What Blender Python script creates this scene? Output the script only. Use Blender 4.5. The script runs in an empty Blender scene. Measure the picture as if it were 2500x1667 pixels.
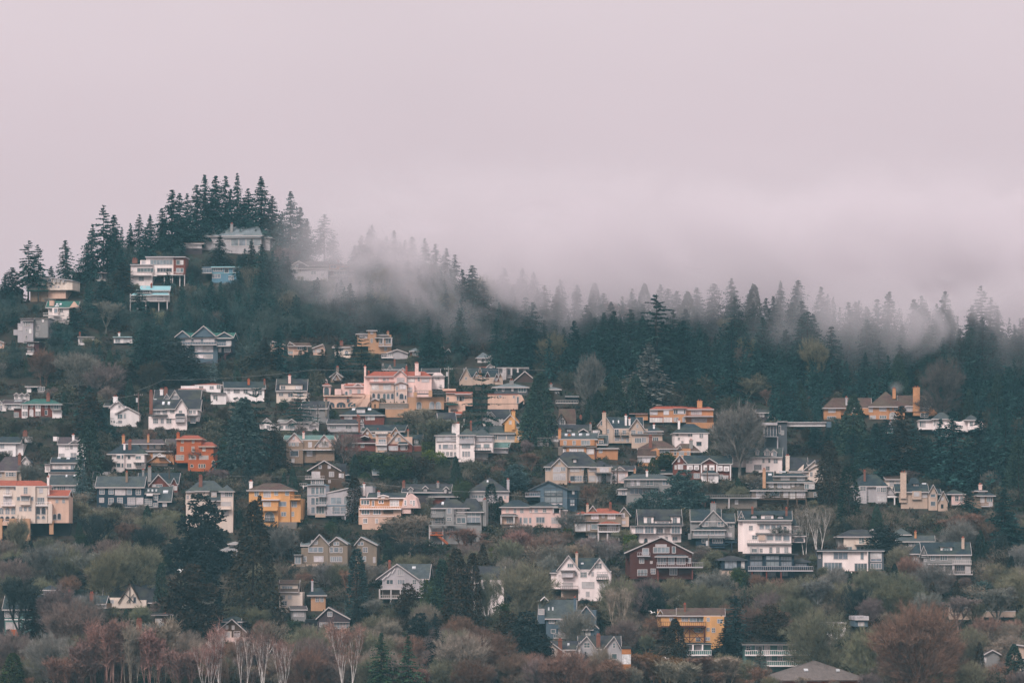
import bpy, math, random
import numpy as np
from mathutils import Vector, Matrix
R = math.radians
rnd = random.Random(7)
sc = bpy.context.scene
COL = sc.collection
F = 9375.0            # focal length in photo pixels (135 mm lens, 2500 px wide)
CAMZ = 40.0           # the camera stands on a bluff 40 m over the valley floor
HOR = 1350.0          # photo row of the camera's own height

def dist(py):                       # distance of the ground seen at photo row py
    return 850.0 + (1667.0 - py) * 0.32
def wx(px, D): return (px - 1250.0) / F * D
def wz(py, D): return CAMZ + (HOR - py) / F * D

CROP = dict(A=(0,400,3.647), B=(0,740,4.612), C=(0,1040,4.704), D=(400,740,4.612), E=(400,1040,4.704), F=(600,780,4.612),
            G=(640,400,3.647), I=(1000,780,4.612), J=(1000,1040,4.704), K=(1300,960,4.612), L=(1500,1040,4.02), M=(1900,900,3.92),
            N=(1900,1150,3.033), O=(1280,1300,3.794), P=(640,1250,3.36), Q=(0,1250,3.36), R=(1250,600,3.563), S=(1850,650,3.563),
            T=(0,0,.9408), U=(850,1100,5.88), V=(0,600,7.84), W=(1800,1540,3.36), X=(1000,800,5.88))

def lin(h):
    v = [int(h[i:i+2], 16) / 255 for i in (0, 2, 4)]
    return tuple(c / 12.92 if c <= .04045 else ((c + .055) / 1.055) ** 2.4 for c in v) + (1.0,)
PAL = {k: lin(v) for k, v in dict(wh='efe6e4', cr='d9c4a8', pe='d3b09d', be='c2aa9a', gy='8f8c8b', lg='b3adb0', dg='54585d', nv='2b3a47', sl='586874',
        br='5a4538', rb='733f36', orr='b4603a', oc='bf8a64', ye='d8a26c', ns='2a343b', pk='e2c2ba', ta='bb9274', bp='d6bcae', ol='8a7a6c', chb='7d5347', bl='64889a', wd='55302a',
        tc='96503f', rg='454b4e', rn='262f38', rk='35353b', rw='54403b', gr='2d5c55', rl='747c81', tq='86b2b8', gn='5d7a76', st='7a7069',
        vl='f3e4e0', ox='4a2325', mv='4c4246', co='8a7464', dk='26282b', bw='dfcdc0', tr='beb5b3', pv='6b625f').items()}

# ------------------------------------------------------------------ materials
def newmat(name):
    m = bpy.data.materials.new(name); m.use_nodes = True
    nt = m.node_tree; nt.nodes.clear()
    out = nt.nodes.new('ShaderNodeOutputMaterial')
    return m, nt, out
def N(nt, typ, **kw):
    n = nt.nodes.new(typ)
    for k, v in kw.items():
        if k in n.inputs: n.inputs[k].default_value = v
        else: setattr(n, k, v)
    return n
def surf(name, scale=.6, amount=.25, fine=0, rough=.9, dark=None, streak=False, spec=.2, tint=None, lines=0, trans=0):
    m, nt, out = newmat(name); L = nt.links.new
    oi = N(nt, 'ShaderNodeObjectInfo')
    tc = N(nt, 'ShaderNodeTexCoord'); geo = N(nt, 'ShaderNodeNewGeometry')
    mp = N(nt, 'ShaderNodeMapping'); L(geo.outputs['Position'], mp.inputs['Vector'])
    mp.inputs['Scale'].default_value = (scale, scale, scale * (.25 if streak else 1))
    no = N(nt, 'ShaderNodeTexNoise', Scale=1.0, Detail=5.0, Roughness=.65); L(mp.outputs[0], no.inputs['Vector'])
    rp = N(nt, 'ShaderNodeMapRange'); L(no.outputs[0], rp.inputs[0])
    rp.inputs[1].default_value = .3; rp.inputs[2].default_value = .7; rp.inputs[3].default_value = 1 - amount; rp.inputs[4].default_value = 1 + amount
    val = rp.outputs[0]
    if fine:
        n2 = N(nt, 'ShaderNodeTexNoise', Scale=fine, Detail=3.0); L(geo.outputs['Position'], n2.inputs['Vector'])
        r2 = N(nt, 'ShaderNodeMapRange'); L(n2.outputs[0], r2.inputs[0])
        r2.inputs[1].default_value = .3; r2.inputs[2].default_value = .7; r2.inputs[3].default_value = 1 - amount; r2.inputs[4].default_value = 1 + amount
        mu = N(nt, 'ShaderNodeMath', operation='MULTIPLY'); L(val, mu.inputs[0]); L(r2.outputs[0], mu.inputs[1]); val = mu.outputs[0]
    if lines:
        wv = N(nt, 'ShaderNodeTexWave', Scale=lines, Distortion=.3, bands_direction='Z'); L(geo.outputs['Position'], wv.inputs['Vector'])
        r3 = N(nt, 'ShaderNodeMapRange'); L(wv.outputs['Fac'], r3.inputs[0]); r3.inputs[3].default_value = .88; r3.inputs[4].default_value = 1.04
        mu = N(nt, 'ShaderNodeMath', operation='MULTIPLY'); L(val, mu.inputs[0]); L(r3.outputs[0], mu.inputs[1]); val = mu.outputs[0]
    mx = N(nt, 'ShaderNodeVectorMath', operation='SCALE'); L(oi.outputs['Color'], mx.inputs[0]); L(val, mx.inputs['Scale'])
    colr = mx.outputs[0]
    if tint:
        n3 = N(nt, 'ShaderNodeTexNoise', Scale=.35, Detail=2.0); L(geo.outputs['Position'], n3.inputs['Vector'])
        r4 = N(nt, 'ShaderNodeMapRange'); L(n3.outputs[0], r4.inputs[0]); r4.inputs[1].default_value = .45; r4.inputs[2].default_value = .7; r4.inputs[4].default_value = tint[3]
        mm = N(nt, 'ShaderNodeMix', data_type='RGBA'); L(r4.outputs[0], mm.inputs[0]); L(colr, mm.inputs[6]); mm.inputs[7].default_value = (*tint[:3], 1); colr = mm.outputs[2]
    b = N(nt, 'ShaderNodeBsdfPrincipled', Roughness=rough); b.inputs['Specular IOR Level'].default_value = spec
    L(colr, b.inputs['Base Color'])
    if trans:
        t = N(nt, 'ShaderNodeBsdfTranslucent'); L(colr, t.inputs[0])
        ms = N(nt, 'ShaderNodeMixShader', Fac=trans); L(b.outputs[0], ms.inputs[1]); L(t.outputs[0], ms.inputs[2]); L(ms.outputs[0], out.inputs[0])
    else: L(b.outputs[0], out.inputs[0])
    return m
M = dict(wall=surf('stucco_and_siding', .5, .15, streak=True, lines=3.2), brick=surf('brick', .8, .14, fine=4),
         roof=surf('roof_shingles', .7, .28, fine=3.5, tint=(.09, .10, .06, .4)), tile=surf('roof_tiles', .9, .2, fine=4, lines=2),
         trim=surf('painted_trim', .4, .06), wood=surf('timber', .8, .2), metal=surf('metal', 1, .1, rough=.5, spec=.5),
         pane=surf('window_glass', .45, .45, rough=.12, spec=.9), leaf=surf('needles_and_leaves', .45, .5, fine=1.7, trans=.15, spec=.1),
         twig=surf('bark_and_twigs', .35, .4, fine=1.2, spec=.1), stone=surf('stone', .9, .25, fine=3))

# ------------------------------------------------------------------ mesh building
class MB:
    def __init__(s): s.v = []; s.f = []
    def add(s, vs, fs):
        o = len(s.v); s.v += [tuple(p) for p in vs]; s.f += [tuple(i + o for i in f) for f in fs]
    def box(s, x0, x1, y0, y1, z0, z1):
        s.add([(x0,y0,z0),(x1,y0,z0),(x1,y1,z0),(x0,y1,z0),(x0,y0,z1),(x1,y0,z1),(x1,y1,z1),(x0,y1,z1)],
              [(0,3,2,1),(4,5,6,7),(0,1,5,4),(1,2,6,5),(2,3,7,6),(3,0,4,7)])
    def hexa(s, p):      # eight points: lower four, upper four
        s.add(p, [(0,3,2,1),(4,5,6,7),(0,1,5,4),(1,2,6,5),(2,3,7,6),(3,0,4,7)])
    def prism(s, pts, y0, y1):   # polygon in x,z extruded along y
        n = len(pts)
        s.add([(x, y0, z) for x, z in pts] + [(x, y1, z) for x, z in pts],
              [tuple(range(n))[::-1], tuple(range(n, 2*n))] + [(i, (i+1) % n, (i+1) % n + n, i + n) for i in range(n)])
    def beam(s, a, b, r, n=4, r2=None):
        a = Vector(a); b = Vector(b); d = (b - a).normalized()
        u = d.cross(Vector((0, 0, 1))) if abs(d.z) < .9 else d.cross(Vector((1, 0, 0)))
        u.normalize(); w = d.cross(u); r2 = r if r2 is None else r2
        vs = [a + (u * math.cos(t) + w * math.sin(t)) * r for t in [2*math.pi*i/n + .785 for i in range(n)]]
        vs += [b + (u * math.cos(t) + w * math.sin(t)) * r2 for t in [2*math.pi*i/n + .785 for i in range(n)]]
        s.add(vs, [tuple(range(n))[::-1], tuple(range(n, 2*n))] + [(i, (i+1) % n, (i+1) % n + n, i + n) for i in range(n)])
    def mesh(s, name, mat, smooth=False):
        me = bpy.data.meshes.new(name); me.from_pydata(s.v, [], s.f); me.materials.append(mat)
        if smooth: me.shade_smooth()
        me.update(); return me
def ob(name, me, parent=None, color=None, loc=None):
    o = bpy.data.objects.new(name, me); COL.objects.link(o)
    if parent is not None: o.parent = parent
    if color is not None: o.color = color
    if loc is not None: o.location = loc
    return o
def build(mb, name, mat, parent=None, color=None):
    return ob(name, mb.mesh(name, mat), parent, color) if mb.f else None
def tag(o, label=None, cat=None, group=None, kind=None):
    if label: o['label'] = label
    if cat: o['category'] = cat
    if group: o['group'] = group
    if kind: o['kind'] = kind
    return o
def vary(c, a=.1, r=rnd):
    k = 1 + r.uniform(-a, a)
    return (c[0]*k*(1+r.uniform(-a,a)*.3), c[1]*k, c[2]*k*(1+r.uniform(-a,a)*.3), 1)

# ------------------------------------------------------------------ houses
HOUSES = []      # (short, rect in photo px, base py, dep m, cx)
PANES = [(.05,.075,.085,1), (.10,.14,.15,1), (.22,.25,.27,1), (.5,.47,.48,1), (.62,.58,.57,1), (.03,.04,.05,1), (.16,.2,.23,1)]  # pane base colours: sky reflections painted in, plus curtains and blinds
WCACHE = {}
def window_meshes(w, h, nx, ny, arch):
    key = (round(w, 1), round(h, 1), nx, ny, arch)
    if key in WCACHE: return WCACHE[key]
    w, h = max(.4, key[0]), max(.4, key[1]); b = .13; m = MB(); g = MB()
    rise = min(w/2, h*.55); top = h - (rise if arch else 0)
    m.box(-w/2-b, -w/2, -.06, .05, -b, top); m.box(w/2, w/2+b, -.06, .05, -b, top)
    m.box(-w/2, w/2, -.10, .05, -b-.04, 0)
    if arch:
        n = 8; ts = [math.pi*i/n for i in range(n+1)]
        for t0, t1 in zip(ts[:-1], ts[1:]):
            q = [(math.cos(t)*r_, top+math.sin(t)*r_*rise/(w/2)) for t, r_ in ((t0, w/2), (t0, w/2+b), (t1, w/2+b), (t1, w/2))]
            m.prism(q, -.06, .05)
        g.prism([(-w/2, 0), (w/2, 0)] + [(math.cos(t)*w/2, top+math.sin(t)*rise) for t in ts], -.015, .03)
    else:
        m.box(-w/2-b, w/2+b, -.07, .05, h, h+b)
        g.box(-w/2, w/2, -.015, .03, 0, h)
    for i in range(1, nx): x = -w/2 + w*i/nx; m.box(x-.05, x+.05, -.05, .02, 0, top if arch else h)
    for j in range(1, ny): z = (top if arch else h)*j/ny; m.box(-w/2, w/2, -.045, .02, z-.04, z+.04)
    WCACHE[key] = (m.mesh('window', M['trim']), g.mesh('pane', M['pane']))
    return WCACHE[key]

def H(crop, name, short, label, yb, wall, roof, spec, trim='tr', rot=None, dep=8.0, wm='wall', rm='roof', pz=None, cat='house', win=None):
    cx0, cy0, s = CROP[crop]
    X = lambda v: cx0 + v / s
    Y = lambda v: cy0 + v / s
    els = [e.split() for e in spec.replace('\n', ' ').split(';') if e.strip()]
    parsed = []
    for e in els:
        nums = []; opt = {}
        for t in e[1:]:
            if '=' in t: k, v = t.split('='); opt[k] = v
            else:
                try: nums.append(float(t))
                except ValueError: opt['style'] = t if ',' not in t else opt.get('style'); opt.setdefault('pts', []).append(t) if ',' in t else None
        parsed.append((e[0], nums, opt))
    xs, ys = [], []
    for k, n, o in parsed:
        if k in 'wrhgfpc' and len(n) >= 4: xs += [X(n[0]), X(n[1])]; ys += ([Y(n[2]), Y(n[3])] if k != 'f' else [Y(n[2])])
        if k == 'y':
            for p in o['pts']: a, b = p.split(','); xs.append(X(float(a))); ys.append(Y(float(b)))
    px0, px1, pyt = min(xs), max(xs), min(ys)
    pyb = Y(yb); cx = (px0 + px1) / 2; D = dist(pyb); k = D / F
    rr = random.Random(sum(map(ord, short)) * 7 + int(cx))
    root = ob(name, None, loc=(wx(cx, D), D, wz(pyb, D)))
    root.empty_display_size = 3
    root.rotation_euler = (0, 0, R(rr.uniform(-7, 7) if rot is None else rot))
    tag(root, label, cat, 'houses stepping up the hillside' if cat == 'house' else None)
    lx = lambda v: (X(v) - cx) * k
    lz = lambda v: (pyb - Y(v)) * k
    W = lambda c: vary(PAL[c], .04, rr)
    wc, rc, tcol = W(wall), W('ns' if roof == 'nv' else roof), W(trim)
    wallgroups = {}; surfs = []; slopes = []
    def wmb(c):
        return wallgroups.setdefault(c or wall, MB())
    def fascia(m, parent):
        build(m, 'fascia', M['trim'], parent, tcol)
    parts = []
    for idx, (t, n, o) in enumerate(parsed):
        d = float(o.get('d', 0)) - .021 * idx; c = o.get('c'); dd = float(o.get('D', dep)) - .007 * idx
        rcol = W(o['rc']) if 'rc' in o else rc
        if t == 'w':
            x0, x1, y0, y1 = n[:4]; zb = lz(y1) - (4.0 if Y(y1) >= pyb - 3 else 0)
            wmb(c).box(lx(x0), lx(x1), d, d + dd, zb, lz(y0)); surfs.append((x0, x1, y0, y1, d))
        elif t == 'y':
            pts = [tuple(map(float, p.split(','))) for p in o['pts']]
            low = max(p[1] for p in pts)
            P = [(lx(a), lz(b) - (4 if b == low and Y(b) >= pyb - 3 else 0)) for a, b in pts]
            wmb(c).prism(P, d, d + dd)
            surfs.append((min(p[0] for p in pts), max(p[0] for p in pts), min(p[1] for p in pts), low, d))
        elif t == 'r':
            x0, x1, ye, yr = n[:4]; m = MB(); a, b = lx(x0), lx(x1); ze, zr = lz(ye), lz(yr); mid = d + dd/2; th = .22
            e0, e1 = d - .55, d + dd + .4
            for (ya_, za, yb_, zb2) in ((e0, ze, mid, zr), (e1, ze, mid, zr)):
                m.hexa([(a, ya_, za), (b, ya_, za), (b, yb_, zb2), (a, yb_, zb2), (a, ya_, za+th), (b, ya_, za+th), (b, yb_, zb2+th), (a, yb_, zb2+th)])
            ro = build(m, 'roof', M[rm], root, rcol)
            fm = MB(); fm.box(a+.02, b-.02, e0-.07, e0-.005, ze-.14, ze+.14)
            for xx in (a-.08, b+.01):
                for (p, q) in ((e0, mid), (e1, mid)):
                    fm.hexa([(xx, p, ze-.15), (xx+.07, p, ze-.15), (xx+.07, q, zr-.15), (xx, q, zr-.15), (xx, p, ze+th), (xx+.07, p, ze+th), (xx+.07, q, zr+th), (xx, q, zr+th)])
            fascia(fm, ro)
            g = wmb(c)
            for xx in (a+.35, b-.65):
                g.add([(xx, d+.03, ze-.3), (xx, d+dd-.03, ze-.3), (xx, mid, zr-.05), (xx+.3, d+.03, ze-.3), (xx+.3, d+dd-.03, ze-.3), (xx+.3, mid, zr-.05)],
                      [(0,1,2), (3,5,4), (0,3,4,1), (1,4,5,2), (0,2,5,3)])
            slopes.append((x0, x1, ye, yr, e0, mid))
        elif t == 'h':
            x0, x1, ye, yr = n[:4]; m = MB(); a, b = lx(x0), lx(x1); ze, zr = lz(ye), lz(yr); mid = d + dd/2
            ins = float(o['i'])/s*k if 'i' in o else min(dd/2, (b-a)*.48); ins = min(ins, (b-a)*.495)
            e0, e1 = d - .55, d + dd + .4
            m.add([(a,e0,ze),(b,e0,ze),(b,e1,ze),(a,e1,ze),(a,e0,ze+.12),(b,e0,ze+.12),(b,e1,ze+.12),(a,e1,ze+.12),(a+ins,mid,zr),(b-ins,mid,zr)],
                  [(0,3,2,1),(0,1,5,4),(1,2,6,5),(2,3,7,6),(3,0,4,7),(4,5,9,8),(5,6,9),(6,7,8,9),(7,4,8)])
            ro = build(m, 'roof', M[rm], root, rcol)
            fm = MB(); fm.box(a, b, e0-.08, e0-.005, ze-.16, ze+.10); fm.box(a-.08, a-.005, e0, e1, ze-.16, ze+.10); fm.box(b+.005, b+.08, e0, e1, ze-.16, ze+.10)
            fascia(fm, ro); slopes.append((x0, x1, ye, yr, e0, mid))
        elif t == 'g':
            x0, x1, ye, ya = n[:4]; m = MB(); a, b = lx(x0), lx(x1); ze, za = lz(ye), lz(ya)
            if 'ye2' in o: ze2 = lz(float(o['ye2']))
            else: ze2 = ze
            mx_ = lx(float(o['ax'])) if 'ax' in o else (a+b)/2
            e0, e1 = d - .5, d + dd; th = .2
            for (xa, zq) in ((a, ze), (b, ze2)):
                m.prism([(xa, zq), (mx_, za), (mx_, za+th), (xa, zq+th)], e0, e1)
            ro = build(m, 'roof', M[rm], root, rcol)
            fm = MB()
            for (xa, zq) in ((a, ze), (b, ze2)):
                fm.prism([(xa, zq-.06), (mx_, za-.06), (mx_, za+th+.03), (xa, zq+th+.03)], e0-.08, e0-.004)
            build(fm, 'bargeboard', M['trim'], ro, W(o['tc']) if 'tc' in o else tcol)
            i = .35
            wmb(c).prism([(a+i, min(ze, ze2)), (b-i, min(ze, ze2)), (b-i, ze2+.05), (mx_, za-.05), (a+i, ze+.05)], d, d + dd - .1)
            surfs.append((x0, x1, ya, max(ye, float(o.get('ye2', ye))), d))
        elif t == 'f':
            x0, x1, y, th = n[:4]; m = MB(); oh = float(o.get('o', .6))
            m.box(lx(x0), lx(x1), d-oh, d+dd+.3, lz(y+th), lz(y)); ro = build(m, 'roof', M[rm], root, rcol)
            fm = MB(); fm.box(lx(x0), lx(x1), d-oh-.07, d-oh-.004, lz(y+th), lz(y+th)+.28*max(.3, lz(y)-lz(y+th))); fascia(fm, ro)
        elif t == 'p':
            x0, x1, ye, yr = n[:4]; m = MB(); out = float(o.get('o', 1.8)); a, b = lx(x0), lx(x1); ze, zr = lz(ye), lz(yr); i = min((b-a)*.15, out*.6)
            m.hexa([(a,d-out,ze),(b,d-out,ze),(b,d+.3,ze),(a,d+.3,ze),(a,d-out,ze+.12),(b,d-out,ze+.12),(b-i,d+.3,zr),(a+i,d+.3,zr)])
            ro = build(m, 'roof', M[rm], root, rcol); fm = MB(); fm.box(a, b, d-out-.06, d-out-.004, ze-.14, ze+.1); fascia(fm, ro)
            slopes.append((x0, x1, ye, yr, d-out, d))
        elif t == 'c':
            x0, x1, y0, y1 = n[:4]; d = float(o.get('d', 1.6 if any(a <= (x0+x1)/2 <= b and y1 < ye+6 for a, b, ye, yr, e, m_ in slopes) else -.6)); m = MB()
            a, b = lx(x0), lx(x1); z1, z0 = lz(y0), lz(y1); w_ = max(.5, b-a); m.box(a, a+w_, d, d+max(.8, min(1.3, w_)), z0-2.0*(d > 0), z1)
            m.box(a-.1, a+w_+.1, d-.1, d+max(.8, min(1.3, w_))+.1, z1+.002, z1+.18)
            ch = build(m, 'chimney', M['brick'], root, W('chb' if c in (None, 'rb') else c)); pm = MB()
            for q in (.3, .7): pm.beam((a+w_*q, d+.45, z1+.18), (a+w_*q, d+.45, z1+.62), .14, 6, .11)
            build(pm, 'chimney_pot', M['brick'], ch, W('tc'))
        elif t in 'na':
            x0, x1, y0, y1 = n[:4]; nx = int(n[4]) if len(n) > 4 else 2; ny = int(n[5]) if len(n) > 5 else 2
            cnt, dx = (o['k'].split(',') if 'k' in o else (1, 0)); cnt = int(cnt); dx = float(dx)
            for q in range(cnt):
                a, b = x0+dx*q, x1+dx*q; mx2, my2 = (a+b)/2, (y0+y1)/2
                cand = [sf[4] for sf in surfs if sf[0]-2 <= mx2 <= sf[1]+2 and sf[2]-2 <= my2 <= sf[3]+4]
                if not cand: continue
                dw = min(cand); fm, gm = window_meshes((b-a)/s*k, (y1-y0)/s*k, nx, ny, t == 'a')
                wd = ob('window', fm, root, W(o['fc']) if 'fc' in o else tcol, (lx(mx2), dw, lz(y1)))
                pi = o.get('g') or (rr.choice(win) if win else rr.choice([0, 1, 1, 2, 3, 4, 6, 2]))
                ob('pane', gm, wd, vary(PANES[int(pi)], .15, rr))
        elif t == 'b':
            x0, x1, yt, yb2 = n[:4]; o_ = float(o.get('o', 1.4)); cand = [sf[4] for sf in surfs if sf[0]-3 <= (x0+x1)/2 <= sf[1]+3 and sf[2] <= yb2 <= sf[3]+8]
            dw = min(cand) if cand else 0; m = MB(); a, b = lx(x0), lx(x1); z = lz(yb2); m.box(a, b, dw-o_, dw+.2, z-.28, z)
            bc = W(c or trim); bo = build(m, 'balcony', M['trim'], root, bc); m = MB(); zt = lz(yt); y_ = dw-o_
            m.box(a, b, y_, y_+.08, zt-.09, zt)
            for xx in (a, b-.08): m.box(xx, xx+.08, y_+.085, dw+.1, zt-.09, zt)
            if o.get('style') == 'solid': m.box(a+.02, b-.02, y_+.02, y_+.06, z+.002, zt-.095)
            else:
                nb = max(2, int((b-a)/.45))
                for q in range(nb+1): xx = a+.035+(b-a-.07)*q/nb; m.box(xx-.03, xx+.03, y_+.01, y_+.06, z+.002, zt-.095)
            build(m, 'railing', M['trim'], bo, bc)
        elif t == 'q':
            x, y0, y1 = n[:3]; w_ = float(o.get('w', .16)); m = MB(); d = float(o.get('d', -1.3))
            cnt, dx = (o['k'].split(',') if 'k' in o else (1, 0))
            for q in range(int(cnt)):
                m = MB(); xx = lx(x+float(dx)*q); m.box(xx-w_, xx+w_, d-w_, d+w_, lz(y1)-(3 if Y(y1) >= pyb-3 else 0), lz(y0)); build(m, 'post', M['trim'], root, W(c or trim))
        elif t == 'u':
            x0, x1, y0, y1 = n[:4]; st = o.get('style', 's'); a, b = lx(x0), lx(x1); mx2 = (x0+x1)/2; du = d
            for sx0, sx1, ye, yr, e0, mid in slopes:
                if sx0-3 <= mx2 <= sx1+3 and yr-6 <= y1 <= ye+6: du = e0 + (mid-e0)*max(0, (ye-y1))/max(1, ye-yr) - .08; break
            m = MB(); m.box(a, b, du, du+2.6, lz(y1)-.3, lz(y0 if st != 'g' else y0+(y1-y0)*.42)); dm = build(m, 'dormer', M[wm], root, W(c) if c else wc)
            m = MB(); zt = lz(y0)
            if st == 'g':
                zl = lz(y0+(y1-y0)*.45); mxx = (a+b)/2
                for xa in (a-.2, b+.2): m.prism([(xa, zl-.05), (mxx, zt), (mxx, zt+.18), (xa, zl+.13)], du-.3, du+3)
                m2 = MB(); m2.prism([(a+.02, zl-.3), (b-.02, zl-.3), (mxx, zt-.05)], du-.01, du+2.5); build(m2, 'dormer_gable', M[wm], dm, W(c) if c else wc)
                f2 = MB()
                for xa in (a-.2, b+.2): f2.prism([(xa, zl-.12), (mxx, zt-.07), (mxx, zt+.2), (xa, zl+.15)], du-.37, du-.304)
                build(f2, 'bargeboard', M['trim'], dm, tcol)
            else: m.hexa([(a-.3,du-.35,zt-.03),(b+.3,du-.35,zt-.03),(b+.3,du+3.2,zt+.25),(a-.3,du+3.2,zt+.25),(a-.3,du-.35,zt+.14),(b+.3,du-.35,zt+.14),(b+.3,du+3.2,zt+.45),(a-.3,du+3.2,zt+.45)])
            build(m, 'dormer_roof', M[rm], dm, rcol); surfs.append((x0, x1, y0, y1, du - (.02 if st == 'g' else 0)))
        elif t == 's':
            x0, x1, y0, y1 = n[:4]; cnt, dx = (o['k'].split(',') if 'k' in o else (1, 0))
            for q in range(int(cnt)):
                a0, b0 = x0+float(dx)*q, x1+float(dx)*q
                for sx0, sx1, ye, yr, e0, mid in slopes[::-1]:
                    if sx0 <= (a0+b0)/2 <= sx1 and yr-2 <= (y0+y1)/2 <= ye+2:
                        yy = lambda v: e0 + (mid-e0)*(ye-v)/max(1, ye-yr)
                        m = MB(); a, b = lx(a0), lx(b0)
                        m.hexa([(a,yy(y1)-.1,lz(y1)+.2),(b,yy(y1)-.1,lz(y1)+.2),(b,yy(y0)-.1,lz(y0)+.2),(a,yy(y0)-.1,lz(y0)+.2),
                                (a,yy(y1)-.1,lz(y1)+.42),(b,yy(y1)-.1,lz(y1)+.42),(b,yy(y0)-.1,lz(y0)+.42),(a,yy(y0)-.1,lz(y0)+.42)])
                        build(m, 'skylight', M['pane'], root, (.55,.56,.58,1)); break
        elif t == 't':
            x0, x1, y0, y1 = n[:4]; m = MB(); cand = [sf[4] for sf in surfs if sf[0]-3 <= (x0+x1)/2 <= sf[1]+3 and sf[2]-3 <= (y0+y1)/2 <= sf[3]+4]
            dw = (min(cand) if cand else d); m.box(lx(x0), lx(x1), dw-.12, dw+.1, lz(y1), lz(y0)); build(m, 'trim_band', M['trim'], root, W(c or trim))
        elif t == 'd':
            x0, x1, y0, y1 = n[:4]; cand = [sf[4] for sf in surfs if sf[0]-3 <= (x0+x1)/2 <= sf[1]+3 and sf[2]-3 <= (y0+y1)/2 <= sf[3]+4]
            dw = min(cand) if cand else d; m = MB(); m.box(lx(x0), lx(x1), dw-.06, dw+.1, lz(y1), lz(y0))
            kn = build(m, 'door', M['wood'], root, W(c or 'br')); m = MB(); m.box(lx(x1)-.25, lx(x1)-.12, dw-.14, dw-.062, lz(y1)+.95, lz(y1)+1.1); build(m, 'handle', M['metal'], kn, (.4,.35,.3,1))
        elif t == 'l':     # beam from x0,y0 to x1,y1
            x0, x1, y0, y1 = n[:4]; m = MB(); dl = float(o.get('d', -1.3)); m.beam((lx(x0), dl, lz(y0)), (lx(x1), dl, lz(y1)), float(o.get('w', .1))); build(m, o.get('style', 'brace'), M['wood'], root, W(c or 'br'))
    for c, m in wallgroups.items(): build(m, 'wall', M[o_mat(c, wm)], root, W(c))
    HOUSES.append((short, (px0, px1, pyt, pyb), pyb, dep, cx))
    return root
def o_mat(c, wm): return 'brick' if c in ('rb', 'st', 'co') else wm
# ---------------------------------------------------------------- hilltop and upper slope
H('A','mansion','hilltop mansion','large pale house with long grey hipped roof under the hilltop firs',770,'lg','rl',
 'w 1770 2160 640 770; w 2140 2400 650 775 d=1.5; h 1755 2345 645 546 i=70; h 2200 2420 660 600 d=1.8; w 2010 2330 662 770 d=-1.8 D=4; f 2000 2340 656 10 d=-1.8 D=3;'
 'n 2070 2140 672 735 1 1 k=4,66 g=2; n 2020 2060 670 690; n 1800 1830 648 668 k=2,50; n 2100 2130 634 648 k=5,36; c 1868 1892 540 580 c=lg; c 2040 2062 536 560 c=gy; s 1912 1928 592 606 k=2,20; s 2210 2222 608 622 k=2,16',rot=-8,dep=11)
H('A','house','flat brown-roofed hilltop house','low house with flat brown roof and glazed front below the hilltop mansion',800,'mv','rw',
 'w 1395 1800 712 800; g 1375 1520 718 682 D=8; r 1460 1815 712 684; n 1500 1790 716 745 6 1 g=3; n 1400 1440 735 780; c 1562 1576 666 690; t 1390 1800 748 754 c=lg; f 1380 1450 712 5',rot=4)
H('A','modern_house','white and red stilt house','white modern house with red wing and round deck raised on stilts',1075,'vl','lg',
 'w 1300 1550 832 1000; w 1548 1655 836 990 c=rb d=-.8 D=7; f 1295 1552 826 10; f 1546 1660 830 8 d=-.8; w 1248 1300 858 900; w 1165 1360 900 1075 d=-.5; f 1160 1365 896 8 d=-.5;'
 'n 1340 1535 858 895 7 1 g=2; n 1575 1605 862 898 1 1; n 1612 1635 862 898 1 1; n 1575 1605 935 970 1 1; n 1612 1635 935 970 1 1; n 1400 1530 932 966 5 1 g=5; n 1225 1370 932 966 5 1 g=1; n 1240 1280 1010 1040;'
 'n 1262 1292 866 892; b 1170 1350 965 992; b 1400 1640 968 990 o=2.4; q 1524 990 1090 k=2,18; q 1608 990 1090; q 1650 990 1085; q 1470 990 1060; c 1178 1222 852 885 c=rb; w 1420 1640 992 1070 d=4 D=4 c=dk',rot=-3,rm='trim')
H('A','house','sky-blue house','sky-blue two storey house half hidden by firs below the mansion',1055,'bl','tq',
 'w 1885 2125 925 1055; w 1800 1890 915 970 c=sl; f 1880 2135 915 12; n 1900 1980 930 955 4 1; n 2000 2035 940 968 1 1 g=5; n 2078 2105 940 968 1 1 g=5; t 1890 2120 972 978 c=tq; n 1890 1960 985 1015 3 1; b 1800 1890 935 970; n 2040 2080 1000 1030',rot=-6,rm='trim')
H('A','stilt_house','turquoise-roofed stilt house','white house with turquoise roof and wraparound deck on tall stilts',1300,'wh','tq',
 'w 1220 1505 1140 1225; r 1245 1515 1130 1085; p 1165 1350 1175 1152 o=1.5; p 1345 1510 1172 1145 o=1.5; w 1230 1340 1128 1158 d=-1 D=3; f 1215 1350 1124 5 d=-1; b 1170 1470 1196 1222 o=2;'
 'c 1338 1352 1075 1120; n 1215 1245 1182 1212; n 1260 1300 1182 1212; n 1400 1450 1185 1212 3 1; n 1240 1330 1134 1150 5 1 g=5; s 1268 1300 1104 1112; q 1163 1160 1350; q 1226 1225 1390 w=.22; q 1415 1225 1330; q 1300 1225 1310; q 1490 1222 1290;w 1240 1490 1224 1300 d=3 D=4 c=dk',rm='trim',rot=3)
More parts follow.
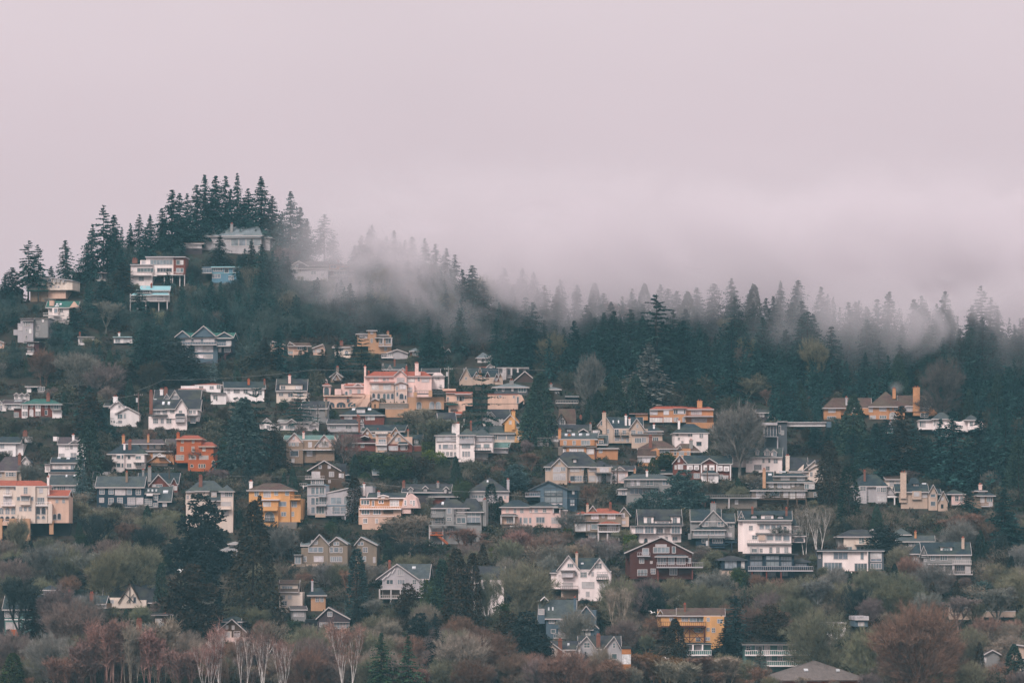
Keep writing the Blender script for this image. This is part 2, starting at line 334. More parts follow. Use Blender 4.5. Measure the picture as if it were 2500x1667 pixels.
H('V','chalet','cream chalet on a brick base','cream chalet with glazed gable and double deck beneath twin firs',1080,'bw','lg',
 'w 500 900 640 860; g 490 935 665 580; y 895,612 1400,680 1400,850 895,850 d=-.1; y 890,592 1415,668 1415,684 890,610 c=lg d=-.7; w 560 905 860 1080 c=co d=.6; w 900 1250 850 1010 c=pe d=1;'
 'n 585 880 655 705 4 1 g=2; n 510 560 680 720; n 930 995 645 695 1 1 g=5; n 1045 1085 655 695; n 1120 1150 665 695; n 1210 1235 675 700; n 1255 1280 678 705; n 950 995 755 795 1 1 g=5; n 1055 1080 770 795; n 1115 1140 775 800;'
 'b 480 890 700 735; b 510 930 790 850 c=gr; n 540 860 765 800 5 1 g=1',rot=-8,dep=9)
H('V','low_house','low dark hilltop house','low dark house with long flat grey roof at the foot of the slope firs',900,'dk','rl','w 0 420 860 900; w -120 0 850 900; f -140 440 838 22 o=1; n 20 180 868 892 5 1 g=0; n 230 330 870 890 3 1 g=0',rm='roof',rot=5)
H('V','house','dark red flat house','dark house with red fascia and long glass band among the firs',690,'mv','ox',
 'w 1380 2040 530 690; f 1360 2060 510 22 o=1; n 1740 1950 560 625 5 1 g=6; n 1430 1500 570 600; b 1830 2050 650 668 solid c=wh; t 1380 2040 532 540 c=ox',rot=-3)
H('V','balcony_house','green-roofed balcony house','pinkish cream house with green roof, skylights and two white decks',1480,'vl','gr',
 'w 925 1320 1190 1480; r 880 1500 1190 1055; w 945 1028 1050 1150 c=pe D=3; w 1010 1120 1200 1330 d=-1.2 D=3; n 1050 1108 1215 1290 1 1 g=2; n 950 990 1210 1260; n 1150 1200 1210 1270; b 845 1240 1290 1335; b 860 1250 1425 1465 o=1.8;'
 'n 960 1180 1370 1425 5 1 g=3; s 1065 1105 1120 1145 k=2,65; s 1000 1030 1130 1150; s 1050 1130 1165 1180; y 1335,1190 1420,1065 1510,1170 c=pe d=-.7 D=7',rot=0)
H('B','stucco_house','grey stucco house with arches','pale grey stucco house with parapets and arched windows',420,'lg','mv',
 'w 230 550 180 400; w 205 300 228 420 d=-1 D=4; w 270 385 205 420 d=-1.6 D=6; w 150 205 298 360; f 262 400 188 18 d=-1.6 D=4; w 375 545 175 390 d=-.3 c=gy; f 225 560 170 7;'
 'a 282 295 222 264; a 307 320 218 258; a 333 346 218 258; n 222 255 268 305 1 1 g=4; n 415 448 260 296 2 2 g=5; a 305 318 295 325; a 340 368 290 342 1 1 g=4; n 405 430 342 365; a 300 320 372 410; c 480 500 195 215 c=wh',rot=-4)
H('G','glazed_house','foggy glazed house','long pale house with glazed gable end dissolving into the fog',1030,'lg','mv',
 'w 262 590 930 1025; g 235 420 918 868 D=8; w 400 590 905 1020 d=-.2; p 320 600 935 870 o=.5; n 270 320 905 920 2 1 g=1; n 335 375 905 935 2 1 g=1; n 390 580 908 935 5 1 g=2; n 310 345 940 965; n 530 550 978 1000; n 440 480 960 985; b 240 300 915 935; w 430 560 880 910 d=3 D=5; f 420 570 876 6 d=3',rot=-7)
H('G','tan_house','foggy tan house','tan house with low stacked roofs fading into the fog bank',1040,'ta','mv',
 'w 590 780 895 950 d=1; w 600 810 945 1040 c=mv; h 590 820 950 922 i=60; f 620 715 880 8 d=1; f 585 785 900 6 d=1; n 640 760 960 985 5 1 g=1; n 690 720 925 942; n 610 660 905 925; b 600 810 985 1000 c=gy; c 672 682 868 885',rot=3)
H('D','slate_house','slate-green triple-gabled house','slate-green house with three peaked gables and white sunroom deck',660,'sl','gr',
 'w 240 608 465 660; w 608 760 480 565 d=1 c=nv; w 200 580 380 470 d=.8; w 560 750 400 480 d=1.4; r 180 780 395 330 d=1.2; g 120 300 388 315 D=6; g 310 590 380 262 D=8; g 570 790 392 330 D=6 d=1;'
 'n 445 562 355 432 1 2 g=3; n 240 300 478 552 1 1 g=4; n 350 446 480 545 1 1 g=4; n 455 552 482 546 1 1 g=4; n 350 445 578 615 1 1 g=4; n 455 548 580 620 1 1 g=4; n 280 335 575 605 1 1 g=3; b 200 605 432 466 o=1.6; b 600 755 446 480 o=2; n 612 640 505 545 1 1 g=4; n 680 745 508 545 1 1 g=2;'
 'n 335 405 410 430 3 1 g=3; n 240 300 410 430 2 1; n 700 750 425 470 1 1 g=4; l 600 740 660 560 c=ox; l 640 780 650 540 c=ox; l 380 560 690 655 c=ox; q 700 565 640 c=ox',rot=-4,dep=9)
H('B','cottage','white hillside bungalow','small white bungalow with flat roof glimpsed through bare trees',455,'wh','gy','w 880 1055 388 455; f 870 1062 376 10; n 900 930 410 440; n 940 990 412 440 3 1; c 890 902 346 372',rm='roof')
H('B','cottage','white glazed bungalow','small white bungalow with wide panes and dark flat roof',470,'wh','tq','w 1280 1490 392 450; w 1280 1490 450 470 d=1 c=dk; f 1272 1492 378 10; n 1300 1350 402 440; n 1395 1465 404 442 1 1 g=4; c 1334 1346 345 372 c=wh')
H('B','red_house','maroon house with white bays','maroon house with stacked white bay windows at the wood edge',600,'ox','rk','w 300 440 440 600; f 270 450 430 10; n 318 345 460 480 1 1; n 360 378 460 480; n 310 345 510 545 2 1 g=3; n 350 380 512 545; w 300 382 562 584 d=-.8 c=wh D=2; f 295 390 500 5')
H('B','cottage','peach cottage corner','peach cottage gable cut off by the picture edge',500,'pe','lg','w -90 45 440 490; g -110 50 450 420; n 5 20 460 475',rot=0)
H('B','shed','white-fronted small house','small white-fronted house among dark shrubs over the brick colonial',985,'wh','rk','w 300 350 942 972; r 285 430 942 928; w 425 500 940 990 c=gy d=-.1; n 430 450 945 980 1 2; n 455 475 945 985 1 2; n 480 500 945 985 1 2')
H('B','low_house','flat-roofed gabled row','low dark-roofed house with white arched dormers beside bare trees',1080,'wh','rk','w 160 330 1030 1080; g 155 215 1040 1015; g 215 280 1040 1018; g 275 335 1040 1015; n 175 200 1045 1070; n 235 260 1045 1070; n 295 320 1045 1070',dep=5)
H('B','house','grey-roofed long house','long low house with weathered grey roof beside the brick colonial',1190,'wh','mv','w 20 250 1135 1190; r 15 270 1135 1085; n 85 120 1142 1182 2 1; s 150 235 1105 1113; n 180 240 1150 1180')
H('B','cottage','white gable cottage','white cottage gable with tall window beside the picture edge',1205,'wh','rk','w -60 70 1160 1205; g -70 80 1185 1105; n 5 20 1150 1200 1 3',rot=0)
H('B','brick_house','brick colonial','two storey brick house with white panels, arched door and green hip roof',1285,'rb','gr',
 'w 235 500 1140 1285; w 490 690 1145 1285 d=.3 c=rb; h 228 700 1140 1070 i=150; w 155 240 1185 1280 d=.6 D=5; f 150 245 1180 6 d=.6; w 247 312 1150 1278 d=-.25 c=wh D=1; w 400 458 1150 1270 d=-.25 c=wh D=1; w 590 695 1205 1285 d=-.5 c=wh D=3;'
 'n 262 270 1152 1185 1 2; n 280 288 1152 1185 1 2; n 298 306 1152 1185 1 2; n 408 416 1150 1183 1 2; n 425 433 1150 1183 1 2; n 443 451 1150 1183 1 2; n 348 368 1145 1172; n 262 270 1225 1265 1 3 k=3,18; n 408 416 1222 1262 1 3 k=3,17;'
 'a 335 372 1195 1275 1 3 g=3; n 500 530 1135 1180 g=6; n 572 598 1140 1185; n 610 655 1145 1190 2 1 g=1; n 660 682 1145 1185; n 505 530 1205 1255 1 1; c 515 555 1032 1090; n 162 205 1230 1280 4 1; f 585 700 1200 6 d=-.5',win=[1,2,0],rot=2)
H('B','white_house','white twin-gable cottage','white rendered cottage with two gables and stout white chimney',1350,'wh','rk',
 'w 1240 1420 1160 1350; g 1225 1420 1190 1098; w 1255 1570 1240 1350 d=-1.2 D=7; g 1300 1580 1250 1178 d=-1.2; w 1255 1330 1230 1340 d=-1.25; c 1275 1325 1060 1120 c=wh; n 1338 1352 1152 1176 2 1; n 1328 1382 1242 1298 2 1 g=1; n 1400 1420 1240 1295 1 3; n 1340 1375 1325 1350 2 1; r 1160 1300 1160 1120 d=2',rot=0)
H('B','dark_roof_house','black-roofed gabled house','dark-roofed house with small half-timbered gables rising behind the white manor',1150,'wh','rk',
 'w 1740 2250 1085 1150; r 1730 2260 1105 975; g 1845 1915 1080 1022 D=5; g 1910 2030 1080 985 D=6; c 1795 1830 975 995 c=wh; c 1840 1880 962 985; n 1860 1900 1050 1078 4 1; n 1935 2005 1040 1078 6 1; w 2110 2260 1095 1150 c=wh d=-.1; n 2120 2240 1098 1108 5 1; s 1735 1765 1095 1100',rot=0)
H('B','manor_house','white tudor manor','large white manor with steep black roof, tall gable and oriel bays',1390,'vl','rk',
 'w 1675 2050 1275 1390 d=-.6; w 1710 2230 1195 1330; r 1700 2260 1200 1085; w 1885 1990 1190 1300 d=-.9 D=6; h 1870 2000 1195 1165 d=-.9 D=6; w 1980 2110 1195 1395 d=-1.4; g 1975 2125 1205 1090 d=-1.4 D=8; w 1985 2085 1290 1345 d=-2.3 D=2; p 1980 2095 1282 1245 d=-2.3 o=.4;'
 'f 1700 1890 1255 12 d=-.9; w 2110 2225 1200 1260 d=-.3; f 2105 2230 1262 8 d=-.9; c 1685 1722 1000 1250 c=rb d=-1; n 1732 1760 1212 1240 2 1; n 1770 1798 1212 1240 2 1; n 1835 1875 1208 1240 3 1; n 1922 1965 1205 1235 3 1; n 2022 2052 1215 1235 2 1; n 2133 2163 1210 1238 2 1; n 2180 2202 1210 1238;'
 'n 1730 1778 1302 1350 3 2; n 1815 1843 1302 1350 2 2; n 1880 1928 1302 1350 3 2; n 1990 2080 1290 1335 6 2 g=3; n 2145 2200 1290 1345 3 2; s 1818 1845 1120 1150 k=2,62',win=[1,2,6],rot=0,dep=9)
H('D','villa','terracotta-roofed villa','pale villa with broad terracotta hip roof veiled by a bare tree',985,'wh','tc','w 190 640 930 985; h 165 470 972 905; h 340 665 920 890 d=2; n 400 440 935 965; n 520 560 935 965; n 600 640 920 960')
H('D','white_house','teal-roofed white house','long white house with teal roof and orange chimney behind cedar boughs',1095,'wh','nv',
 'w 680 1130 955 1095; r 672 1145 962 885; w 530 700 1025 1095 d=-1.5 D=6; f 526 700 1010 14 d=-1.5 D=6; c 945 970 865 935 c=orr; c 1125 1142 870 930 c=rb; n 790 850 972 1010 4 2; n 900 940 975 1010; n 1000 1040 985 1030; n 720 740 975 1010; n 560 600 1045 1080; n 1060 1100 985 1030')
H('D','dutch_house','cream house with wide dormer','cream house with tall grey roof and wide shed dormer behind twiggy trees',1105,'bw','rk',
 'w 1268 1610 992 1105; r 1262 1615 992 855; u 1305 1560 915 980 s; n 1320 1365 930 968 3 1; n 1490 1545 930 968 3 1; n 1505 1560 1012 1042 4 1; n 1300 1340 1012 1042 3 1; w 1600 1640 1010 1105 d=1; n 1608 1632 1020 1060; c 1397 1427 820 855 c=pk; t 1265 1612 990 996; n 1400 1450 1015 1050; b 1500 1590 1075 1095')
H('D','grey_house','grey dormered house','grey shingled house with pale peaked dormers and white end gable',1330,'gy','rk',
 'w 1560 1850 1190 1330; r 1540 1850 1190 1105; u 1620 1655 1165 1245 g; u 1720 1745 1175 1250 g; g 1515 1560 1192 1165 D=4; n 1628 1648 1198 1240 1 2; n 1725 1741 1200 1245 1 1 g=4; n 1680 1740 1282 1320 4 1; c 1820 1838 1090 1280 c=st; n 1590 1615 1290 1320',rot=-5)
H('D','white_house','white house behind cedar','white rambling house seen in pieces through the spreading cedar',1430,'wh','gy',
 'w 1080 1240 1350 1425; g 1080 1240 1370 1300; w 1230 1740 1345 1430 d=.5; r 1280 1740 1345 1310 d=.5; g 1380 1500 1350 1310; g 1640 1740 1375 1325; n 1100 1130 1375 1410; n 1160 1190 1375 1410; n 1370 1475 1378 1408 5 1 g=2; n 1300 1340 1378 1408; n 1640 1700 1385 1415')
H('D','grey_house','grey clapboard house','grey clapboard house with slate roof and tall red side chimney',1462,'lg','rk',
 'w 1840 2195 1360 1462; r 1835 2240 1362 1308; f 1815 2190 1446 6 d=-1; n 1875 1935 1382 1412 4 1; n 2050 2110 1378 1412 4 1; c 2190 2212 1290 1460 d=-.9; y 2190,1362 2225,1310 2260,1400 2250,1462 2190,1462 c=wh d=.4 D=6',rot=0)
# ---------------------------------------------------------------- centre, upper
H('F','villa','pink mediterranean villa','large pink mediterranean villa with red tile roof, arcade and towers',905,'pk','tc',
 'w 1395 2092 640 880; h 1350 2095 642 575 i=90 D=10; w 1330 1400 640 860 d=.5; c 1333 1355 540 640 c=pk d=-.4; w 1668 1812 625 800 d=-.6; g 1668 1815 640 572 d=-.6 D=6; c 1905 1945 500 630 c=pk d=-.4; w 1940 1968 590 630 d=-.2; w 1400 1672 720 900 d=-2.4 c=bp; f 1395 1680 708 14 d=-2.4 D=3; w 1680 1820 725 935 d=-3 c=bp; g 1675 1830 735 706 d=-3 D=4;'
 'w 1825 1900 735 880 d=-1.2; n 1445 1490 655 695; n 1548 1572 665 685; n 1590 1608 665 685; n 1707 1782 660 708 5 2 g=3; n 1818 1900 665 700 1 1 g=4; n 1985 2060 662 700 5 1 g=3; n 1425 1498 735 790 2 1 g=4; n 1555 1636 735 790 2 1 g=4; n 1735 1805 735 785 2 1 g=4; n 1835 1870 770 815 3 2; n 1695 1715 760 800;'
 'a 1430 1458 838 885 1 1 g=5; a 1486 1514 838 895 1 1 g=5; a 1550 1578 838 895 1 1 g=1; a 1594 1622 838 895 1 1 g=1; a 1640 1668 838 895 1 1 g=5; a 1735 1780 840 900 1 1 g=5; a 1795 1810 860 900 1 1 g=5; n 1705 1715 825 865 1 1 g=0; n 1912 1920 515 527 1 1 g=0; n 1928 1936 515 527 1 1 g=0; a 1750 1775 548 575; c 1372 1382 595 620 c=tc; c 1797 1807 540 580 c=tc; u 1750 1775 540 575 g;'
 'b 1505 1680 880 935 c=gr o=1; b 1420 1520 685 706 c=wh o=.6; n 1940 1955 650 690; t 1395 2090 798 803 c=bp',rm='tile',rot=0,dep=9)
H('F','villa','villa garden wing','pink garden wing with red tile roofs and small arches',855,'pk','tc',
 'w 1115 1350 755 855; r 1105 1350 755 722; g 1205 1330 758 725 D=5; w 1070 1120 725 850 d=1; w 1140 1330 712 755 d=2; a 1030 1062 795 850 1 1 g=5; w 1000 1075 780 850 d=.4; a 1120 1145 810 850 1 1 g=0; n 1170 1190 790 830; n 1260 1290 790 830',rm='tile',dep=6)
H('F','bell_pavilion','arched bell pavilion','small pink arched pavilion with tile cap and bell turret',855,'pk','tc',
 'w 872 952 742 855; h 862 960 742 710 i=45; w 890 916 685 712 D=1.5 d=1.5; a 884 936 760 850 1 1 g=0; g 888 918 690 676 d=1.5 D=1.5; n 898 908 692 706 1 1 g=0',rm='tile',rot=0,dep=5)
H('F','garden_wall','arched terrace wall','long peach terrace wall with wooden arched doors and a stair',990,'pe','pe',
 'w 878 1400 868 990; w 1190 1400 840 905 d=.3; f 872 1195 852 14 D=4; y 1190,985 1335,888 1400,880 1400,920 1270,985 d=-.8 D=1.4; l 1190 1335 958 875 c=pe d=-1 w=.2; a 915 1000 928 990 3 1 g=5; a 1022 1125 930 990 3 1 g=5; a 1150 1240 932 985 3 1 g=0; n 1228 1240 848 860 1 1 g=0 k=3,34; w 1195 1340 838 872 d=-.2; t 1195 1340 836 842 c=tc;'
 'c 1140 1150 900 930 c=dg',trim='pe',rot=0,dep=6,cat='wall')
H('F','stone_terrace','ivied stone terrace','retaining terrace of cream stone below the villa, streaked by climbers',1085,'ta','pe',
 'w 1570 1780 1000 1085; w 1415 1500 910 998 d=.2; g 1410 1505 912 893 d=.2 D=3; w 1495 1830 940 1000 d=.6 c=st; d 1445 1465 950 992; t 1570 1780 1000 1006; t 1495 1830 938 944 c=pe; w 1820 2230 870 1010 d=1; a 1925 1975 925 1000 3 3 g=1; a 2070 2120 925 1000 3 3 g=2; a 2140 2195 928 1000 3 3 g=2; b 1900 2220 800 830 c=dg o=1; w 1780 1900 1000 1040; q 2080 800 870 c=ta w=.5; q 1910 820 870 c=ta w=.5',rot=0,dep=5,cat='wall')
H('X','terrace_house','peach terrace house','peach stepped terrace house with pergola, tiled canopy and clipped cone trees',1210,'pe','tc',
 'w 525 900 950 1120; f 520 905 920 24; p 650 890 955 925 o=1.2; w 470 660 870 900 d=2; w 560 800 1095 1200 d=-1.5; n 680 780 985 1040 3 1 g=0; n 710 760 990 1040 1 1 g=3; b 480 660 1030 1060 c=pe; w 620 810 1225 1340 d=-4; p 610 800 1250 1210 o=1 d=-4; a 540 560 1000 1050 1 1 g=0; n 600 640 1225 1245; b 540 700 1065 1095 c=gr',rm='tile',rot=0,dep=6)
H('F','chalet','peach twin chalet','peach double chalet with shallow monopitch roofs at the wood edge',400,'pe','rw',
 'w 280 430 275 400; g 268 450 300 250 D=8 ax=300; w 475 700 285 395 d=.4; p 470 740 300 258 o=.8 d=.4; g 470 560 300 255 D=6 ax=490; n 325 382 272 305 1 1 g=2; n 585 642 292 335 3 1 g=0; n 335 360 345 370; b 325 425 315 335 c=pe; n 480 530 350 380; t 480 640 348 354 c=ta; q 535 350 400 c=pe; n 380 420 345 375',rot=4)
H('F','cottage','small peach gable','small peach gable peeping over dark shrubs',390,'pe','rw','w 760 890 325 390; g 745 892 330 282 ax=870; n 800 840 335 365; n 760 780 340 365',rot=0)
H('F','cottage','cream cottage by the tower house','cream cottage with brown roof and brick chimney left of the tan towered house'.replace(' left of',' by'),410,'bw','rw','w 1000 1180 315 410; r 975 1190 315 288; c 1047 1083 255 292; n 1058 1092 330 352; n 1020 1040 370 395; n 1120 1150 360 390')
H('F','tower_house','tan tower house','tan house with square tower, hip roofs and columned corner porch',360,'ta','rk',
 'w 1255 1380 165 300 d=.4; h 1240 1385 165 125 d=.4; w 1375 1470 125 300 d=-.6; h 1362 1480 127 107 d=-.6 D=5; w 1470 1640 170 300 d=.8; h 1470 1610 175 140 d=.8; w 1495 1640 205 360 d=-.8; h 1455 1648 208 182 d=-.8 D=6; c 1590 1614 145 190 c=ta;'
 'n 1280 1365 168 208 2 1 g=4; n 1407 1430 135 162 2 2 g=3; n 1410 1425 220 258; n 1505 1535 215 275 2 1 g=0; n 1578 1605 215 275 2 1 g=0; n 1562 1585 310 350; b 1495 1640 270 298; a 1450 1470 300 340; q 1548 210 300 d=-2; q 1640 210 300 d=-2; n 1612 1630 220 270 1 1 g=0; w 1380 1500 258 350 d=-.2',rot=3)
H('F','cottage','white low gable cottage','small pale cottage with shallow gable and dark porch below the tan tower house',430,'lg','gy','w 1590 1825 375 430; g 1580 1830 385 342; n 1600 1660 385 410 3 1; w 1525 1600 385 440 d=.6 c=mv; b 1530 1660 400 425 c=wh; f 1520 1600 380 6')
H('F','cottage','grey-roofed brick cottage','brick cottage with blue-grey hip roof between fir trunks',415,'rb','rl','w 1850 1945 358 415; h 1842 1948 358 310; n 1880 1905 375 405; n 1915 1935 375 405')
H('F','brick_cottage','brick double-gabled cottage','small brick cottage with two pale-trimmed gables beside firs',400,'mv','rl','w 2160 2300 355 400; g 2150 2245 350 305 ax=2225; g 2240 2310 372 335 ax=2285; n 2180 2200 365 385')
H('F','house','blue-roofed gable house','pale gable with blue-slate roof peeking over the villa ridge',600,'wh','nv','w 1540 1800 560 600; r 1535 1810 565 500; g 1588 1660 580 518 D=5; g 1525 1570 565 500; c 1665 1678 470 505')
H('F','house','stone gabled cottage','weathered stone gable with chimney in shrubbery above the terrace',700,'co','gy','w 955 1080 640 700; g 940 1100 655 595; c 1020 1050 545 600 c=st; g 990 1085 690 620 d=-2; n 975 1000 640 665; n 1010 1030 655 680')
H('I','white_house','white jerkinhead house','white rendered end wall with clipped gable beside the pink villa',765,'vl','rk',
 'y 248,640 285,595 350,595 392,640 388,765 248,765; r 130 345 600 545 d=2; h 235 400 640 590 i=60; n 295 308 638 672; n 318 331 638 672; n 343 357 735 765',rot=0)
H('I','tudor_house','many-gabled brown house','brown house with steep white-edged gables and blue slate roof',720,'be','nv',
 'w 590 1050 655 720; r 610 1000 655 545 d=1; g 560 710 690 545 D=8; g 755 830 640 540 d=.6 D=6 c=ta; g 715 790 655 592 c=ta; g 850 905 645 592 c=rb; g 940 1025 700 612 c=rb; g 985 1060 690 605 d=.4 c=ta; n 625 645 650 675; n 745 760 625 640; n 965 985 660 685; w 560 720 685 720',rot=0)
H('I','red_roof_cottage','white gable with red roof','white gabled cottage with rusty roof above the brown gables',545,'wh','tc','w 870 960 525 545; r 640 900 545 495 d=1; g 850 968 560 500')
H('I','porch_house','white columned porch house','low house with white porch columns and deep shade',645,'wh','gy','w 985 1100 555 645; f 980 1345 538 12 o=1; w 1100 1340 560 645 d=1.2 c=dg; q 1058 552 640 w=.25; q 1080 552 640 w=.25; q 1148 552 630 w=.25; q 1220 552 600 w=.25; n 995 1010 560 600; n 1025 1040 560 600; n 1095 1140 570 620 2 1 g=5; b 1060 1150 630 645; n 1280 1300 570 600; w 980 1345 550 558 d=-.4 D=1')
H('I','cottage','grey-roofed white cottage','white cottage with pale grey hip roof between two dark firs',485,'wh','rl','w 765 925 435 485; h 748 930 435 362; n 815 835 440 475 1 2; n 860 885 440 475; g 880 935 440 412')
H('I','red_gable_house','russet gable','russet shingled gable half sunk in bare brambles',700,'rw','rw','w 1190 1400 650 700; g 1180 1420 690 588')
H('I','long_house','long grey-roofed house','long dark house with pale grey hip roof and wide panes',840,'dg','rl',
 'w 955 1330 765 840; h 935 1345 765 705 i=200; c 1130 1175 690 712 c=gy; w 1580 1700 788 835; h 1500 1710 788 745; n 1045 1060 770 805 1 2; n 1225 1310 762 815 3 1 g=1; n 970 985 775 800; n 1610 1680 815 835 6 1 g=2; c 1585 1612 732 750 c=gy; n 1150 1165 770 800',rot=3)
H('I','annex','peach blank-walled annex','peach wall with arched-top roofline and narrow door slot',1000,'pe','tc','w 880 1230 840 1000; y 1220,1000 1220,840 1262,850 1290,905 1290,950 1210,960 1210,1000 d=-.1; t 880 1230 838 846 c=tc; n 1212 1226 870 940 1 1 g=0; n 1170 1180 860 880; t 880 1210 940 945 c=be; n 1010 1030 855 870',rot=0,dep=5)
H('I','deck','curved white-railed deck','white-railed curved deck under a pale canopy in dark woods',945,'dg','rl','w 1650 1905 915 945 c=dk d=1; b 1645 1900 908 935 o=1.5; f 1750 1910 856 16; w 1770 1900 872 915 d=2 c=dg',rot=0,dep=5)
H('I','dark_roof_house','eyebrow-dormer dark house','dark-roofed house with cream eyebrow dormer behind bare branches',1232,'bw','rk','w 335 525 1180 1232; r 325 532 1180 1048; u 372 468 1118 1152 s; n 385 455 1124 1148 4 1; n 395 450 1195 1225 3 1')
H('I','large_house','white hip-roofed house','large white three storey house with grey hip roofs and tall chimney',1560,'vl','rg',
 'w 292 545 1300 1545; w 555 735 1300 1562 d=-1.2; w 730 935 1300 1500 d=.2; h 280 560 1305 1240; h 545 745 1305 1222 d=-1.2 i=88; h 640 945 1312 1232 d=.2; c 528 565 1180 1562 c=vl d=-1.6; c 470 522 1183 1238 c=wh; c 675 690 1160 1225 c=rb; w 300 520 1305 1375 c=lg d=-.1 D=3; w 560 725 1305 1398 c=lg d=-1.3 D=3; w 735 930 1312 1375 c=lg d=.05;'
 'n 302 386 1310 1365 3 1 g=3; n 400 460 1310 1355 1 1 g=3; n 487 528 1312 1335; n 566 608 1305 1342 2 1; n 615 668 1305 1342 2 1; n 680 722 1305 1342 3 1; n 755 778 1318 1340; n 852 874 1315 1355 1 2; n 330 352 1408 1450 1 1; n 375 430 1408 1450 1 1 g=2; n 434 486 1408 1450 1 1 g=3; n 505 522 1408 1450; n 594 682 1405 1446 4 1 g=2;'
 'n 740 800 1405 1440 1 1 g=2; n 838 895 1402 1440 1 1 g=2; b 728 918 1440 1472 c=dk; n 602 615 1488 1538 1 4; n 630 652 1488 1538 2 4; n 665 678 1488 1538 1 4; n 415 440 1490 1525; n 505 520 1495 1525; n 460 480 1490 1530 2 2 g=0; n 375 395 1492 1515; w 740 880 1500 1560 d=1.5 c=gy; t 555 732 1398 1402 c=rg',rot=-3,win=[2,3,2,1],dep=9)
H('I','yellow_house','mustard tudor house','mustard tudor house with steep dark roof and tall yellow chimney',1370,'ye','rk',
 'w 1075 1360 1200 1370; g 1030 1240 1180 1075 D=10; y 1070,1370 1070,1190 1140,1085 1200,1100 1300,1230 1365,1260 1365,1370 d=-.1; p 1200 1345 1215 1095 o=.4; c 1150 1190 1040 1240 c=ye; n 1125 1148 1142 1175; n 1222 1240 1210 1245; n 1195 1212 1145 1175; c 1265 1295 1105 1130 c=rb; n 1292 1315 1220 1265 1 2; n 1335 1355 1230 1290 1 2; n 1220 1248 1315 1350; n 1290 1300 1315 1350; n 1328 1342 1320 1350; l 1200 1330 1100 1230 d=-.6 c=br',rot=-4,dep=9)
H('I','tudor_cottage','timbered house behind cedar','half-timbered white gable glimpsed behind the layered cedar',1190,'wh','rk','w 830 1050 1120 1190; r 900 1150 1130 1010 d=1; g 820 1000 1140 1040; n 875 890 1100 1130; l 860 900 1130 1060 d=-.2; l 900 960 1060 1130 d=-.2; n 900 920 1150 1185; n 870 885 1150 1185')
H('I','long_house','cream-windowed long house','long grey-roofed house with band of cream windows behind bare tree',1370,'bw','rg','w 925 1180 1285 1370; r 690 1190 1285 1202; n 1000 1080 1298 1345 6 1 g=2; n 950 985 1300 1345 2 1; n 1100 1160 1298 1345 4 1 g=2; n 1165 1180 1300 1345')
H('I','garage','grey-green garage house','small grey garage with flat green roof beside the white hip-roofed house',1490,'lg','gn','w 935 1110 1440 1490; r 930 1125 1448 1385; n 930 965 1450 1485; n 1045 1080 1455 1480')
# ---------------------------------------------------------------- centre right
H('K','tudor_cottage','half-timbered cottage','white half-timbered gable with black beams under a swooping brown roof',355,'wh','rw',
 'w 275 370 300 355; g 262 385 318 228 D=6 tc=br; h 285 500 350 165 i=15 d=1.5; l 325 275 240 310 d=-.4 c=dk; l 280 375 300 300 d=-.4 c=dk; l 325 325 240 350 d=-.4 c=dk; l 300 345 300 260 d=-.4 c=dk; l 290 290 300 350 d=-.4 c=dk; l 350 350 300 350 d=-.4 c=dk; n 320 345 312 345 3 1; n 285 310 315 345; c 530 556 268 360',rot=0)
H('K','tudor_house','dark tudor house','long dark-roofed tudor house with corner bay and shed dormers',600,'mv','rk',
 'w 165 650 490 600; r 168 660 488 355; w 60 190 500 592 d=-1.5 c=mv; h 50 205 502 462 d=-1.5 D=5; u 245 305 395 432 s; u 375 435 395 438 s; g 515 630 440 405 D=5; n 270 300 405 430; n 395 430 410 435; n 62 90 505 540 2 1 g=2; n 98 122 505 540 2 1 g=2; n 128 178 505 542 3 1 g=3; n 62 125 562 590 4 1 g=4; n 130 182 562 590 3 1 g=4; n 205 240 490 540 2 1 g=4; n 245 290 495 540 2 1 g=4;'
 'w 200 290 545 600 c=st d=-.2; c 640 655 350 450 c=gy; w 675 760 415 470 c=wh d=1.5; n 680 715 420 440; n 735 755 425 465; h 640 840 470 375 d=1.2',rot=-2)
H('K','gabled_house','grey twin-gabled house','pale grey house with two steep gables, slate roof and end chimney',585,'be','nv',
 'w 840 1300 400 560; r 830 1250 400 268 d=1; y 725,370 810,262 912,400 912,560 840,560 840,470 d=-.2 D=8; g 725 912 372 258 D=9 ye2=400; w 1085 1250 405 560 d=-.4; g 1080 1265 412 288 d=-.4 D=8; w 1115 1460 460 585 d=-1.2; f 1108 1470 456 8 d=-1.2 D=3; w 1255 1460 425 470 d=.4; h 1225 1475 428 355 d=.4; c 785 828 225 500 c=be d=-.8; n 770 785 318 358 1 2; n 840 862 405 448 2 2; n 928 970 408 470 2 2 g=5; b 925 985 440 472 c=dk o=.8; b 1000 1085 445 475 c=dk o=.8;'
 'n 1015 1050 418 455; n 1115 1155 418 460 3 2; n 1175 1185 350 385; n 1185 1235 425 460 3 1; n 1270 1400 428 458 8 1 g=3; n 1000 1025 500 530; n 1060 1100 502 545 3 1; n 930 975 502 530; n 1155 1220 505 555 4 1 g=1; n 1232 1272 500 550 3 1; n 1305 1320 505 545; n 1355 1412 498 540 3 1 g=1; c 1042 1066 255 285 c=wh; s 905 920 315 340 k=2,60; c 1085 1100 292 330 c=wh; c 1360 1372 358 390 c=wh',rot=0,win=[1,2,2],dep=9)
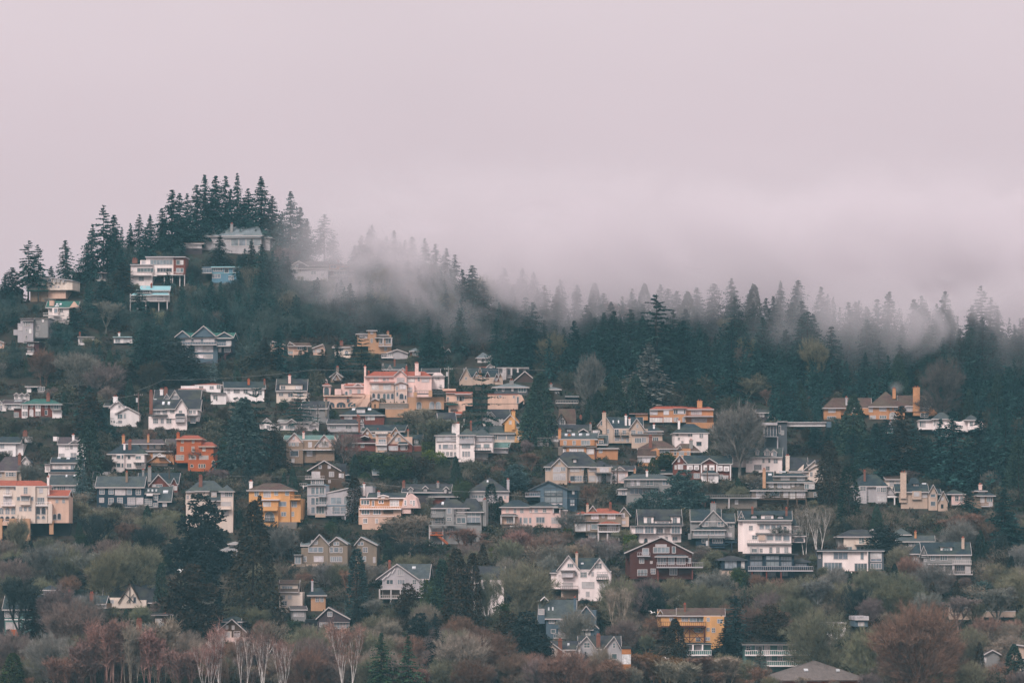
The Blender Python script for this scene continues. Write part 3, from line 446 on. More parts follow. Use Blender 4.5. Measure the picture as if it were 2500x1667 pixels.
H('K','ochre_house','ochre shed-dormered house','ochre house with long grey roof, four skylights and stepped wings',725,'oc','rg',
 'w 310 725 520 720; r 305 735 520 448; w 310 700 522 588 d=-.6; w 725 960 620 712 d=-.5; h 718 970 622 592 d=-.5; w 345 380 625 690 c=wh d=-.9; w 385 605 600 720 d=-1.4; f 340 612 592 9 d=-1.4; w 600 700 605 720 d=-1; f 608 720 598 8 d=-1; u 735 800 505 572 s; r 725 850 580 475 d=.2; c 290 322 415 520 c=oc d=-.4; w 290 345 600 700 c=st d=-.4;'
 's 358 390 465 485; s 438 475 462 482 k=3,81; n 355 380 535 575; n 455 485 535 575; n 552 645 532 578 5 1 g=2; n 750 795 530 565; n 615 690 625 680 1 1 g=4; n 420 505 628 665 4 1 g=4; n 520 575 628 665 3 1 g=4; n 750 785 635 665; c 398 425 475 500 c=oc; c 700 715 660 740 c=rb',rot=-3,dep=9)
H('K','flat_villa','orange hip-roofed villa','wide orange villa with low brown tile roof and round window bay',365,'oc','tc',
 'w 1322 2035 180 330; h 1322 2042 182 138 i=70; w 1160 1300 230 300 d=1; f 1090 1300 224 8 d=1; w 1585 1730 175 330 d=-1.4; f 1578 1736 168 8 d=-1.4 D=2; w 1475 1590 182 330 d=-.3; p 1700 2035 262 248 o=2.2; w 1740 2030 270 360 d=.4 c=ta; c 1855 1912 90 142 c=oc; n 1325 1405 182 236 3 2 g=3; n 1480 1532 195 238 1 1 g=4; n 1592 1608 188 230 1 1 g=0; n 1614 1632 188 230 1 1 g=0; n 1640 1700 185 230 4 1 g=3; n 1704 1720 188 230 1 1 g=0;'
 'n 1790 1900 195 238 5 2 g=3; n 1324 1460 275 320 5 2 g=4; n 1480 1570 275 320 3 2 g=4; n 1592 1610 280 315; n 1618 1640 278 318; n 1690 1715 275 318; n 1795 1960 285 335 6 1 g=3; w 1730 2040 330 365 d=-.8 c=oc; t 1322 1475 262 272 c=tc',rm='tile',rot=-2,dep=10)
H('K','white_house','white navy-roofed house','tall white rendered house with big navy hip roof and dark window',640,'vl','nv',
 'w 1600 1845 440 620; w 1800 1975 450 650 d=-.5; y 1730,600 1975,600 1975,620 1900,660 1860,650 d=-.55 D=7; h 1590 1990 448 335 i=150 D=10; n 1758 1770 445 482 1 2; n 1782 1796 445 482 1 2; n 1885 1895 455 495 1 2; n 1902 1912 455 495 1 2; n 1845 1900 545 588 1 1 g=5; n 1612 1640 440 475; c 1645 1668 310 360 c=wh; n 1680 1695 540 560; n 1640 1655 500 520',rot=3)
H('K','tan_house','tan brown-roofed house','tan house with rounded brown hip roof, brick chimney and sunroom',785,'oc','rw',
 'w 1400 1780 620 770; h 1180 1640 625 528 i=170; h 1560 1890 655 560 d=.6 i=100; w 1190 1415 690 785 d=-1.5; y 1185,712 1395,615 1430,640 1430,720 d=-1.4 D=6; p 1180 1400 712 622 d=-1.5 o=.3; c 1310 1348 490 640 c=rb d=-.3; n 1430 1545 622 665 6 1 g=2; n 1240 1375 712 775 3 1 g=3; n 1192 1232 718 780 4 1 g=0; n 1595 1618 640 690 1 2 g=0; n 1655 1700 650 690 3 2; g 1640 1680 625 590 D=3; n 1650 1668 600 620; n 1745 1765 650 690; c 1765 1805 532 590 c=gy',rot=-3)
H('K','beige_house','beige steep-roofed house','beige house with huge charcoal hip roof, front gable and cypress pair',985,'be','rk',
 'w 145 890 825 985; h 190 760 828 650 i=170 D=11; h 130 420 828 760 i=90; w 215 390 830 985 d=-1.2; g 208 395 830 738 d=-1.2 D=6; h 640 900 832 755 d=-.3 D=7; w 722 885 832 900 d=-.9; f 700 890 890 8 d=-2.2 D=3; n 150 200 832 870 3 1; n 235 310 832 882 4 2 g=3; n 320 368 832 870 3 1; n 425 525 832 876 5 2 g=3; n 552 575 832 862; n 638 722 832 876 4 2; n 762 855 840 882 5 1; n 235 370 905 972 6 3 g=3; n 425 470 930 985 1 1 g=5;'
 'n 475 555 930 985 3 2; n 640 700 930 985 4 2; n 715 880 932 990 6 1 g=3; u 460 495 738 778 s; n 468 488 745 770; n 297 307 770 800; q 720 900 990; q 885 900 990; n 570 610 930 980 3 2',rot=0,win=[2,3,6],dep=9)
H('K','cottage','pink flat cottage','small pink house with white fan gable and charcoal roof',1000,'pk','rk','w 888 1075 868 1000; r 900 1165 870 815 d=1; g 925 1040 868 830 D=2 d=-.1 c=wh; n 895 955 905 975 3 1 g=3; n 975 1040 905 980 3 1 g=3; c 1140 1160 870 900 c=ta; f 882 1078 864 6')
H('K','brick_house','red brick colonial with portico','red brick house with white pediment, white shutters and semicircular portico',965,'rb','nv',
 'w 1740 2240 790 965; r 1700 2252 798 702; w 1580 1745 790 950 d=-.4; g 1570 1745 800 698 d=-.4 D=9; w 1900 2075 800 965 d=-.6; g 1895 2085 795 738 d=-.6 D=5; w 1900 2090 905 995 d=-2.6 c=wh D=3; h 1895 2092 905 868 d=-2.6 D=3 i=60; w 1895 1910 800 960 d=-.75 c=wh D=.5; w 2068 2082 800 960 d=-.75 c=wh D=.5; w 1738 1748 800 960 d=-.3 c=wh D=.5; w 2222 2235 800 960 d=-.3 c=wh D=.5;'
 'w 1748 1806 805 858 d=-.2 c=wh D=.6; w 1818 1875 805 860 d=-.2 c=wh D=.6; w 1925 1975 808 866 d=-.8 c=wh D=.6; w 1990 2048 808 866 d=-.8 c=wh D=.6; w 2085 2140 815 872 d=-.2 c=wh D=.6; w 2152 2215 820 876 d=-.2 c=wh D=.6; n 1768 1788 832 858; n 1838 1858 832 858; n 1942 1962 838 864; n 2008 2030 838 864; n 2102 2122 842 870; n 2172 2194 845 874; a 1640 1655 718 768 1 2 g=3; n 1925 1965 915 965 3 3 g=3; n 1980 2040 915 965 4 3 g=3; n 2095 2140 920 965 2 3; n 2150 2200 925 965 3 3; n 1820 1880 905 950 3 3; n 1605 1620 810 850; n 1640 1690 805 850',rot=-2,win=[2,3],dep=9)
H('K','grey_house','grey house behind dark pine','grey-brown house with hip roof and white balcony partly behind a dark pine',1270,'gy','rg',
 'w 1060 1570 965 1270; h 1030 1580 968 905 i=110; w 970 1060 1075 1145 d=.4 c=wh; h 962 1075 1078 1052 d=.4 D=4; w 1580 1790 1080 1270 d=2 c=gy; f 1060 1420 1052 10 d=-1; n 1110 1140 975 1035; n 1172 1208 978 1030 1 2; n 1283 1358 980 1030 2 2 g=1; n 1465 1530 978 1028 2 1 g=2; n 1100 1238 1072 1128 3 1 g=6; n 1265 1380 1085 1110 4 1 g=2; n 1598 1645 1095 1130; n 1708 1755 1095 1130 2 1; n 1008 1045 1092 1140; n 1522 1556 1108 1145; b 1070 1410 1018 1052 c=dg;'
 'n 1525 1560 1200 1220; n 1525 1560 1232 1252; n 975 995 1092 1138; c 1285 1300 880 910 c=wh; l 1683 1683 1020 1270 w=.2 c=gy',rot=3,dep=9)
H('K','brick_cottage','low brick cottage','brick cottage ridge with navy roof beyond the grey house',920,'rb','nv','w 1330 1590 900 920; r 1360 1610 905 850; g 1315 1390 900 852; c 1445 1490 868 905 c=pk')
H('J','modern_house','slate-blue modern gable house','slate-blue modern house with tall window grid under wide black gable',980,'sl','rk',
 'w 1500 1810 720 980; g 1360 1850 740 635 ax=1595 D=9; w 1810 1920 735 980 d=.5 c=nv; p 1810 1960 730 680 o=.4 d=.5; w 1370 1505 735 800 d=1; b 1328 1498 762 800 c=lg; n 1552 1755 712 795 3 1 g=2; n 1552 1755 812 875 3 1 g=2; n 1552 1755 772 798 3 1 g=3; n 1552 1755 876 900 3 1 g=3; n 1865 1892 740 780 1 1 g=4; n 1845 1892 842 880 2 1 g=2; n 1845 1892 885 910 2 1 g=3; n 1375 1490 735 758 4 1 g=2; w 1340 1500 815 860 d=1.5 c=dk; c 1822 1842 655 720 c=dk',rot=-4,trim='dg',dep=9)
H('J','pink_house','pink hip-roofed house','wide pink house with slate hip roof, corner loggia and porch',1150,'pk','nv',
 'w 1058 1410 930 1148; w 1405 1650 925 1160 d=-.7; w 1615 1740 1000 1150 d=-1 c=pk; w 1740 1810 960 1148 d=.5; h 1035 1420 930 845 i=150; h 1380 1700 925 860 d=-.7; h 1620 1815 965 885 d=.4; w 1045 1240 1020 1125 d=-1.2 D=2 c=pe; p 1038 1245 1028 1006 d=-1.2 o=1.2; q 1048 1030 1125 w=.2 d=-2.2; q 1195 1030 1125 w=.2 d=-2.2; w 1650 1720 942 998 c=dk d=-.9 D=.6; q 1648 935 1000 d=-1.4; q 1722 935 1000 d=-1.4; f 1640 1750 932 8 d=-1;'
 'n 1112 1132 948 988 1 4; n 1198 1222 948 990 1 4; n 1272 1305 948 990 2 4; n 1380 1400 948 988 1 4; n 1436 1468 948 986 2 2; n 1532 1565 948 984 2 2; n 1115 1188 1058 1108 4 1 g=2; n 1270 1284 1050 1112 1 1 g=6; n 1310 1352 1052 1112 3 1 g=6; n 1378 1392 1052 1112 1 1 g=6; n 1455 1546 1048 1105 3 1 g=6; n 1632 1712 1052 1110 4 3 g=3; n 1765 1780 990 1020; t 1405 1615 992 997; b 1150 1400 1118 1142 c=wh o=1',rot=2,dep=9)
H('U','grey_house','charcoal-roofed deck house','grey house with charcoal hip roof, glazed corner, decks and orange stair',1340,'gy','rk',
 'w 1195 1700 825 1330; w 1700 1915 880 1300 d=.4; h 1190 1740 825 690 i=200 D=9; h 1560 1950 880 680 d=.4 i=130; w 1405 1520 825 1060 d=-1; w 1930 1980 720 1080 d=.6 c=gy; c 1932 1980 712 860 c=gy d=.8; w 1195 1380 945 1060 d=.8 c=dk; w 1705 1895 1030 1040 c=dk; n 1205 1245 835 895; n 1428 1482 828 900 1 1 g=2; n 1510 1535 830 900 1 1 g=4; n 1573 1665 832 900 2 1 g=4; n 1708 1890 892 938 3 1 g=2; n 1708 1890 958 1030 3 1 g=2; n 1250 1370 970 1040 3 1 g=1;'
 'n 1425 1480 958 1005; n 1510 1535 958 1008 1 1 g=4; n 1562 1682 962 1035 2 1 g=1; n 1432 1495 1110 1160 2 1 g=2; n 1290 1325 1125 1165; b 1190 1375 880 940 c=gy o=1.8; b 1170 1640 1005 1062 c=gy o=1.8; q 1172 1062 1380; q 1364 1062 1340; q 1190 1062 1200; s 1335 1370 755 788; w 1200 1900 1060 1340 d=1.2 c=st; b 1180 1370 1165 1200 c=orr o=2; l 1260 1440 1175 1330 c=orr d=-1.6 w=.22; l 1250 1430 1195 1345 c=orr d=-1.6 w=.12; l 1450 1500 1260 1190 c=orr d=-1.2',rot=-3,dep=9)
H('J','grey_house','arched-window grey house','grey house with pyramid charcoal roof and two arched window groups',870,'lg','rk',
 'w 690 1140 748 870; h 678 1148 748 592 i=215 D=10; n 718 780 782 825 3 1 g=1; a 720 778 762 784 1 1 g=3; n 790 850 782 825 3 1 g=1; a 792 848 762 784 1 1 g=3; c 1116 1146 620 730 c=lg d=1; s 885 905 635 655; b 700 860 825 850 c=lg; w 1075 1140 800 880 c=pk d=-.3; n 1090 1105 800 830',rot=0)
H('U','brown_house','brown multi-dormer house','brown shingled house with three small gabled dormers under a cable',735,'mv','rk',
 'w 860 1560 640 735; r 770 1480 600 485; h 1160 1590 660 520 d=-1 i=120; u 865 935 525 598 g; u 1075 1145 510 590 g; u 1375 1445 520 605 g; n 880 925 560 595; n 1090 1125 560 590; n 1385 1410 560 600; c 768 808 455 510; n 1270 1295 680 720; n 1220 1250 690 730; c 1465 1490 615 650 c=wh; n 1400 1450 660 690 3 1 g=3; w 1180 1400 650 735 d=-.5 c=rb; c 1265 1300 465 500 c=gy',rot=-3)
H('U','low_house','low grey-roofed cottage','low cottage with flat pale grey roof under dark evergreen shrubs',375,'mv','rl','w 355 720 345 375; r 350 728 345 265; u 440 620 315 340 s; n 450 600 322 338 5 1 g=2; t 350 728 344 352')
H('K','beige_house','sage house with red hip roof','sage house with orange-red hip roof, curved gable and two storey porch',1625,'ol','tc',
 'w 600 1000 1355 1600; h 585 1010 1355 1290 i=150; w 485 605 1365 1440 d=.4; h 480 640 1362 1325 d=.4 D=5; w 472 740 1440 1560 d=-.8; f 468 745 1434 8 d=-.8; w 740 985 1480 1625 d=-.4 c=ol; h 735 990 1470 1440 d=-2.2 D=4; w 740 980 1475 1560 c=dk d=.05 D=1; g 952 1110 1385 1285 d=.5 D=6; w 985 1085 1370 1500 d=.6 c=be; g 630 725 1330 1268 d=1.5 D=4; c 605 632 1258 1330 c=be; c 862 890 1248 1300;'
 'n 538 575 1372 1430; n 665 742 1362 1410 4 1 g=4; n 785 808 1362 1395; n 850 930 1362 1410 4 1 g=4; n 485 600 1468 1545 4 1 g=4; n 622 645 1475 1540 1 3; n 665 735 1475 1525 1 1 g=2; n 845 940 1480 1540 1 1 g=3; n 1005 1035 1350 1395; n 1010 1045 1440 1465; b 740 980 1505 1550 c=wh; q 742 1475 1620 w=.2; q 975 1475 1620 w=.2; q 845 1560 1625 w=.2; n 640 710 1570 1620 5 1 g=0; n 870 950 1575 1620 5 1 g=0',rot=-2,win=[3,2],dep=9)
H('L','cream_house','cream house with three bays','cream house with charcoal roof, two big dormers and green-glass bays',1140,'vl','rk',
 'w 240 655 980 1140; r 230 670 975 820; u 290 385 885 955 s; u 395 550 925 985 s; u 557 645 885 955 s; w 165 400 980 1055 d=-1.4; w 395 552 990 1050 d=-.3; w 550 655 985 1055 d=-1.4; f 150 665 972 9 d=-1.4 D=3; n 322 358 898 952 2 1 g=1; n 575 612 898 952 2 1 g=1; n 422 452 942 960; n 462 490 942 960; n 502 530 942 960; n 205 275 985 1045 4 1 g=2; n 298 378 985 1048 3 1 g=6; n 408 470 1005 1048 3 1 g=2; n 558 638 985 1050 3 1 g=6;'
 'q 402 992 1050; q 480 992 1050; q 548 992 1050; a 292 325 1102 1140 1 1 g=5; n 572 615 1088 1118 2 1 g=1; n 505 522 1088 1110; n 430 455 1088 1115; q 175 985 1060 w=.2',rot=2,win=[1,6],dep=9)
H('L','grey_house','grey house with tall chimney','grey house with navy roof, tall square chimney and curved glass bay',1190,'gy','nv',
 'w 745 1090 935 1100; r 745 1050 935 820; g 830 1110 975 830 d=-.4 D=8; w 865 1085 960 990 d=-.4; w 1080 1180 945 1110 d=.6; r 1050 1185 945 860 d=.6; w 768 1085 1020 1098 d=-1.8; h 758 1092 1018 982 d=-1.8 D=5; w 800 1080 1098 1170 d=-.6 c=nv; c 942 998 762 985 c=gy d=-.6; n 862 918 935 978 2 1 g=2; n 1015 1070 935 980 2 1 g=1; n 1112 1160 950 985 3 1 g=1; n 780 978 1022 1062 5 1 g=2; n 985 1075 1022 1062 3 1 g=2; n 860 915 1108 1140 2 1 g=1; n 965 1060 1110 1140 4 1 g=1;'
 'b 805 1085 1135 1182 c=nv o=2; b 1085 1200 1095 1130 c=nv o=1.5; l 1085 1200 1170 1110 c=nv; q 1150 1130 1200 c=nv; w 725 755 1050 1110 c=gy; t 768 1085 1068 1076 c=lg; n 1090 1150 1050 1080 3 1',rot=-2,dep=9)
H('L','grand_house','white grand house','tall white three storey house with arched roof dormers and stacked porches',1245,'vl','nv',
 'w 1260 1735 930 1245; r 1215 1745 925 835 D=10; w 1215 1265 930 1230 d=.6; g 1205 1285 930 835 d=.4 D=9; h 1700 1870 980 900 d=2; w 1740 1855 985 1110 d=2; w 1415 1735 955 1050 d=-1.2; w 1330 1735 1060 1150 d=-1.6; w 1300 1735 1160 1245 d=-2; f 1400 1740 945 8 d=-1.2 D=2; f 1385 1745 1048 9 d=-1.6 D=3; f 1300 1745 1148 12 d=-2 D=3; u 1345 1400 872 908 s c=rn; u 1440 1560 868 915 s; u 1600 1655 878 912 s c=rn; a 1350 1392 878 905 2 1 g=3; a 1608 1650 884 908 2 1 g=3; n 1478 1535 885 908 5 1 g=1;'
 'n 1325 1355 978 1018; n 1425 1465 968 1005 1 1 g=2; n 1484 1522 968 1005 1 1 g=2; n 1540 1580 968 1005 1 1 g=2; n 1596 1635 968 1005 1 1 g=2; n 1660 1688 985 1025 1 2 g=0; n 1355 1398 1075 1105; w 1412 1480 1068 1118 c=be d=-1.7 D=.5; n 1498 1555 1072 1115 1 1 g=2; n 1578 1635 1072 1118 2 1 g=2; n 1658 1715 1072 1120 1 1 g=2; b 1305 1480 1120 1145 o=1; n 1345 1395 1205 1235 3 1 g=1; n 1430 1450 1205 1235; n 1522 1545 1188 1240 1 4; n 1590 1616 1188 1240 2 4; n 1670 1700 1190 1240 2 4; q 1338 1180 1245 w=.25 d=-2.3; q 1405 1180 1245 w=.25 d=-2.3; q 1480 1068 1118 d=-2;'
 'n 1770 1812 1010 1035; c 1345 1358 812 840; c 1680 1700 815 845; w 1745 1870 1080 1140 d=1; a 1765 1855 1090 1135 1 1 g=5; h 1740 1880 1078 1060 d=1 D=3; n 1245 1252 870 910 1 2; n 1740 1750 1000 1040',rot=-3,win=[2,1],dep=10)
H('L','modern_house','navy modern deck house','navy modern house with glass wall, long railed deck on red posts',1490,'nv','rk',
 'w 1305 1765 1255 1490; f 1280 1800 1248 14 o=1.2; w 1765 1910 1325 1400 d=1.5; h 1760 1930 1330 1295 d=1.5 D=6; w 1048 1300 1318 1410 d=.3; h 1010 1305 1312 1270 d=.3 i=120; w 1045 1290 1412 1480 d=.6 c=be; w 1470 1630 1258 1400 d=-.8; f 1462 1640 1252 8 d=-.8 D=2; n 1335 1448 1272 1308 3 1 g=2; n 1335 1448 1328 1368 3 1 g=2; n 1490 1610 1272 1308 3 1 g=2; n 1490 1610 1328 1370 3 1 g=2; n 1632 1738 1278 1312 4 1 g=2; n 1632 1738 1330 1370 4 1 g=2; n 1085 1200 1325 1392 3 1 g=2; n 1245 1278 1328 1395 1 1 g=4;'
 'n 1375 1448 1430 1470 3 1 g=1; n 1508 1580 1430 1472 3 1 g=1; n 1325 1340 1430 1470; b 1310 1945 1372 1412 c=lg o=2; q 1347 1415 1540 c=rb k=3,142 d=-1.6; n 1780 1890 1345 1375 4 1; n 1650 1700 1430 1465',rot=0,win=[2],trim='dg',dep=9)
H('L','wooden_house','red-brown shingle house','red-brown shingled house with broad asymmetric gable and glass-railed deck',1530,'wd','dg',
 'w 150 760 1250 1500; g 95 775 1250 1090 ax=460 D=10; y 155,1245 460,1100 755,1250 d=-.03 D=8; w 105 160 1255 1480 d=3; w 400 725 1285 1375 d=.02; p 395 725 1280 1258 o=1.4; n 385 535 1188 1238 4 1 g=2; n 408 508 1165 1178 5 1 g=3; n 568 598 1185 1240 1 1 g=1; n 278 335 1200 1258 1 1 g=2; b 225 352 1238 1268 c=lg o=1; n 248 288 1300 1340 2 1; n 425 505 1290 1352 3 1 g=2; n 530 585 1292 1352 2 1 g=2; n 615 692 1292 1352 3 1 g=2; n 722 748 1295 1340; b 415 870 1335 1378 c=lg o=2.2;'
 'n 230 318 1408 1465 3 1 g=2; n 360 400 1400 1445; n 545 612 1398 1455 3 2 g=2; q 428 1380 1530 c=rb; q 765 1380 1500 c=rb; n 355 370 1330 1342; b 230 360 1440 1468 c=wd o=1',rot=-3,dep=9)
H('L','shingle_house','brown tiered shingle house','long brown shingle house stepping back in tiers with white windows',770,'st','nv',
 'w 1480 1960 555 620 d=1; w 1350 1880 632 705; w 1560 1900 490 545 d=2.5; h 1560 1910 490 458 d=2.5 D=5; h 1490 1975 552 515 d=1 D=8 i=80; h 1335 1890 632 605 D=8; r 1480 1570 600 450 d=2; w 1880 1995 640 700 d=.8; w 1860 1965 560 615 d=.2; w 1380 1800 700 770 c=br d=.5; c 1455 1485 430 608 c=ta d=-.2; n 1520 1560 558 598; n 1605 1642 558 600; n 1655 1725 558 602 3 1 g=3; n 1742 1766 562 590; n 1795 1810 562 582; n 1868 1905 570 612 2 1; n 1912 1960 570 612 2 1; n 1640 1720 495 522 3 1 g=3; n 1800 1865 500 528 5 1 g=2;'
 'n 1395 1480 640 700 5 1 g=3; n 1528 1620 642 692 1 1 g=6; n 1662 1702 645 695 2 1; n 1725 1770 645 710 2 4; n 1790 1868 645 698 4 2 g=3; n 1960 1985 655 695; b 1345 1880 684 712 c=br; q 1700 715 770 c=br k=3,90; s 1515 1550 475 490; s 1625 1690 452 460',rot=-2,dep=9)
H('L','carport','long brown annex','long low brown annex with flat pale roof terrace and white railing',800,'st','lg','w 1000 1400 712 800; w 830 900 740 780 c=rw; f 885 1420 698 12 o=.8; w 890 940 700 740 d=.6; n 958 985 715 755; n 1185 1212 722 762; b 890 1340 672 700 c=gy; q 1122 712 800; b 832 895 755 780 c=rb',rot=0,dep=7,rm='trim')
H('L','white_house','white dormered manor','long white house with three arched dormers behind a great bare tree',445,'vl','rg',
 'w 1290 1645 305 445; w 1105 1300 290 400 d=.5; g 1100 1260 300 240 d=.5; r 1255 1650 308 212; u 1385 1420 222 290 g; u 1470 1525 225 295 g; u 1535 1592 232 300 g; n 1395 1415 240 275 1 2; n 1485 1515 248 285 2 2; n 1560 1585 250 292 1 2; n 1455 1470 325 355 1 2; n 1512 1528 320 355 1 2; n 1565 1600 325 360 2 2; n 1375 1440 380 425 7 1 g=5; n 1330 1350 330 360; n 1300 1315 335 360; n 1190 1220 310 340; g 1120 1200 330 270; c 1228 1240 175 230 c=wh; n 1490 1520 395 430',rot=-5)
H('M','cream_house','cream many-gabled house','cream house with crossed gables, dark roofs and pale end chimney',1060,'bw','rk',
 'w 110 400 960 1060; r 100 290 985 850; g 210 380 1000 880 D=5 ax=350; g 285 430 970 928 d=-1 D=6; w 290 425 965 1060 d=-1; r 280 450 920 875 d=1; c 72 108 838 980 c=bw d=0; n 305 322 992 1028; n 215 235 995 1025; n 250 268 995 1020; n 380 400 1000 1025; y 100,985 150,1000 245,915 235,1000 100,1000 c=bw d=-.2 D=6',rot=0)
H('S','glass_house','grey concrete glass house','grey concrete house with glazed box and cantilevered white roof edge',1740,'gy','lg',
 'w 170 255 1350 1740 c=dg; w 48 165 1385 1480 d=-1; f 38 170 1360 22 d=-1 o=1; f 168 260 1348 6; w 250 590 1365 1390 d=2 c=wh; f 245 600 1352 8 d=2; n 60 160 1388 1478 4 1 g=5; b 36 165 1462 1482 c=dg; n 185 198 1388 1450 1 1 g=0; w 60 170 1485 1740 d=.5 c=dg; n 205 225 1430 1460; q 172 1480 1740 c=lg; w 598 640 1350 1400 d=1 c=sl',rot=-3,dep=8)
H('S','lodge','dark red lodge','dark red timber lodge in deep fir shade',1330,'ox','rk','w 180 330 1215 1330; g 165 345 1225 1175; n 232 272 1215 1240 3 1 g=5; b 232 280 1230 1245 c=wh; n 190 215 1270 1300',rot=0)
H('S','cottage','dark cottage with lit-white windows','dark low cottage with bright white window strips behind fir trunks',1325,'mv','rk','w 0 160 1275 1325; r -20 170 1275 1245; n 12 28 1280 1305 1 1 g=4; n 38 54 1280 1305 1 1 g=4; n 92 118 1280 1318 2 1 g=4; n 122 148 1280 1318 2 1 g=4')
H('M','estate','orange estate house','sprawling orange house with dark hip roofs and very tall chimney',478,'oc','rw',
 'w 435 600 378 485 d=-.6; w 590 880 378 440; w 870 1060 365 478 d=-.4; w 1050 1210 360 475 d=-.1; w 1205 1470 360 415 d=.3; w 1350 1520 378 440 d=.5; h 425 640 378 275 d=-.6 i=100 D=9; r 540 900 378 278 d=1; h 865 1215 365 212 i=170 d=-.4 D=12; r 1150 1470 360 255 d=.6; c 1288 1352 185 412 c=oc d=-1; c 1098 1128 195 215 c=oc; w 1290 1500 412 450 d=-.5; n 482 545 380 415 3 2 g=3; n 688 752 382 418 3 2 g=3; n 970 1030 368 402 4 2 g=3; n 1070 1085 368 398; n 1110 1140 366 398 2 2; n 1160 1178 365 395; n 1215 1280 362 405 4 2 g=3;'
 'n 1355 1440 362 405 5 2 g=3; n 972 1030 450 475 4 1; a 1060 1130 420 478 3 1 g=3; n 470 550 458 482 4 1; n 1360 1430 430 460; c 648 660 280 330 c=lg; n 870 900 372 410; n 880 930 450 475',rot=-2,dep=10)
H('M','white_house','white bow-fronted house','white house with grey hip roofs and bow front behind fir branches',650,'vl','rg',
 'w 1480 1660 480 590; w 1350 1480 490 580 d=.8; w 1815 1960 490 580 d=.5; h 1345 1500 492 465 d=.8; h 1470 1670 482 412 i=80; h 1780 1930 492 435 d=.5; w 1640 1820 500 600 d=1.5; w 1530 1660 590 650 d=.5 c=lg; n 1358 1372 500 550 1 1 k=3,18; n 1385 1398 500 550; n 1490 1505 495 540; n 1515 1528 495 530; b 1500 1650 535 562 c=wh; n 1570 1620 600 645 5 1 g=1; n 1835 1860 510 545; b 1810 1945 560 580; n 1545 1560 600 640; f 1525 1670 585 8 d=.3; n 1980 2060 510 540',rot=-3)
H('M','round_cabin','green round cabin','green drum-shaped cabin with flat cap roof in brambles',645,'gn','rk','w 1022 1100 555 645; f 1000 1110 545 8; c 1060 1072 510 545 c=lg; n 1030 1045 600 625; n 1075 1090 570 600 1 1',rot=8,dep=6)
H('M','white_house','white steep-gabled house','white steep gable with central chimney framed by young firs',1000,'wh','gy','w 1080 1300 930 1000; g 1070 1305 950 775 tc=wh; c 1190 1228 742 900 c=wh d=-.6; n 1110 1130 940 970; n 1240 1260 930 960; n 1135 1150 900 925',rot=0)
H('M','grey_house','grey bay-windowed house','grey house with navy hip roof and stacked white bay windows',1270,'lg','nv',
 'w 725 1045 1125 1270; h 705 1055 1125 1005 i=110 D=10; w 740 845 1125 1265 d=-.9; w 935 1035 1130 1270 d=-.9; g 1010 1125 1205 1125 d=.6 D=6 ax=1065; w 1045 1115 1180 1240 d=.8; w 1040 1190 1215 1232 d=-.6 c=wh; q 1180 1232 1280 c=wh; q 1110 1232 1270 c=wh; n 748 772 1130 1165 1 2; n 785 835 1128 1165 3 2; n 842 856 1132 1172 1 2; n 945 970 1138 1175; n 980 1028 1138 1178 3 2; n 748 838 1205 1255 4 2 g=3; n 945 1032 1215 1265 4 2 g=3; n 1058 1075 1168 1195; n 850 862 1212 1260; c 820 840 985 1010',rot=-3,win=[2,1,3],dep=9)
H('M','cream_house','cream brown-roofed house','cream house with brown roof squeezed between grey house and tall chimney',1150,'bw','rw','w 1030 1170 1060 1150; r 1020 1180 1060 1020; n 1068 1105 1075 1115 4 2 g=3; n 1130 1155 1080 1110')
H('M','tudor_house','sage gabled house with tall chimney','sage-grey house with navy roof, tall chimney and pointed entrance gable',1325,'be','nv',
 'w 1175 1430 1180 1325; r 1115 1440 1180 1105; h 1225 1400 1175 1035 d=1 i=60; w 1435 1520 1195 1325 d=-1; g 1432 1525 1200 1112 d=-1 D=8; w 1525 1615 1270 1335 d=-1.6; g 1520 1625 1280 1175 d=-1.6 D=7; w 1280 1370 1170 1250 d=-.5; w 1160 1230 1170 1280 d=-.3; c 1168 1224 998 1240 c=be d=-1; u 1300 1345 1098 1135 s; n 1312 1342 1102 1130; n 1300 1345 1180 1215 3 2; n 1368 1422 1196 1228 3 2 g=3; n 1458 1498 1190 1225 1 1 g=6; n 1458 1498 1272 1308 1 1 g=6; a 1552 1575 1228 1255 2 1 g=3; d 1552 1575 1295 1335 c=rn; s 1385 1428 1104 1110; r 1500 1560 1200 1150 d=1',rot=-2,dep=9)
H('M','pink_house','pinkish cross-hipped house','pinkish house with navy hip roofs and white eaves behind a round fir',1330,'co','nv',
 'w 1655 2060 1210 1330; h 1612 1790 1200 1150 d=-.3; w 1655 1780 1205 1300 d=-.4 c=pk; h 1880 2080 1215 1155 i=70; w 1920 2010 1165 1200 d=1.5; h 1890 2010 1168 1140 d=1.5 D=5; c 1932 1962 1112 1150 c=pk; n 1690 1720 1218 1262; n 1940 1970 1230 1275 2 2; n 2000 2050 1230 1270 3 1; n 1930 1985 1172 1185 5 1 g=3; n 1740 1760 1225 1260; b 1940 2020 1290 1310; t 1655 1780 1298 1304; n 2020 2050 1285 1310',rot=3)
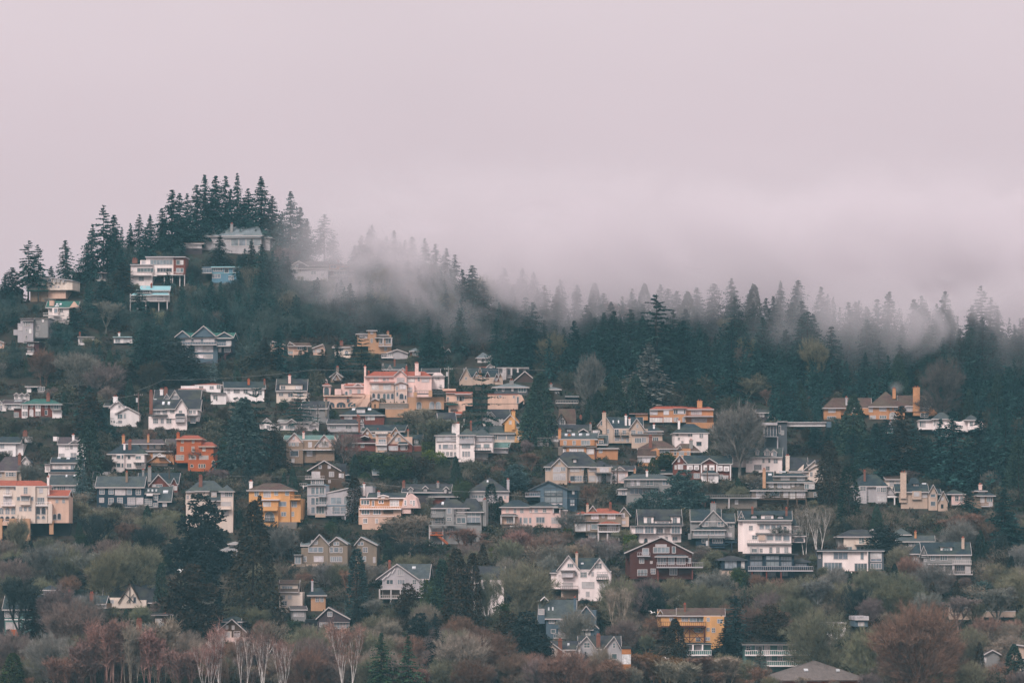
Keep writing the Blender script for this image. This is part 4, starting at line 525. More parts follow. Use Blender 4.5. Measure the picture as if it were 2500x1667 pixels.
# ---------------------------------------------------------------- lower right
H('N','beige_house','beige hip-roofed house','beige house with charcoal hip roof and small balcony above the white modern box',580,'bw','rk',
 'w 485 740 485 580; h 435 775 485 430 i=110; w 445 490 490 575 c=gy d=1; n 600 632 492 535 2 1 g=1; n 505 545 560 578 2 1 g=1; n 582 632 556 578 2 1 g=5; b 565 690 515 535 c=bw; u 685 730 430 460 g; n 700 718 440 455',rot=0,dep=9)
H('N','modern_house','white modern box house','white box house with dark grey frame and full-height windows',745,'vl','dg',
 'w 330 660 595 740; w 290 332 585 740 d=.5 c=dg; w 660 780 595 740 c=dg d=-.3; f 285 785 578 16 o=.8; n 412 512 602 648 3 1 g=6; n 612 630 602 650 1 1 g=6; n 685 762 602 640 2 1 g=4; n 685 762 648 664 2 1 g=6; n 685 762 682 718 4 1 g=6; n 342 470 678 735 5 1 g=6; n 568 655 682 738 4 1 g=1; w 290 785 738 748 d=-1.2 c=br D=3; n 304 312 620 640; q 385 745 790 c=br; q 540 745 780 c=wh; w 658 664 595 740 d=-.5 c=vl',rot=-2,win=[6,2],dep=9,rm='trim')
H('N','colonial_house','grey colonial with eyebrow dormer','grey house with navy roof, fan eyebrow dormer and white veranda',805,'gy','nv',
 'w 1075 1425 620 760; r 1060 1430 620 530; h 985 1110 612 528 d=.8; w 1000 1080 610 740 d=.8; u 1205 1290 560 590 s c=wh; a 1220 1275 566 586 3 1 g=1; g 1040 1110 640 555 d=-.2; w 1280 1425 655 690 d=-.3; w 1128 1425 765 805 c=st; n 1132 1158 625 655; n 1200 1250 625 658 3 1 g=1; n 1318 1355 628 655 4 1; n 1112 1150 700 735 3 1; n 1205 1255 700 728 3 1 g=6; n 1322 1375 700 740 4 2; p 1095 1425 688 680 o=1.8; b 1102 1435 735 758 o=1.8; b 1285 1425 655 680 o=1.8; q 1105 690 755 d=-1.6 k=4,40; q 1292 690 755 d=-1.6 w=.28; q 1385 690 755 d=-1.6 k=3,14 w=.2; c 1362 1382 500 545 c=be; n 1085 1095 640 665; n 1015 1025 650 680',rot=-2,win=[1,6,2],dep=9)
H('N','house','pale-eaved grey house','grey-roofed house with pale eaves among bare trees behind the colonial',560,'lg','rg','w 880 1150 525 560; r 870 1160 522 480; h 840 990 470 420 d=3; n 990 1030 530 555; n 1060 1090 530 555; c 1010 1025 455 485 c=oc')
H('N','retaining_wall','short peach wall','short peach retaining wall slab above the big brown tree',1110,'pe','pe','w 1042 1145 1028 1110; t 1042 1145 1024 1032',dep=2,cat='wall',rot=0)
H('N','retaining_wall','long cream wall','long cream retaining wall crossing behind bare trees',1095,'be','be','w 1265 1520 1008 1090; w 1515 1760 1035 1080 d=.5; t 1265 1520 1004 1012; t 1515 1760 1032 1038',dep=2,cat='wall',rot=0)
H('N','white_house','white house behind olive tree','white house with pale roof glimpsed through an olive-toned bare tree',1240,'wh','lg','w 345 500 1130 1240; w 575 670 1110 1150 d=1 c=sl; f 570 675 1072 30 d=1; f 335 505 1118 12; n 360 395 1150 1190; n 410 470 1150 1190 4 1; n 400 455 1200 1230 3 1; n 600 640 1118 1140',rot=4)
H('W','apartment_block','green balcony apartments','green flat-roofed apartments with two white-railed gallery balconies',320,'gn','dk',
 'w 60 620 110 400; f 35 600 98 14 o=1.4; b 62 625 155 190 c=wh o=1.6; b 240 640 242 278 c=wh o=1.6; n 75 105 125 160; n 150 205 122 155 2 1; n 225 265 120 180 2 2 g=3; n 335 368 125 160 2 1; n 240 275 202 240 3 1; n 335 368 212 240; n 440 480 215 245 2 1; n 420 470 128 160 2 1; t 62 625 188 194 c=gn; q 108 110 200 c=dg; q 540 112 200 c=dg',rot=0,win=[1,0,2],dep=9)
H('O','apartment_block','green-trimmed balcony flats','small teal flats with pale railing behind dark conifers',1210,'gn','dk','w 1510 1730 1030 1210; f 1490 1735 1022 12 o=1.3; b 1508 1730 1085 1125 c=wh o=1.6; n 1590 1640 1048 1085 3 1; n 1530 1560 1050 1085; q 1560 1035 1085 c=wh; q 1648 1035 1085 c=wh; n 1680 1715 1150 1200 g=5; n 1540 1580 1145 1180',rot=0,dep=7)
H('W','pavilion','orange pavilion roof','orange building with broad grey shingled pyramid roof at the very bottom',520,'orr','pv',
 'w 325 1080 410 520; h 285 1110 405 250 i=400 D=15; s 570 605 325 338; s 840 870 330 343; t 300 1095 396 405 c=orr; l 1080 1080 412 500 c=oc d=-.3; l 690 690 252 246 c=rl d=7.5 w=.25',trim='rw',rot=9,dep=15,rm='tile')
H('N','grey_house','dark grey clapboard house','grey clapboard house end with one white window near the edge',1490,'gy','mv','w 1525 1640 1355 1490; g 1515 1650 1360 1325; n 1523 1537 1378 1412 1 1 g=3',rot=8)
H('N','white_house','white corner house','white and beige house with navy roof at the picture edge',1545,'be','nv','w 1745 1900 1310 1400; g 1735 1960 1315 1285 ax=1760; w 1790 1900 1400 1545 d=-.6 c=bw; n 1795 1815 1385 1410; n 1800 1820 1460 1495; p 1780 1900 1400 1385 d=-.6',rot=0)
H('O','twin_gable_house','cream twin-gabled house','cream clapboard house with two steep gables, oriel and balconies',610,'vl','nv',
 'w 300 500 355 520; g 295 525 360 215 D=9; w 500 800 355 610 d=-.4; g 590 805 380 238 d=-.4 D=9; r 430 690 345 240 d=1.5; w 245 310 370 520 d=1.5; h 235 330 372 335 d=1.5 D=5; w 340 500 520 600 d=1.2 c=be; w 345 455 355 410 d=-1 D=2; f 335 475 346 7 d=-1; n 405 450 288 316 3 1; n 655 715 285 328 4 2; n 352 448 364 406 4 2 g=3; n 472 486 365 395; n 522 578 366 408 4 2; n 628 638 366 396; n 678 770 366 408 6 2 g=3; b 670 782 405 432 c=dk o=.8; n 358 448 464 515 6 3 g=3; n 538 645 456 508 7 3 g=3; n 700 768 460 512 5 3; n 574 602 548 586 1 2; n 716 744 555 586 1 2;'
 'b 335 500 490 520 c=rw o=1.4; c 472 494 196 235 c=be; s 520 545 292 300; t 295 500 352 356',rot=-3,win=[2,3,1],dep=9)
H('O','blue_house','blue-grey cluster house','blue-grey house with slate roofs, slim chimney and white deck',985,'sl','rg',
 'w 200 470 795 985; r 125 480 798 630 D=9; w 125 190 705 840 d=-.6; n 134 182 706 752 1 1 g=3; w 480 665 720 870 d=.5; g 478 668 800 682 d=.5 D=8; w 475 690 895 985 d=-.7; r 470 640 898 850 d=-.7 D=4; g 615 695 890 852 d=-1 D=4; c 458 480 610 800 c=sl d=-.4; w 300 475 805 885 d=-.8; n 335 460 808 860 1 1 g=3; n 320 375 898 965 2 2 g=3; n 380 425 905 940 2 1 g=1; b 272 430 938 968 o=1.3; n 232 275 805 835; n 530 560 815 840 2 1; n 505 545 905 945 g=1; n 570 610 905 950; s 216 230 705 728 k=2,38; n 250 288 895 925 1 1 c=pk; w 265 430 970 985 c=rb d=1; g 145 220 632 598 tc=wh d=3',rot=-3,dep=9)
H('O','pale_blue_house','pale blue gabled house','pale blue clapboard house with two gables and brick chimney',1210,'lg','rk',
 'w 540 900 1090 1210; r 500 900 1080 965 d=1.2; g 455 675 1090 960 ax=578 D=8; w 530 665 1060 1150; w 725 900 1085 1210 d=-1; g 715 908 1100 962 d=-1 ax=830 D=9; c 668 706 955 1090 c=rb d=1; n 555 605 1020 1065 2 2; n 822 838 1020 1062 1 2; n 810 855 1118 1165 1 1; n 725 752 1112 1160; n 645 660 1115 1160; n 725 745 1185 1205',rot=0,dep=8)
H('O','tudor_cottage','cream and brick cottage','cream cottage with charcoal roof on brick base and tall brick chimney',1225,'bw','rk','w 260 520 1080 1160; r 250 520 1085 1012; w 225 370 1090 1150 d=-1; g 222 375 1110 1015 d=-1 ax=245 D=6; g 455 540 1165 1015 ax=505 d=-.8 D=8; w 240 500 1150 1225 c=rb d=-.3; c 312 350 1000 1150 c=rb d=-1.6; n 498 514 1080 1120 1 2; n 245 275 1075 1110; n 485 510 1180 1215; n 420 440 1060 1080; s 400 420 1040 1055',rot=0)
H('O','yellow_house','yellow stilted balcony house','yellow house with brown roof, long timber balcony and cross-braced posts',1040,'ye','rw',
 'w 1265 1440 765 870 d=.6; w 1430 1850 770 1040; w 1232 1270 730 870 d=1.5 c=ye; g 1222 1300 780 718 d=1.4 D=6; r 1235 1425 768 718 d=.8; r 1410 1860 770 706; w 1660 1850 772 1035 d=-.8; w 1395 1435 880 1030 d=.5; b 1268 1680 822 862 c=wd o=1.8; n 1350 1378 788 812; n 1462 1482 786 814; n 1492 1515 786 814; n 1535 1590 788 820 2 1 g=2; n 1598 1655 788 820 2 1 g=1; n 1692 1714 788 815; n 1692 1714 880 905; n 1738 1764 880 918; n 1592 1628 972 1000; n 1680 1715 968 992; n 1445 1478 978 1000;'
 'n 1575 1650 882 915 2 1 g=1; n 1440 1480 882 905; q 1668 862 1040 c=wd; q 1532 862 1040 c=wd w=.1; q 1428 862 1040 c=wd; l 1430 1530 880 1010 c=wd d=-1.2; l 1530 1430 880 1010 c=wd d=-1.2; l 1535 1668 880 1010 c=wd d=-1.2; l 1668 1535 880 1010 c=wd d=-1.2; l 1430 1668 965 965 c=wd d=-1.2; c 1478 1498 672 706 c=rb; n 1790 1830 800 830; t 1430 1660 858 866 c=wd',rot=-2,win=[1,2,6],dep=9)
H('O','long_shed','long mossy-roofed shed','long low shed with weathered sagging roof behind red shoots',1260,'mv','mv','w 1020 1660 1205 1260; r 990 1690 1212 1172 D=7; n 1100 1140 1220 1245 g=0; n 1300 1350 1220 1245 g=0; n 1500 1540 1220 1245 g=0',rot=-2)
H('P','triple_gable_house','olive triple-gabled terrace','olive terrace of three matching gables with white windows',430,'ol','rl',
 'w 320 540 290 430; g 385 555 280 185 D=9 ye2=275; w 390 545 275 430 d=-.1; r 310 420 275 218 d=1.5; w 545 700 270 430 d=.2; g 542 705 265 206 ax=610 D=8 d=.2; w 765 940 275 440 d=.4; g 755 950 275 206 ax=812 D=8 d=.4; w 268 330 350 430 d=-1; f 264 336 344 7 d=-1; w 245 510 425 480 d=-.8 c=be; n 405 422 232 260; n 432 452 232 260; n 380 455 288 325 2 1 g=2; n 460 498 288 325 1 1 g=6; n 588 606 245 268 1 1; n 612 628 245 268 1 1; n 788 805 244 268 1 1; n 812 828 244 268 1 1; n 556 580 288 328 1 2; n 590 625 288 326 1 1; n 636 656 290 328;'
 'n 830 862 290 326 2 2; n 428 500 362 402 2 1 g=3; n 562 608 364 402 3 1; n 612 652 364 402 3 1; n 275 318 362 418 2 1 g=2; n 338 360 364 402; n 815 850 362 400; w 530 545 255 430 d=1 c=gy; n 915 925 370 410',rot=-3,dep=10,win=[2,3,2,6])
H('P','white_chalet','white chalet with braces','white chalet with deep braced gable eaves, slate roof and stacked verandas',725,'lg','rg',
 'w 985 1325 550 700; g 932 1290 555 428 ax=1108 D=10; r 1110 1368 550 430 d=1.4; w 1285 1360 550 690 d=1.5 c=sl; b 980 1160 598 625 o=1.8; b 975 1160 678 700 o=1.8; q 968 628 710 d=-1.6; q 1062 628 718 d=-1.6; q 1140 628 715 d=-1.6; n 1020 1072 552 588 2 1 g=0; n 1112 1168 550 590 4 1 g=2; n 1112 1160 470 515 3 1 g=3; n 1010 1052 635 675 2 1; n 1080 1105 635 675; n 1235 1262 552 588; n 1300 1318 560 592; n 1300 1322 635 670; l 1020 985 520 555 c=wh d=-.4; l 1055 1025 490 525 c=wh d=-.4; l 1090 1065 460 500 c=wh d=-.4; s 1215 1245 458 472; c 1035 1055 412 470; w 990 1150 628 700 c=st d=.1; n 1190 1225 635 675',rot=-4,dep=10)
H('P','cream_house','cream dormer cottage','cream cottage with brown roof and wide dormer behind grey branches',810,'bw','rw','w 140 330 655 810; r 135 300 655 560; u 145 290 590 632 s; n 165 245 608 628 4 1; n 160 185 682 710; n 215 240 685 708; n 170 200 730 760; t 135 300 654 660')
H('P','cottage','ochre blue-roofed cottage','ochre cottage with blue hip roof beside bare twigs',790,'ta','nv','w 400 520 680 790; h 370 530 682 620 i=50; n 440 465 700 730; n 480 500 700 730; c 402 408 570 640 c=lg')
H('P','brown_house','dark brown gable house','dark brown shingled house with one attic window and glazed porch',955,'mv','mv','w 470 720 880 955; y 450,900 545,785 720,878 720,955 470,955 d=-.1; g 440 725 880 782 ax=545; n 540 572 818 850 2 1 g=2; n 588 712 905 950 5 1 g=2; f 580 720 895 7; n 475 500 905 935; n 505 540 905 935; w 350 470 880 950 d=1.5 c=dk; n 260 280 820 850',rot=0)
H('P','cottage','white-windowed hidden cottage','cottage with three bright white windows drowned in grey twigs',880,'gy','mv','w 240 360 800 880; r 230 370 800 775; n 260 285 818 852 1 2 g=3; n 292 312 818 852 1 2 g=3; n 320 340 818 852 1 2 g=3')
H('P','white_house','white house behind fir group','tall white house mostly hidden behind olive domed tree',850,'vl','rk','w 1735 1980 560 850; r 1720 1990 558 450 d=1; n 1810 1830 575 605; n 1760 1785 640 680; n 1850 1870 640 670; n 1940 1960 600 640; n 1790 1820 720 760')
H('P','cottage','orange cottage with green roof','small orange cottage under green roof between dark evergreens',960,'oc','gr','w 1785 1880 885 960; h 1770 1890 885 850; n 1800 1820 900 925; n 1845 1862 905 930')
H('P','cottage','grey half-hidden gable','grey-brown gable with white rake buried in thickets',1225,'mv','rg','w 120 290 1150 1225; r 110 290 1150 1095 d=1; g 60 190 1155 1080 ax=105; n 135 160 1170 1215; n 275 292 1172 1205')
H('Q','tudor_cottage','timbered cottage in branches','half-timbered steep cream gable behind black branching trees',770,'bw','rk','w 880 1200 720 770; g 970 1160 745 590 ax=1068 tc=br; r 830 1270 745 600 d=2; w 830 1000 700 770 d=.6; n 1095 1115 695 740 1 1 g=5; l 1065 1065 620 745 d=-.3 c=dk; l 1030 1100 670 740 d=-.3 c=dk; n 855 880 720 745; n 905 930 722 745; l 1100 1040 670 740 d=-.3 c=dk; n 1180 1200 620 650',rot=0)
H('Q','long_house','teal long-roofed house','long teal-roofed house with white gridded window bays',1000,'gn','nv',
 'w 38 480 800 1000; r 20 640 800 690 D=9; r 560 860 755 692 d=3; w 590 870 750 790 d=3 c=co; n 42 108 810 855 6 3 g=2; n 112 160 810 855 4 3 g=2; n 52 100 905 955 4 3 g=3; n 115 162 905 955 4 3 g=3; n 190 230 910 955 4 3 g=2; w -40 38 810 1000 c=dk d=.5; t 38 480 875 883 c=wh; n 665 725 758 780 6 2 g=3; n 790 858 762 785 6 1; c 728 762 670 698 c=rb; w 70 165 960 1000 c=orr d=-.2; w 330 410 640 690 d=6 c=lg; n 340 410 635 658 3 1; f 320 545 668 8 d=5; h 310 430 640 600 d=6; c 553 570 655 690 c=rb; n 400 440 820 860',rot=0,dep=10)
H('Q','cottage','brick-chimney cottage','blue-roofed cottage with big brick chimney above bare shoots',1045,'be','nv','w 1080 1340 1020 1045; h 1060 1340 1020 912 i=110; c 1120 1165 885 1020 c=rb d=-1; b 1010 1350 1030 1042 c=wh o=.6; n 1190 1230 1024 1040')
H('Q','brown_chalet','dark brown chalet','dark brown chalet with cream-edged gable and blue roof above birches',1050,'br','nv','w 1785 2010 970 1050; g 1765 2030 990 878 ax=1905 D=9; r 1720 1960 978 880 d=1; n 1855 1870 930 955 1 1 g=3; n 1905 1920 932 956 1 1 g=3; w 1805 1900 975 1030 c=bw d=-.3 D=1; n 1920 1968 980 1022 2 2 g=3; h 1810 1975 900 855 d=3 i=60; n 1665 1690 925 945; w 1660 1720 910 960 c=rb d=1; n 1820 1885 985 1025 4 2 g=3; w 1780 2060 1025 1050 c=pk d=-.5',rot=-3)
H('Q','grey_tower_house','grey tower between conifers','grey shingled tower house seen between two tall conifers',400,'gy','gy','w 1870 1940 315 400; h 1790 1960 320 270; w 1880 1940 255 275 d=1.5; h 1860 1955 262 238 d=1.5 D=4; n 1882 1905 262 275 1 1 g=3; n 1885 1912 325 378; w 1860 1890 430 480 d=-1 c=gy; n 1865 1885 440 470; n 1925 1938 325 385 1 1 g=3')
H('Q','low_house','flat mossy-roofed cottage','low cottage with mossy flat roof and white window bays',945,'br','mv','w 1270 1500 868 945; f 1240 1510 835 10; w 1275 1420 845 868 c=ol d=1; n 1280 1325 875 900 2 1 g=3; n 1285 1345 905 945 4 1 g=2; n 1380 1410 880 940 2 2 g=3; w 1345 1400 890 945 c=ox d=-.4; c 1340 1362 800 830',rot=3)
# ---------------------------------------------------------------- left rows
H('C','white_house','white navy-roofed edge house','white house with navy roof at the picture edge above bare trees',325,'wh','nv','w -60 180 195 325; r -80 240 195 125; n 5 45 200 250 2 1 g=2; n 0 45 290 325 3 1 g=5; n 100 140 280 325 2 1; w 180 260 200 320 d=1; n 55 70 290 318; w 260 310 110 180 d=4 c=wh; c 265 315 72 120 c=rb')
H('C','white_house','white wreath house','white house with brown roof and round wreath between conifers',350,'wh','mv','w 670 960 205 350; r 660 900 210 130; g 760 985 225 160 ax=865; n 755 788 225 262 2 1; n 810 830 220 258; n 680 735 320 348 4 1 g=3; n 815 838 312 345; n 848 872 312 345; c 820 845 108 135 c=wh; n 895 925 230 265; n 590 628 120 160; w 590 635 115 165 d=4 c=wh',rot=0)
H('C','white_house','white bungalow with green roof','white bungalow with long dark green roof, skylights and terraces',560,'vl','rn','w 590 950 425 500; r 580 965 425 362; w 518 580 440 530 d=-.6; f 512 585 430 8 d=-.6; w 575 950 495 525 c=nv d=-.4; w 560 950 525 560 d=-1.2; f 560 950 524 6 d=-1.2; n 635 675 450 492 2 1; n 680 710 450 492; n 815 850 450 492 2 1; n 860 890 450 492; n 540 565 475 500; s 650 688 368 380; s 755 795 375 388 k=2,108; n 757 780 470 490',rot=2)
H('C','white_house','white turreted bay house','white house with broad navy roof and dark-shuttered bays',505,'vl','nv','w 1285 1665 320 490; h 1230 1700 322 200 i=150 D=10; w 1340 1430 325 495 d=-.8; w 1560 1660 330 460 d=-.5; w 1235 1300 425 500 d=-.5; f 1228 1310 420 6 d=-.5; n 1345 1385 338 372 1 1 g=0; n 1402 1420 335 372 1 1 g=0; n 1470 1495 335 375 1 1; n 1562 1618 345 375 2 1; n 1345 1385 428 470 1 1 g=0; n 1402 1418 428 472 1 1 g=0; n 1460 1505 430 470 3 1 g=1; n 1570 1620 420 455 3 1 g=0; n 1250 1280 430 470; c 1410 1430 208 222 c=wh; c 1465 1500 180 215; f 1535 1665 415 6 d=-.6; n 1318 1330 430 465 1 1 g=0',rot=0,win=[0,1],dep=9)
H('C','ochre_house','ochre long-dormered house','ochre house with long mauve roof dormer and two slim chimneys',430,'oc','mv','w 1400 2000 290 430; r 1390 2010 290 200 D=10; w 1560 1880 205 262 d=.8 c=bw; h 1410 1890 205 145 i=40; r 1880 2015 250 148 d=1.4; c 1390 1420 115 195 c=oc; c 1688 1710 112 265 c=oc d=.4; c 1470 1500 172 200; n 1618 1680 212 255 4 1 g=3; n 1712 1745 212 255 3 1 g=3; n 1760 1780 212 255 1 1 g=0; n 1850 1862 215 255 1 1 g=0; n 1760 1850 310 350 5 1 g=3; n 1560 1600 215 252; w 1740 1930 425 440 c=bw d=-1; g 1700 1980 425 320 d=-2 D=5 ax=1850 rc=rn; t 1560 1885 200 206; b 1830 1920 330 345 c=wh',rot=-2)
H('E','orange_house','orange stucco house','three storey orange stucco house with salmon hip roof and arched loggia',495,'orr','tc',
 'w 145 430 148 420; h 140 440 150 100 i=70; w 410 575 232 495 d=-.4; h 405 595 235 178 d=-.4 i=60; c 142 175 88 160 c=orr d=.5; w 280 580 385 500 d=-.5; w 120 290 330 410 d=1; w 555 600 380 470 d=.8; n 202 225 158 190; n 325 348 158 190; n 192 222 238 285 2 2; n 320 348 240 290 2 2; n 448 480 240 285 2 2 g=4; n 140 225 332 385 5 2 g=2; n 290 368 338 392 4 2 g=3; n 412 512 338 392 5 2 g=3; a 405 420 435 475 1 1 g=0; a 435 450 435 475 1 1 g=0; a 462 476 435 475 1 1 g=0; a 560 590 395 465 1 1 g=5; a 310 340 440 470 1 1 g=0',rm='tile',rot=-3,dep=8,trim='be')
H('C','beige_house','mauve-roofed beige house','beige house with broad mauve-brown hip roof and tall brick chimney',660,'be','mv','w -40 245 515 660; h -80 260 518 345 i=100 D=10; w 60 200 520 640 d=-1; r 180 360 560 500 d=2 D=9; w 240 355 505 620 d=2; c 195 228 330 470 c=rb; n 75 100 530 575; n 110 160 532 572 2 2; n 168 188 532 572; n 0 15 540 580; y 235,500 355,540 355,600 240,560 c=be d=1 D=4',rot=-2,dep=10)
H('C','villa','peach arcaded villa','large peach stucco villa with red tile roofs, juliet windows, arcades and tall piers',1290,'bw','tc',
 'w -60 190 685 1100; w 185 410 690 1115 d=-.8; w 405 545 690 1115; h -70 190 688 618 i=20; h -30 555 690 620 i=110 d=.4; w 540 788 810 1110 d=.5 c=pe; r 540 790 808 738 d=.4; c 538 562 595 700 c=vl d=.3; w 240 355 800 905 d=-1.5 D=3; n 72 106 705 770 2 3; n 280 318 705 772 2 3; n 452 490 710 762 2 2; b 40 135 752 790 c=wh o=.8; f 245 355 795 8 d=-1.5 D=2; n 255 342 812 852 4 1 g=2; n 203 235 815 850 1 1 g=6; n 362 385 815 850 1 1 g=6; n 42 130 815 905 4 3 g=3; n 432 505 820 890 4 2 g=1; n 642 664 842 875; n 716 740 842 876;'
 'a -5 38 935 1005 2 3 g=2; a 65 108 935 1005 2 3 g=2; a 132 172 935 1005 2 3 g=2; n 230 258 928 970; n 282 308 928 970; n 335 362 928 970; a 416 460 930 1010 1 1 g=5; a 478 522 930 1010 1 1 g=5; a 540 582 930 1010 1 1 g=5; a 420 455 1028 1062 1 1 g=6; a 482 516 1028 1062 1 1 g=6; a 540 575 1030 1095 1 1 g=0; a 610 645 1010 1070 1 1 g=5; a 660 695 1000 1070 1 1 g=5; b 415 590 870 905 c=wh o=.8; b 20 180 870 905 c=vl o=1;'
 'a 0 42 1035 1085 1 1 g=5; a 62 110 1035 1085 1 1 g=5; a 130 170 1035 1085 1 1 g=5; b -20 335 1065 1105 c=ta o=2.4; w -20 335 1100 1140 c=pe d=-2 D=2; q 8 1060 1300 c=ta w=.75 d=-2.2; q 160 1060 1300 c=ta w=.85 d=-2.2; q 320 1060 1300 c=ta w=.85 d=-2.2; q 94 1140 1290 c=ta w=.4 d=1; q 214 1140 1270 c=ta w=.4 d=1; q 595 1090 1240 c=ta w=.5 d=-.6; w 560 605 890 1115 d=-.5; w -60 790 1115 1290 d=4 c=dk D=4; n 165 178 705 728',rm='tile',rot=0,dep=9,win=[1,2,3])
H('C','house','long blue-roofed house','long low house with blue-grey roof beside the peach villa',745,'lg','rg','w 565 870 680 745; r 560 890 682 565; n 570 640 695 730 3 1 g=1; n 660 750 690 735 4 1 g=1; n 790 835 685 735 3 1; s 738 758 572 590; s 828 850 572 590; r 1040 1215 620 520 d=4; w 1100 1210 520 600 d=6 c=wh; w 1050 1110 640 760 d=3',rot=0)
H('C','blue_house','navy clapboard house','navy clapboard house with white sash windows and blue-grey roof',925,'nv','rg',
 'w 1115 1655 710 925; r 1095 1662 705 580; w 1650 1835 770 925 d=.4; p 1660 1840 775 705 d=.4 o=.3; w 1820 1915 865 925 d=.2; r 1810 1970 868 700 d=.4; c 1435 1458 535 605 c=co; n 1147 1195 722 776; n 1252 1300 722 776; n 1325 1436 725 785 3 3 g=3; n 1460 1508 722 782 1 1 g=2; n 1565 1613 728 782; n 1145 1190 825 870 g=3; n 1250 1300 828 900; n 1352 1404 826 900 2 3; n 1468 1550 820 898 4 3 g=3; n 1570 1640 825 895 4 3 g=3; n 1655 1740 840 905 4 3 g=2; n 1770 1808 788 842; n 1870 1912 878 918 1 1 g=3; n 1765 1810 882 915; s 1695 1715 742 760 k=3,45; s 1862 1920 752 778;'
 'b 1240 1820 895 925 c=gy o=1; w 1685 1755 778 800 d=-.3 c=wh',rot=0,win=[1,2,6],dep=9)
H('C','tudor_house','slate-blue tudor behind','dark slate-blue house with brick gable and pale chimney behind navy house',745,'rb','nv','w 1680 2040 665 745; r 1570 2050 665 540 d=1 D=9; g 1700 1960 700 560 ax=1820; n 1750 1790 668 692 2 1 g=3; n 1795 1860 668 692 3 1; c 1700 1738 480 640 c=gy d=-.6; c 1625 1648 510 540 c=gy; n 1975 1990 680 720; g 1950 2045 690 600 tc=lg d=.4; n 2005 2030 690 730',rot=0)
H('C','cottage','white cottage by brick chimney','small white gable cottage beside a brick chimney behind bare trunks',500,'wh','rk','w 240 345 420 500; g 230 355 430 355; n 270 290 450 480; n 310 325 460 480',rot=0)
H('E','manor_house','cream turreted house','cream house with steep grey hip roof and octagonal window turret',1190,'bw','rg',
 'w 255 790 752 1180; h 255 720 752 620 i=150 D=10; w 655 795 750 1185 d=-1.4; h 635 810 752 670 d=-1.4 D=6 i=85; p 520 695 858 760 d=-.4 o=.8; u 545 608 745 800 s; n 555 600 755 792 4 2 g=3; n 665 700 760 805 2 2; n 705 740 760 805 2 2; n 745 785 760 805 2 2; n 665 768 872 915 5 2 g=3; n 668 742 965 1012 4 2 g=3; b 630 770 920 945 c=bw; n 385 425 752 790 3 2; n 455 498 752 790 3 2; w 370 515 745 800 d=-.8; h 360 525 748 700 d=-.8 D=4; y 255,752 345,752 345,920 300,930 248,900 d=.4 D=6; c 400 440 580 620; n 580 640 880 905; n 265 285 800 830',rot=3,dep=9)
H('E','yellow_house','yellow hip-roofed house','yellow three storey house with brown hip roof, balcony and outside stair',1155,'ye','rw',
 'w 975 1450 735 1105; h 950 1485 738 650 i=180; w 1445 1570 830 1100 d=.8; w 1130 1320 845 1200 d=-1; w 1120 1335 840 850 c=wh d=-1.6 D=3; c 968 1005 640 705 c=wh; n 1148 1225 750 812 3 2 g=3; n 1272 1308 742 790; n 1398 1435 740 790; n 1318 1402 870 915 1 1 g=6; n 1466 1522 868 922 3 2; n 1350 1402 985 1028 2 1; n 1466 1490 985 1030; n 1150 1232 870 925 3 1 g=3; b 1145 1315 925 960 c=ye solid; a 1168 1272 985 1088 1 1 g=2; n 1190 1220 1020 1085 2 3 g=3; b 1450 1572 792 835 c=ye; l 1315 1195 1095 1175 c=br w=.2 d=-1.8; w 1310 1530 1100 1155 c=st d=-.3; n 1045 1085 752 800; b 1165 1280 1055 1088 c=dk o=.3',rot=-4,dep=9,win=[1,2,6])
H('E','craftsman_house','craftsman house with star','brown craftsman house with wide white-edged gable and hanging star',690,'br','rk',
 'w 1695 2080 520 690; g 1645 2040 520 400 ax=1842 D=10; p 1880 2100 560 430 o=.2 d=.6; h 1880 2120 555 420 d=1.5 i=70; w 1840 2075 590 685 c=ox d=.2; n 1783 1808 452 482 1 1 g=2; n 1886 1914 452 482 1 1 g=3; n 1702 1790 525 590 4 2 g=3; n 1902 1950 525 575 2 2; n 2015 2035 545 585; n 2045 2062 550 588; b 1625 1845 570 600; w 1690 1838 612 668 d=-.6 c=wh; n 1700 1735 622 660; n 1750 1785 622 660; n 1795 1832 622 660; n 1895 1910 625 645; f 1970 2075 460 7 d=2; b 1560 1650 655 680; q 1605 680 770 c=wh',rot=0,dep=9)
H('E','modern_house','pale blue glass house','pale blue-grey modern house with glass corner tower and sloping roof',1075,'lg','bl',
 'w 1645 1860 680 1020; w 1870 2130 765 1040 d=-.4; y 1870,770 2330,690 2400,690 2400,1000 1870,1000 d=-.2 D=8; g 1865 2130 772 715 ax=2120 D=8; w 2230 2380 700 870 d=1.5; f 2235 2400 688 12 d=1.5; f 1640 1862 668 10; n 1692 1732 702 778 1 1 g=6; n 1745 1775 702 778 1 1 g=6; n 1790 1840 702 778 2 1 g=1; n 1692 1732 822 900 1 1 g=6; n 1745 1775 822 900 1 1 g=1; n 1785 1865 825 895 3 1 g=1; n 1692 1732 928 1000 1 1 g=6; n 1750 1840 930 1000 3 1 g=1; n 1918 2042 820 892 2 1 g=2; n 2072 2125 815 895 1 1 g=2; n 1930 1950 930 1005; n 1955 2022 930 1005 1 1 g=2; n 2032 2095 930 1005 1 1 g=2;'
 'b 1780 1870 765 800 c=lg; b 1745 1870 870 905 c=lg; b 1860 2115 975 1015 c=lg o=1.2; n 2048 2090 1030 1058; q 2090 1010 1080 c=lg; c 2290 2302 672 800 c=wh; t 1645 1860 794 800 c=bl; w 1740 1860 1010 1045 c=be; t 1870 2125 908 916 c=bl',rot=-3,dep=9,win=[6,2,1])
